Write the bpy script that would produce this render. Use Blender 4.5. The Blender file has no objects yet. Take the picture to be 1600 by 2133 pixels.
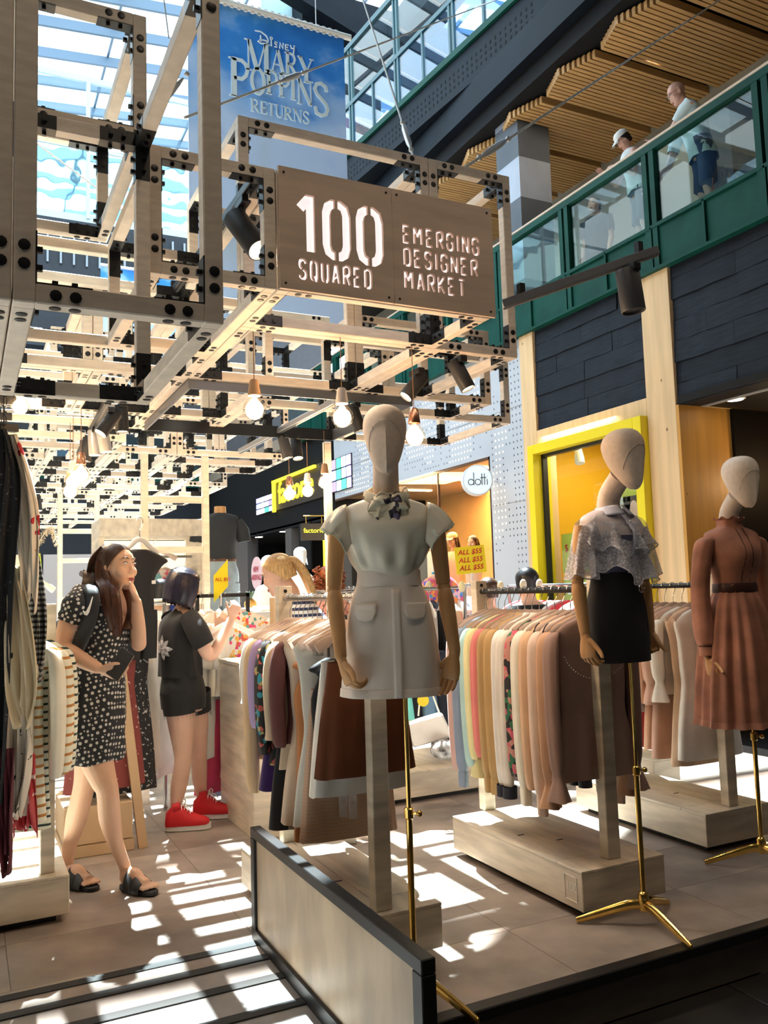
import bpy, bmesh, math, random
from math import sin, cos, pi, radians
from mathutils import Vector, Matrix, Quaternion, noise
R = random.Random(7)
SC = bpy.context.scene
COL = SC.collection
# ---------------------------------------------------------------- camera, sky, sun, exposure
cam = bpy.data.cameras.new('camera'); camo = bpy.data.objects.new('camera', cam); COL.objects.link(camo)
cam.sensor_fit = 'HORIZONTAL'; cam.sensor_width = 36.0; cam.lens = 1760.28*36/1600; cam.clip_start = 0.05; cam.clip_end = 300
camo.matrix_world = Matrix(((0.89611, -0.013802, -0.443617, 0), (-0.442801, -0.095888, -0.891478, 0), (-0.030233, 0.995296, -0.092038, 1.4), (0, 0, 0, 1)))
SC.camera = camo
SC.view_settings.view_transform = 'Standard'; SC.view_settings.look = 'None'
SC.view_settings.exposure = 0.95; SC.view_settings.gamma = 1.0; SC.view_settings.use_curve_mapping = False
SC.cycles.max_bounces = 8; SC.cycles.transparent_max_bounces = 16; SC.cycles.use_denoising = True
SC.cycles.caustics_reflective = False; SC.cycles.caustics_refractive = False
SC.cycles.sample_clamp_indirect = 6.0
W = bpy.data.worlds.new('sky'); SC.world = W; W.use_nodes = True
_wn = W.node_tree.nodes; _wl = W.node_tree.links
_bg = _wn['Background']; _bg.inputs['Strength'].default_value = 3.4
_tc = _wn.new('ShaderNodeTexCoord'); _nz = _wn.new('ShaderNodeTexNoise'); _nz.inputs['Scale'].default_value = 2.2; _nz.inputs['Detail'].default_value = 5
_rp = _wn.new('ShaderNodeValToRGB'); _rp.color_ramp.elements[0].position = .46; _rp.color_ramp.elements[0].color = (.72, .88, 1, 1)
_rp.color_ramp.elements[1].position = .6; _rp.color_ramp.elements[1].color = (1, 1, 1, 1)
_wl.new(_tc.outputs['Generated'], _nz.inputs['Vector']); _wl.new(_nz.outputs['Fac'], _rp.inputs['Fac']); _wl.new(_rp.outputs['Color'], _bg.inputs['Color'])
SUN_DIR = Vector((0.05, 0.44, 0.88)).normalized()          # towards the sun
sun = bpy.data.lights.new('sun', 'SUN'); sun.energy = 24.0; sun.angle = radians(.6); sun.color = (1, .95, .87)
suno = bpy.data.objects.new('sun', sun); COL.objects.link(suno); suno.rotation_euler = SUN_DIR.to_track_quat('Z', 'Y').to_euler(); suno.location = (0, 0, 40)

# ---------------------------------------------------------------- helpers
def V(*a): return Vector(a if len(a) > 1 else a[0])
def s2l(c):
    return tuple(((x/255)/12.92 if x/255 <= .04045 else (((x/255)+.055)/1.055)**2.4) for x in c)
MATS = {}
def mat(name, col=(.5, .5, .5), rough=.55, metal=0.0, var=0.0, vs=6.0, st=(1, 1, 1), bump=0.0, bs=80.0, emit=None, es=0.0, spec=.5, sheen=0.0, trans=0.0, sss=0.0, coords='Object', col2=None, lo=.35, hi=.65):
    if name in MATS: return MATS[name]
    m = bpy.data.materials.new(name); m.use_nodes = True; n = m.node_tree.nodes; l = m.node_tree.links
    b = n['Principled BSDF']; b.inputs['Roughness'].default_value = rough; b.inputs['Metallic'].default_value = metal
    b.inputs['Base Color'].default_value = (*col, 1); b.inputs['Specular IOR Level'].default_value = spec
    if sheen: b.inputs['Sheen Weight'].default_value = sheen
    if sss:
        b.inputs['Subsurface Weight'].default_value = sss; b.inputs['Subsurface Radius'].default_value = (.02, .008, .004)
    if emit: b.inputs['Emission Color'].default_value = (*emit, 1); b.inputs['Emission Strength'].default_value = es
    if var or bump:
        tc = n.new('ShaderNodeTexCoord'); mp = n.new('ShaderNodeMapping'); mp.inputs['Scale'].default_value = st
        l.new(tc.outputs[coords], mp.inputs['Vector'])
        nz = n.new('ShaderNodeTexNoise'); nz.inputs['Scale'].default_value = vs; nz.inputs['Detail'].default_value = 4; l.new(mp.outputs[0], nz.inputs['Vector'])
        if var:
            r = n.new('ShaderNodeValToRGB'); r.color_ramp.elements[0].position = lo; r.color_ramp.elements[1].position = hi
            c2 = col2 or tuple(min(1, x*(1+var)) for x in col); c1 = col if col2 else tuple(x*(1-var) for x in col)
            r.color_ramp.elements[0].color = (*c1, 1); r.color_ramp.elements[1].color = (*c2, 1)
            l.new(nz.outputs['Fac'], r.inputs['Fac']); l.new(r.outputs['Color'], b.inputs['Base Color'])
        if bump:
            nb = n.new('ShaderNodeTexNoise'); nb.inputs['Scale'].default_value = bs; nb.inputs['Detail'].default_value = 3; l.new(mp.outputs[0], nb.inputs['Vector'])
            bp = n.new('ShaderNodeBump'); bp.inputs['Strength'].default_value = bump; bp.inputs['Distance'].default_value = .004
            l.new(nb.outputs['Fac'], bp.inputs['Height']); l.new(bp.outputs['Normal'], b.inputs['Normal'])
    if trans: mix_transparent(m, trans)
    MATS[name] = m
    return m
def mix_transparent(m, fac, tint=(1, 1, 1)):
    n = m.node_tree.nodes; l = m.node_tree.links; b = n['Principled BSDF']; o = n['Material Output']
    t = n.new('ShaderNodeBsdfTransparent'); t.inputs['Color'].default_value = (*tint, 1)
    x = n.new('ShaderNodeMixShader'); x.inputs['Fac'].default_value = fac
    l.new(b.outputs[0], x.inputs[1]); l.new(t.outputs[0], x.inputs[2]); l.new(x.outputs[0], o.inputs['Surface'])
def glass(name, tint=(.95, 1, 1), refl=.08, rough=.0, wav=0.0, ws=1.0):
    if name in MATS: return MATS[name]
    m = bpy.data.materials.new(name); m.use_nodes = True; n = m.node_tree.nodes; l = m.node_tree.links
    n.remove(n['Principled BSDF']); o = n['Material Output']
    t = n.new('ShaderNodeBsdfTransparent'); t.inputs['Color'].default_value = (*tint, 1)
    g = n.new('ShaderNodeBsdfGlossy'); g.inputs['Roughness'].default_value = rough
    f0 = n.new('ShaderNodeLayerWeight'); f0.inputs['Blend'].default_value = .5
    f = n.new('ShaderNodeMath'); f.operation = 'POWER'; f.inputs[1].default_value = 5; l.new(f0.outputs['Facing'], f.inputs[0])
    a = n.new('ShaderNodeMath'); a.operation = 'MULTIPLY_ADD'; a.inputs[1].default_value = .9 - refl; a.inputs[2].default_value = refl/2; a.use_clamp = True
    x = n.new('ShaderNodeMixShader'); l.new(f.outputs[0], a.inputs[0]); l.new(a.outputs[0], x.inputs['Fac'])
    l.new(t.outputs[0], x.inputs[1]); l.new(g.outputs[0], x.inputs[2]); l.new(x.outputs[0], o.inputs['Surface'])
    if wav:
        tc = n.new('ShaderNodeTexCoord'); nz = n.new('ShaderNodeTexNoise'); nz.inputs['Scale'].default_value = ws; l.new(tc.outputs['Object'], nz.inputs['Vector'])
        bp = n.new('ShaderNodeBump'); bp.inputs['Strength'].default_value = wav; bp.inputs['Distance'].default_value = .05
        l.new(nz.outputs['Fac'], bp.inputs['Height']); l.new(bp.outputs[0], g.inputs['Normal'])
    MATS[name] = m
    return m

class G:
    """collects shapes and links them as one mesh"""
    def __init__(s): s.v = []; s.f = []; s.m = []; s.mi = 0
    def add(s, vs, fs):
        o = len(s.v); s.v += [tuple(v) for v in vs]; s.f += [tuple(o+i for i in f) for f in fs]; s.m += [s.mi]*len(fs); return s
    def box(s, x0, x1, y0, y1, z0, z1):
        return s.add([(x, y, z) for z in (z0, z1) for y in (y0, y1) for x in (x0, x1)], [(0, 2, 3, 1), (4, 5, 7, 6), (0, 1, 5, 4), (2, 6, 7, 3), (0, 4, 6, 2), (1, 3, 7, 5)])
    def obox(s, c, ax, ay, az):
        c, ax, ay, az = map(Vector, (c, ax, ay, az))
        return s.add([c+ax*i+ay*j+az*k for k in (-1, 1) for j in (-1, 1) for i in (-1, 1)], [(0, 2, 3, 1), (4, 5, 7, 6), (0, 1, 5, 4), (2, 6, 7, 3), (0, 4, 6, 2), (1, 3, 7, 5)])
    def bar(s, a, b, w, h, up=(0, 0, 1)):
        a, b = Vector(a), Vector(b); d = (b-a)/2; u = Vector(up); sd = d.cross(u)
        if sd.length < 1e-6: sd = d.cross(Vector((1, 0, 0)))
        sd.normalize(); u = sd.cross(d).normalized()
        return s.obox((a+b)/2, d, sd*w/2, u*h/2)
    def loft(s, rings, cap=True, closed=True):
        n = len(rings[0]); o = len(s.v); fs = []
        for i in range(len(rings)-1):
            for j in range(n if closed else n-1):
                k = (j+1) % n; fs.append((i*n+j, i*n+k, (i+1)*n+k, (i+1)*n+j))
        if cap and closed: fs += [tuple(reversed(range(n))), tuple(range((len(rings)-1)*n, len(rings)*n))]
        return s.add([p for r in rings for p in r], fs)
    def tube(s, pts, r, n=8, cap=True, flat=1.0, up=None):
        pts = [Vector(p) for p in pts]; m = len(pts)
        rs = r if isinstance(r, (list, tuple)) else [r]*m
        rings = []; nrm = None
        for i, p in enumerate(pts):
            t = (pts[min(i+1, m-1)]-pts[max(i-1, 0)])
            t = t.normalized() if t.length > 1e-9 else Vector((0, 0, 1))
            if nrm is None:
                a = Vector(up) if up else (Vector((0, 0, 1)) if abs(t.z) < .9 else Vector((1, 0, 0)))
                nrm = (a-t*a.dot(t)).normalized()
            else:
                q = nrm-t*nrm.dot(t)
                nrm = q.normalized() if q.length > 1e-6 else nrm
            b = t.cross(nrm)
            rings.append([p+(nrm*cos(2*pi*k/n)+b*sin(2*pi*k/n)*flat)*rs[i] for k in range(n)])
        return s.loft(rings, cap)
    def lathe(s, prof, c=(0, 0, 0), n=16, axis='z', ax=None):
        c = Vector(c); q = Quaternion()
        if ax is not None: q = Vector(ax).to_track_quat('Z', 'Y')
        return s.loft([[c+q@Vector((r*cos(2*pi*k/n), r*sin(2*pi*k/n), z)) for k in range(n)] for r, z in prof])
    def ball(s, c, rx, ry=None, rz=None, n=16, m=10, q=None):
        ry = rx if ry is None else ry; rz = rx if rz is None else rz; c = Vector(c); q = q or Quaternion()
        rings = []
        for i in range(m+1):
            a = -pi/2+pi*i/m; a = max(-pi/2+.02, min(pi/2-.02, a))
            rings.append([c+q@Vector((rx*cos(a)*cos(2*pi*k/n), ry*cos(a)*sin(2*pi*k/n), rz*sin(a))) for k in range(n)])
        return s.loft(rings)
    def prism(s, poly, o, u, w, d):
        """poly: 2D points in the plane o+u*x+w*y, pushed by vector d"""
        o, u, w, d = map(Vector, (o, u, w, d)); n = len(poly)
        a = [o+u*p[0]+w*p[1] for p in poly]
        return s.add(a+[p+d for p in a], [tuple(reversed(range(n))), tuple(range(n, 2*n))]+[(i, (i+1) % n, n+(i+1) % n, n+i) for i in range(n)])
    def sheet(s, grid):
        n = len(grid[0]); fs = [(i*n+j, i*n+j+1, (i+1)*n+j+1, (i+1)*n+j) for i in range(len(grid)-1) for j in range(n-1)]
        return s.add([p for r in grid for p in r], fs)
    def mesh(s, name, mats, smooth=False, bevel=0.0, angle=None):
        me = bpy.data.meshes.new(name); me.from_pydata(s.v, [], s.f)
        for m in (mats if isinstance(mats, (list, tuple)) else [mats]): me.materials.append(m)
        if any(s.m): me.polygons.foreach_set('material_index', s.m)
        bm = bmesh.new(); bm.from_mesh(me)
        if bevel:
            es = [e for e in bm.edges if len(e.link_faces) == 2 and e.calc_face_angle(0) > .6]
            bmesh.ops.bevel(bm, geom=es, offset=bevel, segments=1, affect='EDGES', clamp_overlap=True)
        bmesh.ops.recalc_face_normals(bm, faces=bm.faces[:]); bm.to_mesh(me); bm.free()
        if smooth:
            me.polygons.foreach_set('use_smooth', [True]*len(me.polygons))
            me.set_sharp_from_angle(angle=radians(angle or 50))
        me.update()
        return me
    def obj(s, name, mats, parent=None, **k):
        kw = {q: k.pop(q) for q in ('smooth', 'bevel', 'angle') if q in k}
        return put(name, s.mesh(name, mats, **kw), parent, **k)

WPOS = {}
def put(name, data, parent=None, label=None, cat=None, group=None, kind=None, local=False, loc=None):
    """link an object. Mesh data is in world coordinates (or in the thing's own when local=True)"""
    o = bpy.data.objects.new(name, data); COL.objects.link(o)
    w = Vector((0, 0, 0))
    if parent is not None:
        o.parent = parent
        if not local: o.location = -WPOS.get(parent.name, w); 
    if loc is not None: o.location = loc
    if label: o['label'] = label
    if cat: o['category'] = cat
    if group: o['group'] = group
    if kind: o['kind'] = kind
    return o
def thing(name, label, cat, loc=(0, 0, 0), rz=0.0, group=None, rot=None):
    o = put(name, None, None, label, cat, group); o.empty_display_size = .05
    o.location = loc; o.rotation_euler = rot or (0, 0, rz); WPOS[o.name] = Vector(loc); return o
def copy_tree(o, parent=None):
    c = o.copy(); COL.objects.link(c); c.parent = parent
    for ch in list(o.children): copy_tree(ch, c)
    return c
def crom(pts, n=6):
    """Catmull-Rom through points (vectors of any length)"""
    P = [tuple(p) for p in pts]; out = []
    for i in range(len(P)-1):
        a, b, c, d = P[max(i-1, 0)], P[i], P[i+1], P[min(i+2, len(P)-1)]
        for k in range(n):
            t = k/n
            out.append(tuple(.5*(2*y+(z-x)*t+(2*x-5*y+4*z-w)*t*t+(-x+3*y-3*z+w)*t**3) for x, y, z, w in zip(a, b, c, d)))
    out.append(P[-1]); return out
def rr(x0, x1, y0, y1, r, n=4):
    """rounded rectangle outline"""
    p = []
    for cx, cy, a0 in ((x1-r, y0+r, -90), (x1-r, y1-r, 0), (x0+r, y1-r, 90), (x0+r, y0+r, 180)):
        for i in range(n+1):
            a = radians(a0+90*i/n); p.append((cx+r*cos(a), cy+r*sin(a)))
    return p
def text(name, body, size, o, u, w, m, parent=None, align='LEFT', ext=.001, shear=0.0, space=1.0, fat=0.0, off=.002, **k):
    """lettering lying in the plane of u (reading direction) and w (up)"""
    c = bpy.data.curves.new(name, 'FONT'); c.body = body; c.size = size; c.align_x = align; c.extrude = ext; c.shear = shear; c.space_character = space; c.offset = fat
    c.resolution_u = 3
    c.materials.append(m); u = Vector(u).normalized(); w = Vector(w).normalized(); nn = u.cross(w)
    ob = bpy.data.objects.new(name, c); COL.objects.link(ob)
    p = Vector(o)+nn*off
    if parent is not None: ob.parent = parent; p = p-WPOS.get(parent.name, Vector((0, 0, 0)))
    ob.matrix_basis = Matrix(((u.x, w.x, nn.x, p.x), (u.y, w.y, nn.y, p.y), (u.z, w.z, nn.z, p.z), (0, 0, 0, 1)))
    for q in ('label', 'kind'):
        if k.get(q): ob[q] = k[q]
    return ob
def spot_light(name, loc, to, e, col, size=70, blend=.5, r=.03, parent=None):
    l = bpy.data.lights.new(name, 'SPOT'); l.energy = e; l.color = col; l.spot_size = radians(size); l.spot_blend = blend; l.shadow_soft_size = r
    o = bpy.data.objects.new(name, l); COL.objects.link(o); d = Vector(to)-Vector(loc); o.rotation_euler = d.to_track_quat('-Z', 'Y').to_euler()
    p = Vector(loc)
    if parent is not None: o.parent = parent; p = p-WPOS.get(parent.name, Vector((0, 0, 0)))
    o.location = p; return o
def point_light(name, loc, e, col, r=.05, parent=None):
    l = bpy.data.lights.new(name, 'POINT'); l.energy = e; l.color = col; l.shadow_soft_size = r
    o = bpy.data.objects.new(name, l); COL.objects.link(o); p = Vector(loc)
    if parent is not None: o.parent = parent; p = p-WPOS.get(parent.name, Vector((0, 0, 0)))
    o.location = p; return o
def area_light(name, loc, to, e, col, sx, sy, parent=None):
    l = bpy.data.lights.new(name, 'AREA'); l.energy = e; l.color = col; l.shape = 'RECTANGLE'; l.size = sx; l.size_y = sy
    o = bpy.data.objects.new(name, l); COL.objects.link(o); d = Vector(to)-Vector(loc); o.rotation_euler = d.to_track_quat('-Z', 'Y').to_euler()
    o.location = Vector(loc); return o

# ---------------------------------------------------------------- materials
TIMBER = mat('pale_timber', (.80, .69, .57), .55, var=.09, vs=3, st=(4, 4, 18), bump=.08, bs=60)
PLY = mat('whitewashed_plywood', (.70, .61, .48), .5, var=.18, vs=2.2, st=(1.4, 1.4, 9), bump=.06, bs=90)
PLYTOP = mat('whitewashed_plywood_top', (.70, .62, .50), .45, var=.14, vs=3, st=(7, 1.2, 4), bump=.05, bs=90)
SIGNPLY = mat('sign_plywood', (.70, .53, .41), .5, var=.10, vs=2.0, st=(1.5, 1.5, 10), bump=.04, bs=60)
BLACK = mat('black_steel', (.007, .0075, .009), .42, bump=.03, bs=200)
BLACKP = mat('black_satin', (.018, .019, .022), .5, var=.3, vs=12)
BOLT = mat('black_bolt', (.01, .01, .011), .4, .3)
CHROME = mat('polished_chrome', (.8, .8, .82), .12, 1.0)
BRASS = mat('polished_brass', (.86, .56, .16), .16, 1.0, var=.1, vs=20)
COPPER = mat('copper', (.85, .42, .26), .2, 1.0)
WHITE = mat('white_paint', (.82, .80, .77), .5)
GREEN = mat('dark_green_paint', (.003, .050, .036), .55, var=.15, vs=3, spec=.15)
# ================================================================ floors
def rand_mat(name, c1, c2, rough=.5, vs=5, var=.2, bump=.04, st=(1, 1, 1)):
    """colour drawn per object between c1 and c2, with mottling"""
    m = mat(name, c1, rough, var=.01, vs=vs, st=st, bump=bump, bs=40)
    n = m.node_tree.nodes; l = m.node_tree.links; b = n['Principled BSDF']
    ramp = [q for q in n if q.type == 'VALTORGB'][0]
    ramp.color_ramp.elements[0].color = (1-var, 1-var, 1-var, 1); ramp.color_ramp.elements[1].color = (1+var, 1+var, 1+var, 1)
    oi = n.new('ShaderNodeObjectInfo'); r2 = n.new('ShaderNodeMix'); r2.data_type = 'RGBA'
    r2.inputs[6].default_value = (*c1, 1); r2.inputs[7].default_value = (*c2, 1); l.new(oi.outputs['Random'], r2.inputs[0])
    mx = n.new('ShaderNodeMix'); mx.data_type = 'RGBA'; mx.blend_type = 'MULTIPLY'; mx.inputs[0].default_value = 1
    l.new(r2.outputs[2], mx.inputs[6]); l.new(ramp.outputs[0], mx.inputs[7]); l.new(mx.outputs[2], b.inputs['Base Color'])
    return m
VINYL = rand_mat('mottled_vinyl', (.31, .26, .225), (.37, .315, .275), .42, vs=3.2, var=.26, bump=.05)
MALLT = rand_mat('dark_mall_tile', (.035, .034, .034), (.05, .048, .046), .3, vs=4, var=.2)
DARK = mat('dark_interior', (.010, .010, .011), .7, spec=.15)
DARKB = mat('dark_blue_steel', (.009, .012, .018), .5, var=.2, vs=4)
STRIP = mat('charcoal_grip_strip', (.035, .038, .04), .8, bump=.3, bs=300)
RAMPM = mat('grey_ramp_sheet', (.30, .28, .265), .45, var=.2, vs=5, bump=.05)
CREAM = mat('cream_plaster', (.36, .33, .27), .7, var=.05, vs=3)
fl = G().box(-9, 14, -6, 34, -.30, -.187).obj('floor', DARK, kind='structure')
TS = .6
tile_me = G().box(.003, TS-.003, .003, TS-.003, -.186, -.18).mesh('mall_tile', MALLT, bevel=.002)
for i in range(-2, 9):
    for j in range(-1, 4): put('tile', tile_me, fl, loc=(.9+TS*i, .14+TS*j, 0))
G().box(2.9, 6.7, 2.54, 30, -.19, -.181).obj('mall_floor_slab', mat('corridor_tile', (.16, .15, .14), .3, var=.15, vs=3), fl)
sf = G().box(-4.5, 4.3, 3.47, 15, -.17, -.004).box(1.09, 4.3, 2.56, 3.47, -.17, -.004).obj('floor_shop', VINYL, kind='structure')
pw, pl = .92, .46
plank_me = G().box(.001, pw-.001, .001, pl-.001, -.004, 0).mesh('vinyl_plank', VINYL, bevel=.0007)
for j in range(12):
    y = 2.56+pl*j
    for i in range(-3, 5):
        x = 1.09+pw*i+(.31 if j % 2 else 0)*0
        if y < 3.3 and x < 1.0: continue
        put('plank', plank_me, sf, loc=(x, y, 0))
G().box(-2.6, 1.09, 3.30, 3.48, -.004, 0).obj('plank', VINYL, sf)
# sloping entrance with grip strips
ramp = G().prism([(3.48, 0), (3.30, -.001), (2.0, -.03), (.9, -.18), (.9, -.187), (3.48, -.187)], (-2.6, 0, 0), (0, 1, 0), (0, 0, 1), (3.68, 0, 0)).obj('floor_entrance_ramp', RAMPM, kind='structure')
for y in (3.425, 3.285, 3.11, 2.895, 2.68, 2.47, 2.26):
    z = -.03*max(0, (3.3-y)/1.3)
    G().box(-2.6, 1.075, y-.024, y+.024, z-.004, z+.004).obj('grip_strip', STRIP, ramp)
# platform edge
pe = G().box(1.09, 4.3, 2.545, 2.565, -.18, -.01).obj('trim_1', mat('platform_fascia', (.17, .14, .11), .5, var=.15, vs=4, st=(1, 1, 6)), kind='structure')
G().box(1.08, 4.3, 2.515, 2.575, -.035, .004).obj('edge_profile', BLACK, pe, bevel=.004)

# ================================================================ right facade (plane x = 6.7)
FX = 6.7
KNOT = mat('knotty_pine', (.66, .45, .24), .5, var=.10, vs=2.5, st=(5, 5, .35), bump=.03)
def add_knots(m, dark=(.16, .07, .03), scale=3.2):
    n = m.node_tree.nodes; l = m.node_tree.links; b = n['Principled BSDF']; src = b.inputs['Base Color'].links[0].from_socket
    tc = n.new('ShaderNodeTexCoord'); mp = n.new('ShaderNodeMapping'); mp.inputs['Scale'].default_value = (1, 1, .8)
    v = n.new('ShaderNodeTexVoronoi'); v.inputs['Scale'].default_value = scale; v.inputs['Randomness'].default_value = 1
    r = n.new('ShaderNodeValToRGB'); r.color_ramp.elements[0].position = .03; r.color_ramp.elements[1].position = .065
    r.color_ramp.elements[0].color = (1, 1, 1, 1); r.color_ramp.elements[1].color = (0, 0, 0, 1)
    x = n.new('ShaderNodeMix'); x.data_type = 'RGBA'; x.inputs[7].default_value = (*dark, 1)
    l.new(tc.outputs['Object'], mp.inputs[0]); l.new(mp.outputs[0], v.inputs['Vector']); l.new(v.outputs['Distance'], r.inputs[0])
    l.new(r.outputs[0], x.inputs[0]); l.new(src, x.inputs[6]); l.new(x.outputs[2], b.inputs['Base Color'])
add_knots(KNOT)
SLATE = rand_mat('charcoal_shingle', (.007, .0095, .015), (.0105, .014, .021), .65, vs=7, var=.3, bump=.5, st=(1, .5, 6))
YEL = mat('yellow_frame', (.78, .62, .015), .4)
fw = G()
fw.box(FX, FX+.3, 6.48, 6.90, -.18, 4.78); fw.box(FX, FX+.3, 8.90, 9.2, -.18, 4.78)
fw.box(FX, FX+.3, 6.90, 8.90, 3.22, 3.42)
fw = fw.obj('wall_right', KNOT, kind='structure', bevel=.004)
G().box(FX+.001, FX+.75, 6.44, 6.479, -.18, 3.25).obj('side_board', mat('amber_pine', (.56, .27, .05), .5, var=.12, vs=2.5, st=(5, 5, .35)), fw); add_knots(MATS['amber_pine'], (.20, .04, .01), 4.2)
def tiles(y0, y1, z0, z1, seed):
    rr_ = random.Random(seed); G().box(FX+.05, FX+.3, y0, y1, z0, z1).obj('backing', DARK, fw)
    h = .228; k = 0; z = z0
    while z < z1-.02:
        zt = min(z+h, z1); y = y0-(rr_.random()*.7 if k % 2 else 0); first = True
        while y < y1-.01:
            ye = y+.98+rr_.random()*.1; a = max(y, y0); b = min(ye, y1)
            if b-a > .03:
                d = rr_.uniform(.012, .03); t = rr_.uniform(-.006, .006)
                g = G(); ns = 6
                top = []; 
                for i in range(ns+1):
                    yy = a+.002+(b-a-.004)*i/ns; wv = .004*sin(i*2.1+k)+t*(i/ns-.5)
                    top.append(((FX+.052, yy, z+.001), (FX+.052-d-wv, yy, z+.002+.003*sin(i*1.7+a*3)), (FX+.052-d*.6-wv, yy, zt-.001), (FX+.052, yy, zt)))
                g.loft(top); g.obj('shingle', SLATE, fw)
            y = ye
        z = zt; k += 1
SLATE.node_tree.nodes['Principled BSDF'].inputs['Specular IOR Level'].default_value = .2
tiles(6.90, 8.90, 3.42, 4.78, 3); tiles(2.6, 6.48, 3.25, 4.80, 5)
# yellow framed shop window
g = G()
for a in ((6.905, 7.03, -.1, 3.22), (8.87, 8.99, -.1, 3.22), (7.03, 8.87, 3.10, 3.22), (7.03, 8.87, -.1, .02)): g.box(FX-.10, FX+.18, *a)
w1 = g.obj('window_1', YEL, kind='structure', bevel=.004)
G().box(FX+.06, FX+.07, 7.03, 8.87, .02, 3.10).obj('pane', glass('shop_glass', refl=.07), w1)
G().box(FX+.03, FX+.10, 8.83, 8.872, .02, 3.10).box(FX+.03, FX+.10, 7.03, 8.87, 3.06, 3.10).obj('black_inner_frame', BLACK, w1)
# interior behind the yellow window
MUST = mat('mustard_wall', (.62, .36, .012), .6)
LIME = mat('lime_panel', (.40, .42, .05), .6)
r1 = G().box(8.6, 8.7, 6.4, 9.6, -.18, 3.5).box(FX+.2, 8.6, 9.5, 9.6, -.18, 3.5).obj('wall_shop_interior', MUST, kind='structure')
G().box(FX+.2, 8.6, 6.9, 9.5, 3.45, 3.5).obj('ceiling_shop', mat('warm_grey', (.30, .26, .2), .6), r1)
G().box(8.58, 8.6, 6.5, 7.45, 0, 2.9).obj('dark_panel', DARK, r1)
area_light('shop_lamp', (7.6, 8.1, 3.40), (7.9, 8.1, 0), 70, (1, .82, .5), 1.4, 2.0)
# posters hanging inside the window
po = G().box(FX+.24, FX+.25, 8.25, 8.80, 1.55, 2.05).obj('sale_poster', LIME, label='lime price poster with red numerals, upper one inside the yellow window', cat='poster', group=None)
RED = mat('red_print', (.42, .01, .03), .5); LWHITE = mat('white_print', (.85, .85, .85), .5); GREY = mat('grey_card', (.45, .43, .38), .6)
MU = (0, -1, 0); ZU = (0, 0, 1)
text('print', '$', .14, (FX+.238, 8.74, 1.82), MU, ZU, RED, po); text('print', '1', .42, (FX+.238, 8.66, 1.66), MU, ZU, RED, po, fat=.012)
po2 = G().box(FX+.24, FX+.25, 8.25, 8.80, .85, 1.47).obj('sale_poster', LIME, label='lime poster with white SH and red price, lower one inside the yellow window', cat='poster')
text('print', 'SH', .17, (FX+.238, 8.72, 1.28), MU, ZU, LWHITE, po2, fat=.006); text('print', '$', .12, (FX+.238, 8.74, 1.06), MU, ZU, RED, po2); text('print', '2', .34, (FX+.238, 8.66, .93), MU, ZU, RED, po2, fat=.012)
po3 = G().box(FX+.34, FX+.35, 7.08, 7.95, 1.3, 2.62).obj('portrait_poster', LIME, label='lime poster with a portrait photo, inside the yellow window', cat='poster')
G().box(FX+.336, FX+.339, 7.50, 7.72, 2.08, 2.42).obj('hair_print', mat('hair_print', (.08, .05, .04), .6), po3)
G().ball((FX+.337, 7.55, 2.25), .004, .07, .12).obj('face_print', mat('face_print', (.55, .33, .24), .6), po3, smooth=True)
G().box(FX+.336, FX+.339, 7.6, 7.8, 2.0, 2.42).obj('towel_print', GREY, po3)
po4 = G().box(FX+.5, FX+.51, 8.0, 8.45, 1.9, 2.35).obj('market_notice', GREY, label='grey notice with mirrored lettering hung inside the yellow window', cat='sign')
for i, t in enumerate(('EMERGING', 'DESIGNER', 'MARKET')): text('print', t, .085, (FX+.498, 8.03, 2.2-.12*i), (0, 1, 0), ZU, LWHITE, po4, off=-.004)
sf1 = thing('display_shelf', 'white slotted display rack seen through the yellow window', 'shelf', (7.4, 8.0, 0))
for y in (7.35, 8.2): G().box(7.4, 7.44, y, y+.05, -.18, 2.65).obj('upright', WHITE, sf1)
for z in (1.2, 1.7, 2.2, 2.6): G().box(7.38, 7.7, 7.35, 8.25, z, z+.03).obj('shelf', WHITE, sf1)
def track_lamp(loc, d, lab, bodym, r=.05, h=.12, e=0, name='track_spotlight'):
    t = thing(name, lab, 'spotlight', loc); L = Vector(loc); d = Vector(d).normalized()
    G().tube([L, L+Vector((0, 0, -.08))], .012, 8).obj('stem', bodym, t)
    a = L+Vector((0, 0, -.08)); G().lathe([(r*.5, -.03), (r*.7, 0), (r, h*.6), (r, h)], a, 14, ax=d).obj('housing', bodym, t, smooth=True)
    G().lathe([(r*.85, 0), (r*.85, .004)], a+d*h*.97, 14, ax=d).obj('lamp_face', LAMPW, t); return t
LAMPW = mat('lamp_glow', (1, .9, .7), .5, emit=(1, .78, .5), es=14)
LAMPC = mat('downlight_glow', (1, .95, .85), .5, emit=(1, .9, .75), es=10)
track_lamp((7.0, 8.45, 3.2), (-.1, -.25, -1), 'white spotlight in the upper corner of the yellow window', WHITE, .06, .2)
track_lamp((7.1, 7.75, 3.3), (.3, .5, -1), 'white spotlight above the portrait poster inside the yellow window', WHITE, .06, .2)

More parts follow.
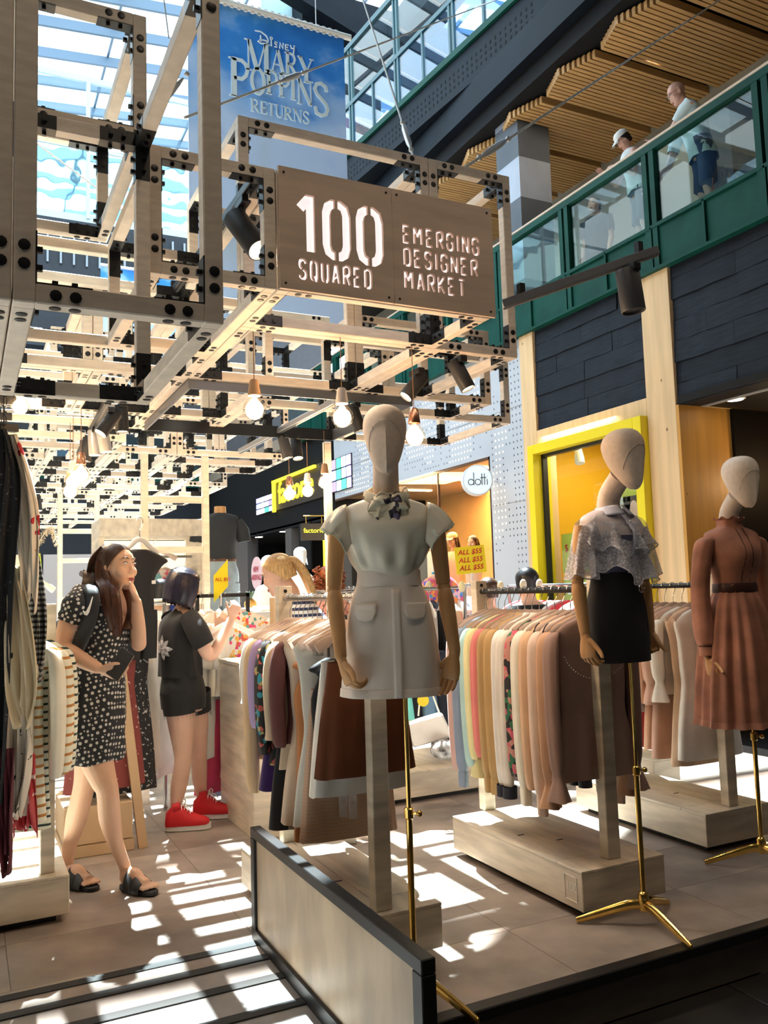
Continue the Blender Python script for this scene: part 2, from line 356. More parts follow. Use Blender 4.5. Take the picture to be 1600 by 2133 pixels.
# ---- dark shop at the far right
r2 = G().box(9.5, 9.6, 1.5, 6.44, -.18, 3.6).box(FX+.75, 9.6, 6.40, 6.44, -.18, 3.25).obj('wall_dark_shop', mat('brown_black_wall', (.008, .006, .005), .7, spec=.1), kind='structure')
G().box(FX, 9.6, 1.5, 6.44, 3.26, 3.34).obj('soffit', mat('soffit_brown', (.016, .014, .013), .6, spec=.1), r2)
G().box(FX+.30, FX+.34, 2.0, 6.40, 3.235, 3.26).obj('grey_strip', mat('grey_strip', (.3, .29, .28), .5), r2)
dl = thing('recessed_downlight', 'round recessed downlight in the dark soffit beside the amber post', 'light', (7.1, 6.06, 3.26))
G().lathe([(.09, -.012), (.105, -.008), (.105, 0)], (7.1, 6.06, 3.26), 20).obj('rim', WHITE, dl, smooth=True); G().lathe([(.08, -.016), (.08, -.011)], (7.1, 6.06, 3.26), 20).obj('lens', LAMPC, dl)
track_lamp((8.3, 6.0, 2.85), (.25, -.5, -1), 'spotlight on a rail inside the dark shop', mat('dull_white', (.4, .38, .35), .5), .06, .16)
G().bar((8.3, 3.0, 2.86), (8.3, 6.4, 2.86), .04, .03).obj('track_rail', mat('brown_rail', (.12, .09, .07), .5), r2)
point_light('shop_spot', (7.9, 6.0, 2.5), 10, (1, .68, .34), .08)

# ---- perforated white wall with lit shop window
PERF = mat('perforated_white_panel', (.46, .48, .52), .45)
PX = 6.78
pf = G().box(PX, PX+.04, 9.2, 10.16, -.18, 4.78).box(PX, PX+.04, 10.16, 15.9, 3.28, 4.78).obj('wall_perforated', PERF, kind='structure')
G().box(PX-.004, PX, 9.2, 15.9, 3.86, 3.868).box(PX-.004, PX, 9.2, 10.16, 2.55, 2.558).obj('panel_joint', mat('joint_grey', (.25, .25, .27), .6), pf)
gl = G(); gd = G(); rn = random.Random(4)
def dots(y0, y1, z0, z1, py, pz, edge):
    y = y0
    while y < y1:
        z = z0
        while z < z1:
            q = noise.noise((y*1.5, z*1.1, 3.3)); e = y-y0 < edge
            t = gd if (e or abs(q) < .05) else (gl if q > .02 and rn.random() < .93 else (gd if q > -.25 and rn.random() < .45 else None))
            if t is not None:
                r = .013
                t.add([(PX-.002, y+r*cos(a), z+r*1.25*sin(a)) for a in (0, 1.047, 2.094, 3.1416, 4.189, 5.236)], [(0, 1, 2, 3, 4, 5)])
            z += pz
        y += py
dots(9.27, 10.14, 0.9, 4.7, .088, .092, .28); dots(10.2, 15.8, 3.36, 4.7, .088, .092, 0)
gd.obj('dark_perforations', mat('perforation_dark', (.10, .11, .13), .8), pf, kind='stuff')
gl.obj('lit_perforations', mat('perforation_lit', (1, .8, .5), .8, emit=(1, .80, .50), es=1.1), pf, kind='stuff')
w2 = G().box(PX, PX+.05, 10.14, 10.18, -.18, 3.28).box(PX, PX+.05, 10.16, 15.9, 3.24, 3.28).box(PX, PX+.04, 11.66, 11.68, -.1, 3.24).box(PX, PX+.04, 13.2, 13.22, -.1, 3.24).obj('window_2', mat('bronze_frame', (.10, .05, .03), .4), kind='structure')
for a, b in ((10.18, 11.66), (11.68, 13.2), (13.22, 15.9)): G().box(PX+.01, PX+.018, a, b, -.1, 3.24).obj('pane', glass('shop_glass'), w2)
PEG = mat('amber_pegboard', (.60, .30, .10), .6, var=.1, vs=2)
r3 = G().box(8.9, 9.0, 10.0, 16, -.18, 3.5).box(PX+.05, 8.9, 10.1, 10.14, -.18, 3.5).obj('wall_lit_shop', PEG, kind='structure')
gp = G()
for i in range(26):
    for j in range(28):
        y = 10.5+.1*i; z = .9+.07*j; gp.box(8.893, 8.899, y-.009, y+.009, z-.009, z+.009)
gp.obj('peg_holes', mat('peg_dark', (.16, .06, .02), .8), r3, kind='stuff')
G().box(PX+.05, 8.9, 10.1, 16, 3.30, 3.4).obj('ceiling_lit_shop', mat('amber_ceiling', (.60, .36, .17), .35), r3)
for i, y in enumerate((11.2, 12.6, 14.2)):
    d2 = thing('ceiling_light_strip', ('short', 'middle', 'farthest')[i]+' glowing light trough in the ceiling of the amber shop', 'light', (7.6, y, 3.3))
    G().box(7.2, 8.1, y-.05, y+.05, 3.285, 3.30).obj('diffuser', mat('amber_glow', (1, .8, .5), .5, emit=(1, .72, .38), es=9), d2)
area_light('lit_shop_lamp', (7.9, 12.6, 3.25), (7.8, 12.6, 0), 330, (1, .66, .32), 1.6, 4.5)
# round blade sign
ds = thing('round_blade_sign', 'round white blade sign with thin black lettering beside the perforated wall', 'sign', (6.42, 9.9, 2.89))
cS = Vector((6.42, 9.95, 2.89)); fn = Vector((-.34, -.94, 0)).normalized(); fu = Vector((-fn.y, fn.x, 0))*1
G().lathe([(.205, 0), (.215, .01), (.215, .13), (.205, .14)], cS-fn*.07, 40, ax=fn).obj('drum', mat('sign_drum', (.62, .66, .72), .3), ds, smooth=True, angle=40)
G().lathe([(.198, 0), (.198, .004)], cS+fn*.07, 40, ax=fn).obj('face', mat('sign_face', (.75, .88, 1), .4, emit=(.75, .9, 1), es=.22), ds)
G().tube([cS+Vector((.2, .0, 0)), cS+Vector((.42, .03, 0))], .012, 8).obj('bracket', CHROME, ds)
INK = mat('black_ink', (.012, .012, .014), .5)
def strokes(ob, S, o, u, w, r, m, parent, name='print', n=6, off=.003):
    """lettering from pen strokes: lists of 2D points"""
    u, w = Vector(u).normalized(), Vector(w).normalized(); nn = u.cross(w); g = ob or G()
    for s in S: g.tube([Vector(o)+u*p[0]+w*p[1]+nn*off for p in s], r, n, flat=1)
    return g.obj(name, m, parent, smooth=True) if parent is not None else g
def arc(cx, cy, r, a0, a1, n=10, ry=None): return [(cx+r*cos(radians(a0+(a1-a0)*i/n)), cy+(ry or r)*sin(radians(a0+(a1-a0)*i/n))) for i in range(n+1)]
S = [arc(-.10, -.03, .04, 0, 360, 16), [(-.06, .105), (-.06, -.07)], arc(-.003, -.03, .04, 0, 360, 16), [(.055, .09), (.055, -.07)], [(.092, .09), (.092, -.07)], [(.035, .03), (.118, .03)], [(.13, .01), (.13, -.07)], [(.13, .045), (.13, .05)]]
strokes(None, S, cS+fn*.075, fu, ZU, .0055, INK, ds)

# ---- dark shopfront with the yellow neon sign, further along
r4 = G().box(PX, PX+.1, 15.9, 26, 2.9, 4.78).box(9.2, 9.3, 15.9, 26, -.2, 3).box(PX, 9.3, 15.86, 15.92, -.2, 4.78).obj('wall_dark_shopfront', DARK, kind='structure')
G().box(PX, 9.2, 15.9, 26, 2.95, 3.0).obj('soffit', mat('soffit_black', (.03, .03, .032), .5), r4)
G().box(PX, PX+.3, 18.5, 18.9, -.2, 2.9).box(PX, PX+.3, 21.9, 23, -.2, 2.9).obj('pier', mat('dark_pier', (.10, .085, .08), .6), r4)
NEON = mat('yellow_neon', (1, .85, .05), .5, emit=(1, .80, .02), es=1.3)
ns = thing('neon_shop_sign', 'big yellow lit shop name in a yellow bracket frame between colour panels', 'sign', (6.72, 17.8, 3.5))
G().box(6.74, 6.78, 16.0, 19.45, 3.4, 4.14).obj('backboard', mat('sign_brown', (.05, .035, .025), .6), ns)
G().box(6.66, 6.72, 19.35, 19.47, 3.36, 4.12).box(6.66, 6.72, 16.7, 19.47, 4.06, 4.12).obj('frame', NEON, ns)
text('lettering', 'factorie', .74, (6.735, 19.2, 3.54), MU, ZU, NEON, ns, ext=.015, fat=.004, space=1.0)
def colour_panel(y0, y1, z0, z1, nx, nz, lab, seed):
    t = thing('colour_light_panel', lab, 'light panel', (6.74, (y0+y1)/2, z0)); q = random.Random(seed)
    G().box(6.76, 6.78, y0, y1, z0, z1).obj('frame', BLACK, t)
    cs = [((.55, .45, .95), 1.3), ((.3, .5, 1), 1.5), ((.10, .7, .35), .8), ((.75, .7, 1), 2.0), ((.45, .35, .5), .5), ((.5, .75, 1), 2.2)]
    for i in range(nx):
        for j in range(nz):
            c, e = q.choice(cs); dy = (y1-y0)/nx; dz = (z1-z0)/nz
            G().box(6.745, 6.76, y0+dy*i+.03, y0+dy*(i+1)-.03, z0+dz*j+.015, z0+dz*(j+1)-.015).obj('pane', mat('lit_pane_%d' % cs.index((c, e)), c, .4, emit=c, es=e), t)
colour_panel(19.65, 21.0, 3.42, 3.86, 4, 3, 'panel of lit violet and green squares left of the yellow neon name', 1)
colour_panel(14.95, 15.95, 3.42, 4.10, 4, 3, 'panel of lit violet and blue squares right of the yellow neon name', 2)
bs = thing('hanging_blade_sign', 'small black hanging sign with yellow lettering under the neon name', 'sign', (6.4, 15.9, 2.9))
G().obox((6.35, 16.0, 2.62), (.26, -.06, 0), (.012, .05, 0), (0, 0, .17)).obj('board', BLACK, bs)
text('lettering', 'factorie', .135, (6.12, 15.99, 2.60), (.97, -.22, 0), ZU, NEON, bs, off=.055)
G().tube([(6.15, 16.05, 2.95), (6.75, 15.9, 2.95)], .014, 6).tube([(6.2, 16.03, 2.95), (6.2, 16.03, 2.78)], .008, 6).tube([(6.52, 15.97, 2.95), (6.52, 15.97, 2.78)], .008, 6).obj('bracket', mat('brass_dull', (.4, .28, .08), .4, .6), bs)
ns2 = thing('neon_square_sign', 'yellow neon square corners on the black shopfront, left of the near blouse', 'sign', (6.6, 15.0, 1.8))
G().box(6.72, 6.75, 16.35, 16.42, 1.9, 2.5).box(6.72, 6.75, 15.9, 16.42, 1.9, 1.97).box(6.72, 6.75, 16.35, 16.42, 1.3, 1.75).box(6.72, 6.75, 15.9, 16.42, 1.69, 1.76).box(6.72, 6.75, 15.9, 16.3, 2.66, 2.74).obj('tube', NEON, ns2)
fs = thing('brand_panel_sign', 'small red and white lettering on the black shopfront', 'sign', (6.7, 17.4, 2.1))
G().box(6.74, 6.78, 17.2, 17.9, 1.9, 2.95).obj('board', DARK, fs)
text('lettering', 'FILA', .26, (6.735, 17.86, 2.02), MU, ZU, mat('lit_white', (.9, .9, .9), .5, emit=(1, 1, 1), es=.8), fs, fat=.012)
G().box(6.73, 6.736, 17.70, 17.87, 2.11, 2.22).obj('red_bar', mat('lit_red', (.7, .02, .02), .5, emit=(1, .05, .05), es=.5), fs)
na = thing('new_arrivals_disc', 'pale pink round sign with red NEW ARRIVALS lettering on the dark shopfront', 'sign', (6.6, 19.9, 1.9))
G().tube([(6.735, 20.9, 2.3), (6.735, 20.9, 2.96)], .012, 6).obj('hanging_rod', BLACK, na); G().lathe([(.42, 0), (.42, .03)], (6.72, 20.9, 1.93), 36, ax=(-1, 0, 0)).obj('disc', mat('pink_disc', (.62, .42, .42), .6, emit=(.9, .55, .55), es=.22), na)
for t, z, yo in (('NEW', 1.97, 21.12), ('ARRIVALS', 1.76, 21.28)): text('lettering', t, .19, (6.685, yo, z), MU, ZU, mat('red_letter', (.5, .02, .06), .5), na, fat=.007)
for i, y in enumerate((17.2, 18.6, 20.2, 22.2)):
    d2 = thing('recessed_downlight', ('nearest', 'second', 'third', 'farthest')[i]+' warm downlight in the soffit of the black shopfront', 'light', (7.2, y, 2.95))
    G().lathe([(.10, -.01), (.10, 0)], (7.2, y, 2.95), 16).obj('lens', LAMPC, d2)

# ================================================================ level two: balustrade, column, ceiling
bal = thing('balcony_balustrade', 'dark green steel and glass balustrade running along the upper balcony', 'balustrade', (FX, 8, 4.78))
for i in range(-1, 17):
    y = 5.17+.735*i
    if y < 24: G().box(FX-.02, FX+.02, y+.012, y+.723, 4.79, 5.23).obj('panel', GREEN, bal, bevel=.003)
    G().box(FX-.05, FX+.02, y-.012, y+.012, 4.77, 5.25).obj('rib', GREEN, bal)
G().box(FX-.06, FX+.03, 3.5, 17.6, 4.755, 4.79).box(FX-.05, FX+.03, 3.5, 17.6, 5.23, 5.27).obj('rail_band', GREEN, bal)
BGL = glass('balcony_glass', (.80, .91, .91), refl=.05)
for i in range(-1, 9):
    y = 5.16+1.47*i
    for d in (-.055, .055): G().box(FX-.045, FX+.045, y+d-.035, y+d+.035, 4.77, 6.18).obj('post', GREEN, bal)
    G().box(FX-.006, FX+.006, y+.10, y+1.37, 5.27, 6.12).obj('glass_pane', BGL, bal)
G().box(FX-.05, FX+.05, 3.5, 17.6, 6.10, 6.18).obj('top_rail', GREEN, bal)
G().box(FX-.055, FX+.055, 3.5, 17.6, 6.18, 6.215).obj('handrail', mat('pale_handrail', (.55, .42, .32), .45), bal, bevel=.01)
sl2 = G().box(FX+.04, 14, 1.0, 26, 4.85, 5.12).obj('floor_balcony', mat('balcony_floor', (.35, .27, .2), .3), kind='structure')
w9 = G().box(9.0, 9.1, 7.87, 20, 5.1, 8.15).box(9.0, 9.1, 1, 7.87, 7.75, 8.15).obj('wall_balcony', CREAM, kind='structure')
G().box(9.5, 9.6, 1, 7.87, 5.1, 8.15).obj('dark_shop_back', DARK, w9)
for y in (7.1, 6.2, 5.2): G().box(9.05, 9.12, y, y+.06, 5.1, 7.75).obj('mullion', BLACK, w9)
w3 = G().box(9.02, 9.05, 1, 7.87, 5.1, 5.2).obj('window_3', BLACK, kind='structure')
G().box(9.03, 9.04, 1, 7.87, 5.2, 7.75).obj('pane', glass('dark_shop_glass', (.5, .5, .5), refl=.08), w3)
for i, (y, z) in enumerate(((6.6, 7.1), (6.2, 6.4), (7.3, 6.2), (5.8, 5.9))):
    d2 = thing('pendant_lamp', ('highest', 'second', 'third', 'lowest')[i]+' small glowing ball lamp inside the dark upper shop', 'lamp', (9.3, y, z))
    G().ball((9.3, y, z), .05).obj('globe', LAMPC, d2, smooth=True); G().tube([(9.3, y, z+.05), (9.3, y, 8.1)], .004, 5).obj('cord', BLACK, d2)
SLATW = mat('oak_slat', (.50, .29, .11), .5, var=.14, vs=2, st=(.4, 8, 8))
c2 = G().box(6.75, 9.05, 3.6, 20, 8.14, 8.4).obj('ceiling_balcony', DARK, kind='structure')
bounds = [5.45+1.1*k for k in range(-1, 10)]
for b in bounds:
    n = 14
    for i in range(n):
        y = b+.1+i*(.98/n); x0 = 6.80+(.26*(i/n)) if i > 5 else 7.02-.04*i
        wide = .052 if i % 7 else .07
        G().box(6.84+.22*abs((i/n*2)-1)*.8, 9.0, y, y+.052, 8.0, 8.10).obj('slat', SLATW, c2)
for i, (x, y) in enumerate(((7.82, 7.716, 8.1), (7.923, 7.703, 8.1))) if False else enumerate(((7.75, 7.53), (7.86, 7.53))):
    d2 = thing('recessed_spotlight', ('left', 'right')[i]+' one of the twin bright spotlights in the dark gap of the slatted ceiling', 'light', (x, y, 8.1))
    G().lathe([(.035, -.05), (.04, -.045), (.04, .03)], (x, y, 8.1), 12).obj('housing', BLACK, d2, smooth=True); G().lathe([(.03, -.056), (.03, -.051)], (x, y, 8.1), 12).obj('lens', mat('bright_spot', (1, 1, .95), .5, emit=(1, .95, .85), es=25), d2)
area_light('balcony_lamp', (8.2, 8.5, 7.9), (8.0, 8.5, 5), 16, (1, .84, .62), 1.2, 6)
area_light('balcony_uplight', (7.9, 9.0, 5.3), (7.9, 9.0, 8), 5, (1, .75, .5), 1.4, 8)
# striped concrete column
cA = mat('column_pale', (.34, .38, .45), .7, var=.06, vs=3); cB = mat('column_grey', (.085, .097, .115), .7, var=.08, vs=3)
colm = G().box(6.951, 7.499, 9.341, 9.889, 5.1, 9.75).obj('column', cA, kind='structure')
zs = [9.75, 9.25]+[9.25-.595*k for k in range(1, 8)]
for k in range(len(zs)-1): G().box(6.95, 7.5, 9.34, 9.89, max(zs[k+1], 5.1), zs[k]).obj('painted_band', cA if k % 2 == 0 else cB, colm)
# ================================================================ level three: glazed walkway edge
NAVY = mat('navy_steel', (.004, .007, .012), .6, var=.2, vs=3, spec=.15); TEAL = mat('teal_mullion', (.015, .07, .085), .4)
def ex(y): return 6.72-.09*(y-8.6)                    # edge line of the walkway
w4 = G()
for k in range(14):
    y = 2.0+1.2*k; w4.add([(ex(y), y, 8.82), (ex(y+1.2), y+1.2, 8.82), (14, y+1.2, 8.82), (14, y, 8.82), (ex(y), y, 9.42), (ex(y+1.2), y+1.2, 9.42), (14, y+1.2, 9.42), (14, y, 9.42)], [(0, 3, 2, 1), (4, 5, 6, 7), (0, 1, 5, 4), (1, 2, 6, 5), (2, 3, 7, 6), (3, 0, 4, 7)])
w4 = w4.obj('floor_walkway', NAVY, kind='structure')
G().box(6.6, 14, 2, 20, 8.40, 8.84).obj('dark_soffit', NAVY, w4)
gh = G()
for i in range(60):
    for j in range(3):
        y = 8.6+.11*i; z = 8.98+.1*j; x = ex(y)-.004
        gh.add([(x, y+.022*cos(a), z+.03*sin(a)) for a in (0, 1.05, 2.09, 3.14, 4.19, 5.24)], [(0, 1, 2, 3, 4, 5)])
gh.obj('perforations', DARK, w4, kind='stuff')
wb = thing('walkway_glazing', 'teal framed glass screen along the upper walkway, sky showing through it', 'glazing', (6.6, 9, 9.42))
def edgebar(z0, z1, t, name, m):
    g = G(); a, b = Vector((ex(2), 2, (z0+z1)/2)), Vector((ex(19), 19, (z0+z1)/2)); g.bar(a, b, t, z1-z0); g.obj(name, m, wb)
edgebar(9.40, 9.50, .1, 'sill', GREEN); edgebar(10.32, 10.40, .06, 'mid_rail', TEAL); edgebar(11.42, 11.52, .08, 'head', TEAL)
PALEG = glass('pale_blue_glass', (.62, .80, .98), refl=.16, rough=.02); CLRG = glass('clear_glass', (.93, .98, .98), refl=.06)
for k in range(11):
    y = 2.6+1.55*k; p = lambda yy, z: Vector((ex(yy), yy, z))
    for d in (-.04, .04): G().bar(p(y+d*1.2, 9.45), p(y+d*1.2, 11.45), .05, .05, up=(1, 0, 0)).obj('mullion', TEAL, wb)
    G().bar(p(y+.78, 9.45), p(y+.78, 10.36), .05, .05, up=(1, 0, 0)).obj('post', TEAL, wb)
    for a, b in ((.07, .74), (.82, 1.48)): G().obox((p(y+a, 9.93)+p(y+b, 9.93))/2, (p(y+b, 0)-p(y+a, 0))/2, (.006, 0, 0), (0, 0, .40)).obj('lower_pane', PALEG, wb)
    G().obox((p(y+.07, 10.91)+p(y+1.48, 10.91))/2, (p(y+1.48, 0)-p(y+.07, 0))/2, (.005, 0, 0), (0, 0, .50)).obj('upper_pane', CLRG, wb)
# dark plant structure hanging at the top centre
st3 = G().box(6.2, 12, 15.6, 17.0, 13.0, 14.2).box(5.6, 8.4, 16.4, 20, 12.2, 12.6).box(8.2, 8.9, 8, 24, 13.2, 13.9).obj('ceiling_plant_bridge', NAVY, kind='structure')
G().bar((5.2, 15.4, 14.0), (9.5, 15.2, 12.4), .35, .35).bar((9.5, 15.2, 12.4), (9.2, 21, 11.2), .3, .3).obj('truss', NAVY, st3)
G().box(5.5, 7.0, 16.2, 16.3, 12.7, 14.9).obj('mesh_panel', mat('pale_teal_mesh', (.42, .62, .66), .5, var=.2, vs=60), st3)
sp = thing('pink_burger_poster', 'dim pink poster hung under the dark structure right of the blue banner', 'poster', (7.2, 15.5, 10.8))
G().box(7.05, 7.85, 15.55, 15.6, 10.55, 11.5).obj('sheet', mat('pink_sheet', (.35, .12, .12), .6), sp); G().ball((7.5, 15.54, 11.0), .26, .02, .36).obj('food_print', mat('food_print', (.30, .10, .03), .6, var=.5, vs=6), sp, smooth=True)

# ================================================================ skylight roof
STEEL = mat('blue_grey_steel', (.10, .15, .21), .45)
RG = glass('roof_glass', (.86, .95, 1.0), refl=.05)
tl = .092
roof = G()
for j in range(23): roof.bar((-9, 3.2+1.42*j, 16.78-9*tl), (16, 3.2+1.42*j, 16.78+16*tl), .09, .28)
roof = roof.obj('ceiling', STEEL, kind='structure')
for i in range(9): x = -9+3.14*i; G().bar((x, 3.2, 16.98+x*tl), (x, 3.2+1.42*22, 16.98+x*tl), .07, .14).obj('rafter', STEEL, roof)
pane_me = G().add([(.04, .03, .04*tl), (3.10, .03, 3.1*tl), (3.10, 1.39, 3.1*tl), (.04, 1.39, .04*tl), (.04, .03, .04*tl+.012), (3.10, .03, 3.1*tl+.012), (3.10, 1.39, 3.1*tl+.012), (.04, 1.39, .04*tl+.012)], [(0, 3, 2, 1), (4, 5, 6, 7), (0, 1, 5, 4), (1, 2, 6, 5), (2, 3, 7, 6), (3, 0, 4, 7)]).mesh('roof_pane', RG)
for i in range(8):
    for j in range(22): put('roof_pane', pane_me, roof, loc=(-9+3.14*i, 3.2+1.42*j, 17.06+(-9+3.14*i)*tl))
# glazed far wall (reflecting) and the storeys below it
WG = mat('mirror_sky_glass', (.45, .72, .78), .03, .9, bump=0)
_n = WG.node_tree.nodes; _l = WG.node_tree.links; _t = _n.new('ShaderNodeTexCoord'); _z = _n.new('ShaderNodeTexNoise'); _z.inputs['Scale'].default_value = .55; _b = _n.new('ShaderNodeBump'); _b.inputs['Strength'].default_value = .35; _b.inputs['Distance'].default_value = .12
_l.new(_t.outputs['Object'], _z.inputs['Vector']); _l.new(_z.outputs['Fac'], _b.inputs['Height']); _l.new(_b.outputs[0], _n['Principled BSDF'].inputs['Normal'])
w5 = G().box(-9, 6.7, 24.0, 24.1, 11.9, 12.1).box(-9, 6.7, 23.96, 24.06, 16.02, 16.18).box(-9, 6.7, 23.98, 24.06, 14.0, 14.08).obj('window_4', mat('pale_steel', (.45, .55, .6), .4), kind='structure')
for k in range(10):
    x = -7.0+1.66*k
    G().box(x-.05, x+.05, 23.95, 24.08, 12.0, 16.1).obj('mullion', MATS['pale_steel'], w5)
    G().box(x+.05, x+1.61, 24.0, 24.02, 12.1, 14.0).obj('mirror_pane', WG, w5)
    G().box(x+.05, x+1.61, 24.0, 24.02, 14.08, 16.02).obj('clear_pane', CLRG, w5)
wf = G().box(-9, 6.7, 24.0, 24.3, 8.6, 11.9).box(-9, 14, 25.9, 26, -.2, 8.8).box(-9, 14, 33.8, 34, 9, 19).obj('wall_far', DARKB, kind='structure')
gb = G()
for k in range(46): gb.box(-9+.34*k, -9+.34*k+.05, 23.93, 23.99, 10.6, 11.7)
gb.obj('ribs', mat('rib_grey', (.30, .34, .38), .5), wf, kind='stuff')
G().box(-9, 6.7, 25.6, 26, 4.7, 5.3).obj('green_band', GREEN, wf)
G().box(-9, 6.7, 25.6, 25.62, 5.3, 6.2).obj('glass_pane', BGL, wf)
G().box(-9, 6.7, 27.8, 28, 5.3, 8.6).obj('upper_wall', mat('beige_wall', (.5, .42, .32), .6), wf)
for k in range(7):
    G().box(-8.5+2.1*k, -6.9+2.1*k, 25.84, 25.9, .3, 2.7).obj('shop_window', mat(('lit_cream', 'lit_amber', 'lit_dim')[k % 3], (.5, .4, .3), .5, emit=((1, .85, .65), (1, .6, .3), (.5, .5, .6))[k % 3], es=(.9, .5, .2)[k % 3]), wf)
# left side of the mall
wl = G().box(-7.6, -7.4, -6, 26, -.2, 4.75).box(-9, -7.5, 1, 26, 8.6, 11).obj('wall_left', DARKB, kind='structure')
G().box(-7.42, -7.38, 1, 26, 4.75, 5.25).obj('green_band', GREEN, wl); G().box(-7.41, -7.39, 1, 26, 5.25, 6.15).obj('glass_pane', BGL, wl); G().box(-7.44, -7.36, 1, 26, 6.15, 6.22).obj('handrail', GREEN, wl)
G().box(-9.2, -9, 1, 26, 4.7, 8.7).obj('upper_wall', MATS['beige_wall'], wl)
G().box(-9, 4, 25.99, 26, 5, 5.01).obj('sill', GREEN, wl)
for k in range(6): G().box(-7.38, -7.34, 4+3.4*k, 6.4+3.4*k, .2, 2.8).obj('shop_window', mat(('lit_cream', 'lit_amber', 'lit_dim')[k % 3]), wl)
G().box(-9, -3.4, 2.6, 26, 4.76, 5.16).box(-9, -4.2, 2.6, 26, 8.8, 9.4).obj('left_shade_slabs', mat('grey_slab', (.2, .19, .18), .7), kind='structure')  # unseen slabs added to block low sky light from the left
G().prism([(-9, 1.4), (.5, 6.6), (4.2, 8.75), (5.3, 7.9), (6.7, 7.5), (6.7, 2.5), (-9, 2.5)][::-1] if False else [(-9, 2.5), (6.7, 2.5), (6.7, 7.5), (5.3, 7.9), (4.2, 8.75), (.5, 6.6), (-5.5, 3.0)], (0, 0, 9.45), (1, 0, 0), (0, 1, 0), (0, 0, .5)).obj('unseen_shade_bridge', mat('shade_bridge_soffit', (.06, .062, .07), .6), kind='structure')  # unseen slab added overhead, its edge shaped to shade the shop front
# the mall behind the camera: a storey overhead and a back wall
G().box(-9, 14, -6.2, 2.6, 4.4, 4.8).obj('ceiling_front', mat('grey_soffit', (.18, .17, .16), .7), kind='structure')
G().box(6.75, 6.95, -6.2, 2.6, -.2, 4.8).box(-9, 14, -6.4, -6.2, -.2, 5.6).box(-9, 14, 2.4, 2.6, 4.8, 17).obj('wall_back', mat('grey_back', (.20, .18, .16), .7), kind='structure')
for i, (x, y) in enumerate(((-.9, .9), (.9, 1.3), (2.9, 1.5), (4.7, 1.9))):  # unseen warm lamps added as fill for the fronts
    d2 = thing('recessed_downlight', ('first', 'second', 'third', 'fourth')[i]+' added warm fill lamp in the low soffit before the shop, out of view', 'light', (x, y, 4.4)); G().lathe([(.10, -.008), (.115, 0)], (x, y, 4.4), 18).obj('lens', LAMPC, d2)
    spot_light('lamp', (x, y, 4.37), (x, y+.9, 0), 17, (1, .76, .52), 120, .8, .1, d2)
# ================================================================ timber lattice: cube frames of 45 mm timber on a 450 mm grid
MOD = .45; B = .045; OX, OY, OZ = .08, 1.86, 2.02
def gx(i): return OX+MOD*i
def gy(j): return OY+MOD*j
def gz(k): return OZ+MOD*k
_beam = {}
def beam_mesh(L, ax):
    k = (round(L, 3), ax)
    if k not in _beam:
        s = [B, B, B]; s[ax] = L; _beam[k] = G().box(0, s[0], 0, s[1], 0, s[2]).mesh('beam', TIMBER, bevel=.003)
    return _beam[k]
_brk = {}
def bracket_mesh(sx, sy, sz):
    """black steel plates on the inner faces of the three timbers meeting in a corner; origin is the outer corner"""
    k = (sx, sy, sz)
    if k not in _brk:
        g = G(); L = .16; t = .003; a = .002
        def bx(p, q): g.box(*[v for i in range(3) for v in sorted((p[i]*k[i], q[i]*k[i]))])
        for ax in range(3):
            o = [(ax+1) % 3, (ax+2) % 3]
            for m in range(2):
                p = [0, 0, 0]; q = [0, 0, 0]
                p[ax] = B; q[ax] = L; n1, n2 = o[m], o[1-m]
                p[n1] = B; q[n1] = B+t; p[n2] = a; q[n2] = B+t
                bx(p, q)
                for b in (.085, .125):
                    p2 = [0, 0, 0]; q2 = [0, 0, 0]; p2[ax] = b-.006; q2[ax] = b+.006; p2[n1] = B+t; q2[n1] = B+t+.012; p2[n2] = .016; q2[n2] = .028; bx(p2, q2)
        _brk[k] = g.mesh('corner_bracket', BLACK)
    return _brk[k]
def bolt_geo(g, c, ax, sgn, r=.0125, t=.0008):
    v = [0, 0, 0]; v[ax] = sgn; g.lathe([(r, -.002), (r, t*.5), (r*.9, t)], c, 10, ax=v)
_bolts = {}
def bolts_mesh(nx, ny, nz):
    k = (nx, ny, nz)
    if k not in _bolts:
        g = G(); D = (nx*MOD, ny*MOD, nz*MOD)
        for ax in range(3):
            o1, o2 = (ax+1) % 3, (ax+2) % 3
            for e1 in (0, 1):
                for e2 in (0, 1):
                    for s in (.085, .125, D[ax]-.085, D[ax]-.125):
                        for (f, ef, h, eh) in ((o1, e1, o2, e2), (o2, e2, o1, e1)):
                            c = [0, 0, 0]; c[ax] = s; c[f] = D[f] if ef else 0; c[h] = D[h]-B/2 if eh else B/2
                            bolt_geo(g, c, f, 1 if ef else -1)
        _bolts[k] = g.mesh('bolts', BOLT)
    return _bolts[k]
bolt_me = {}
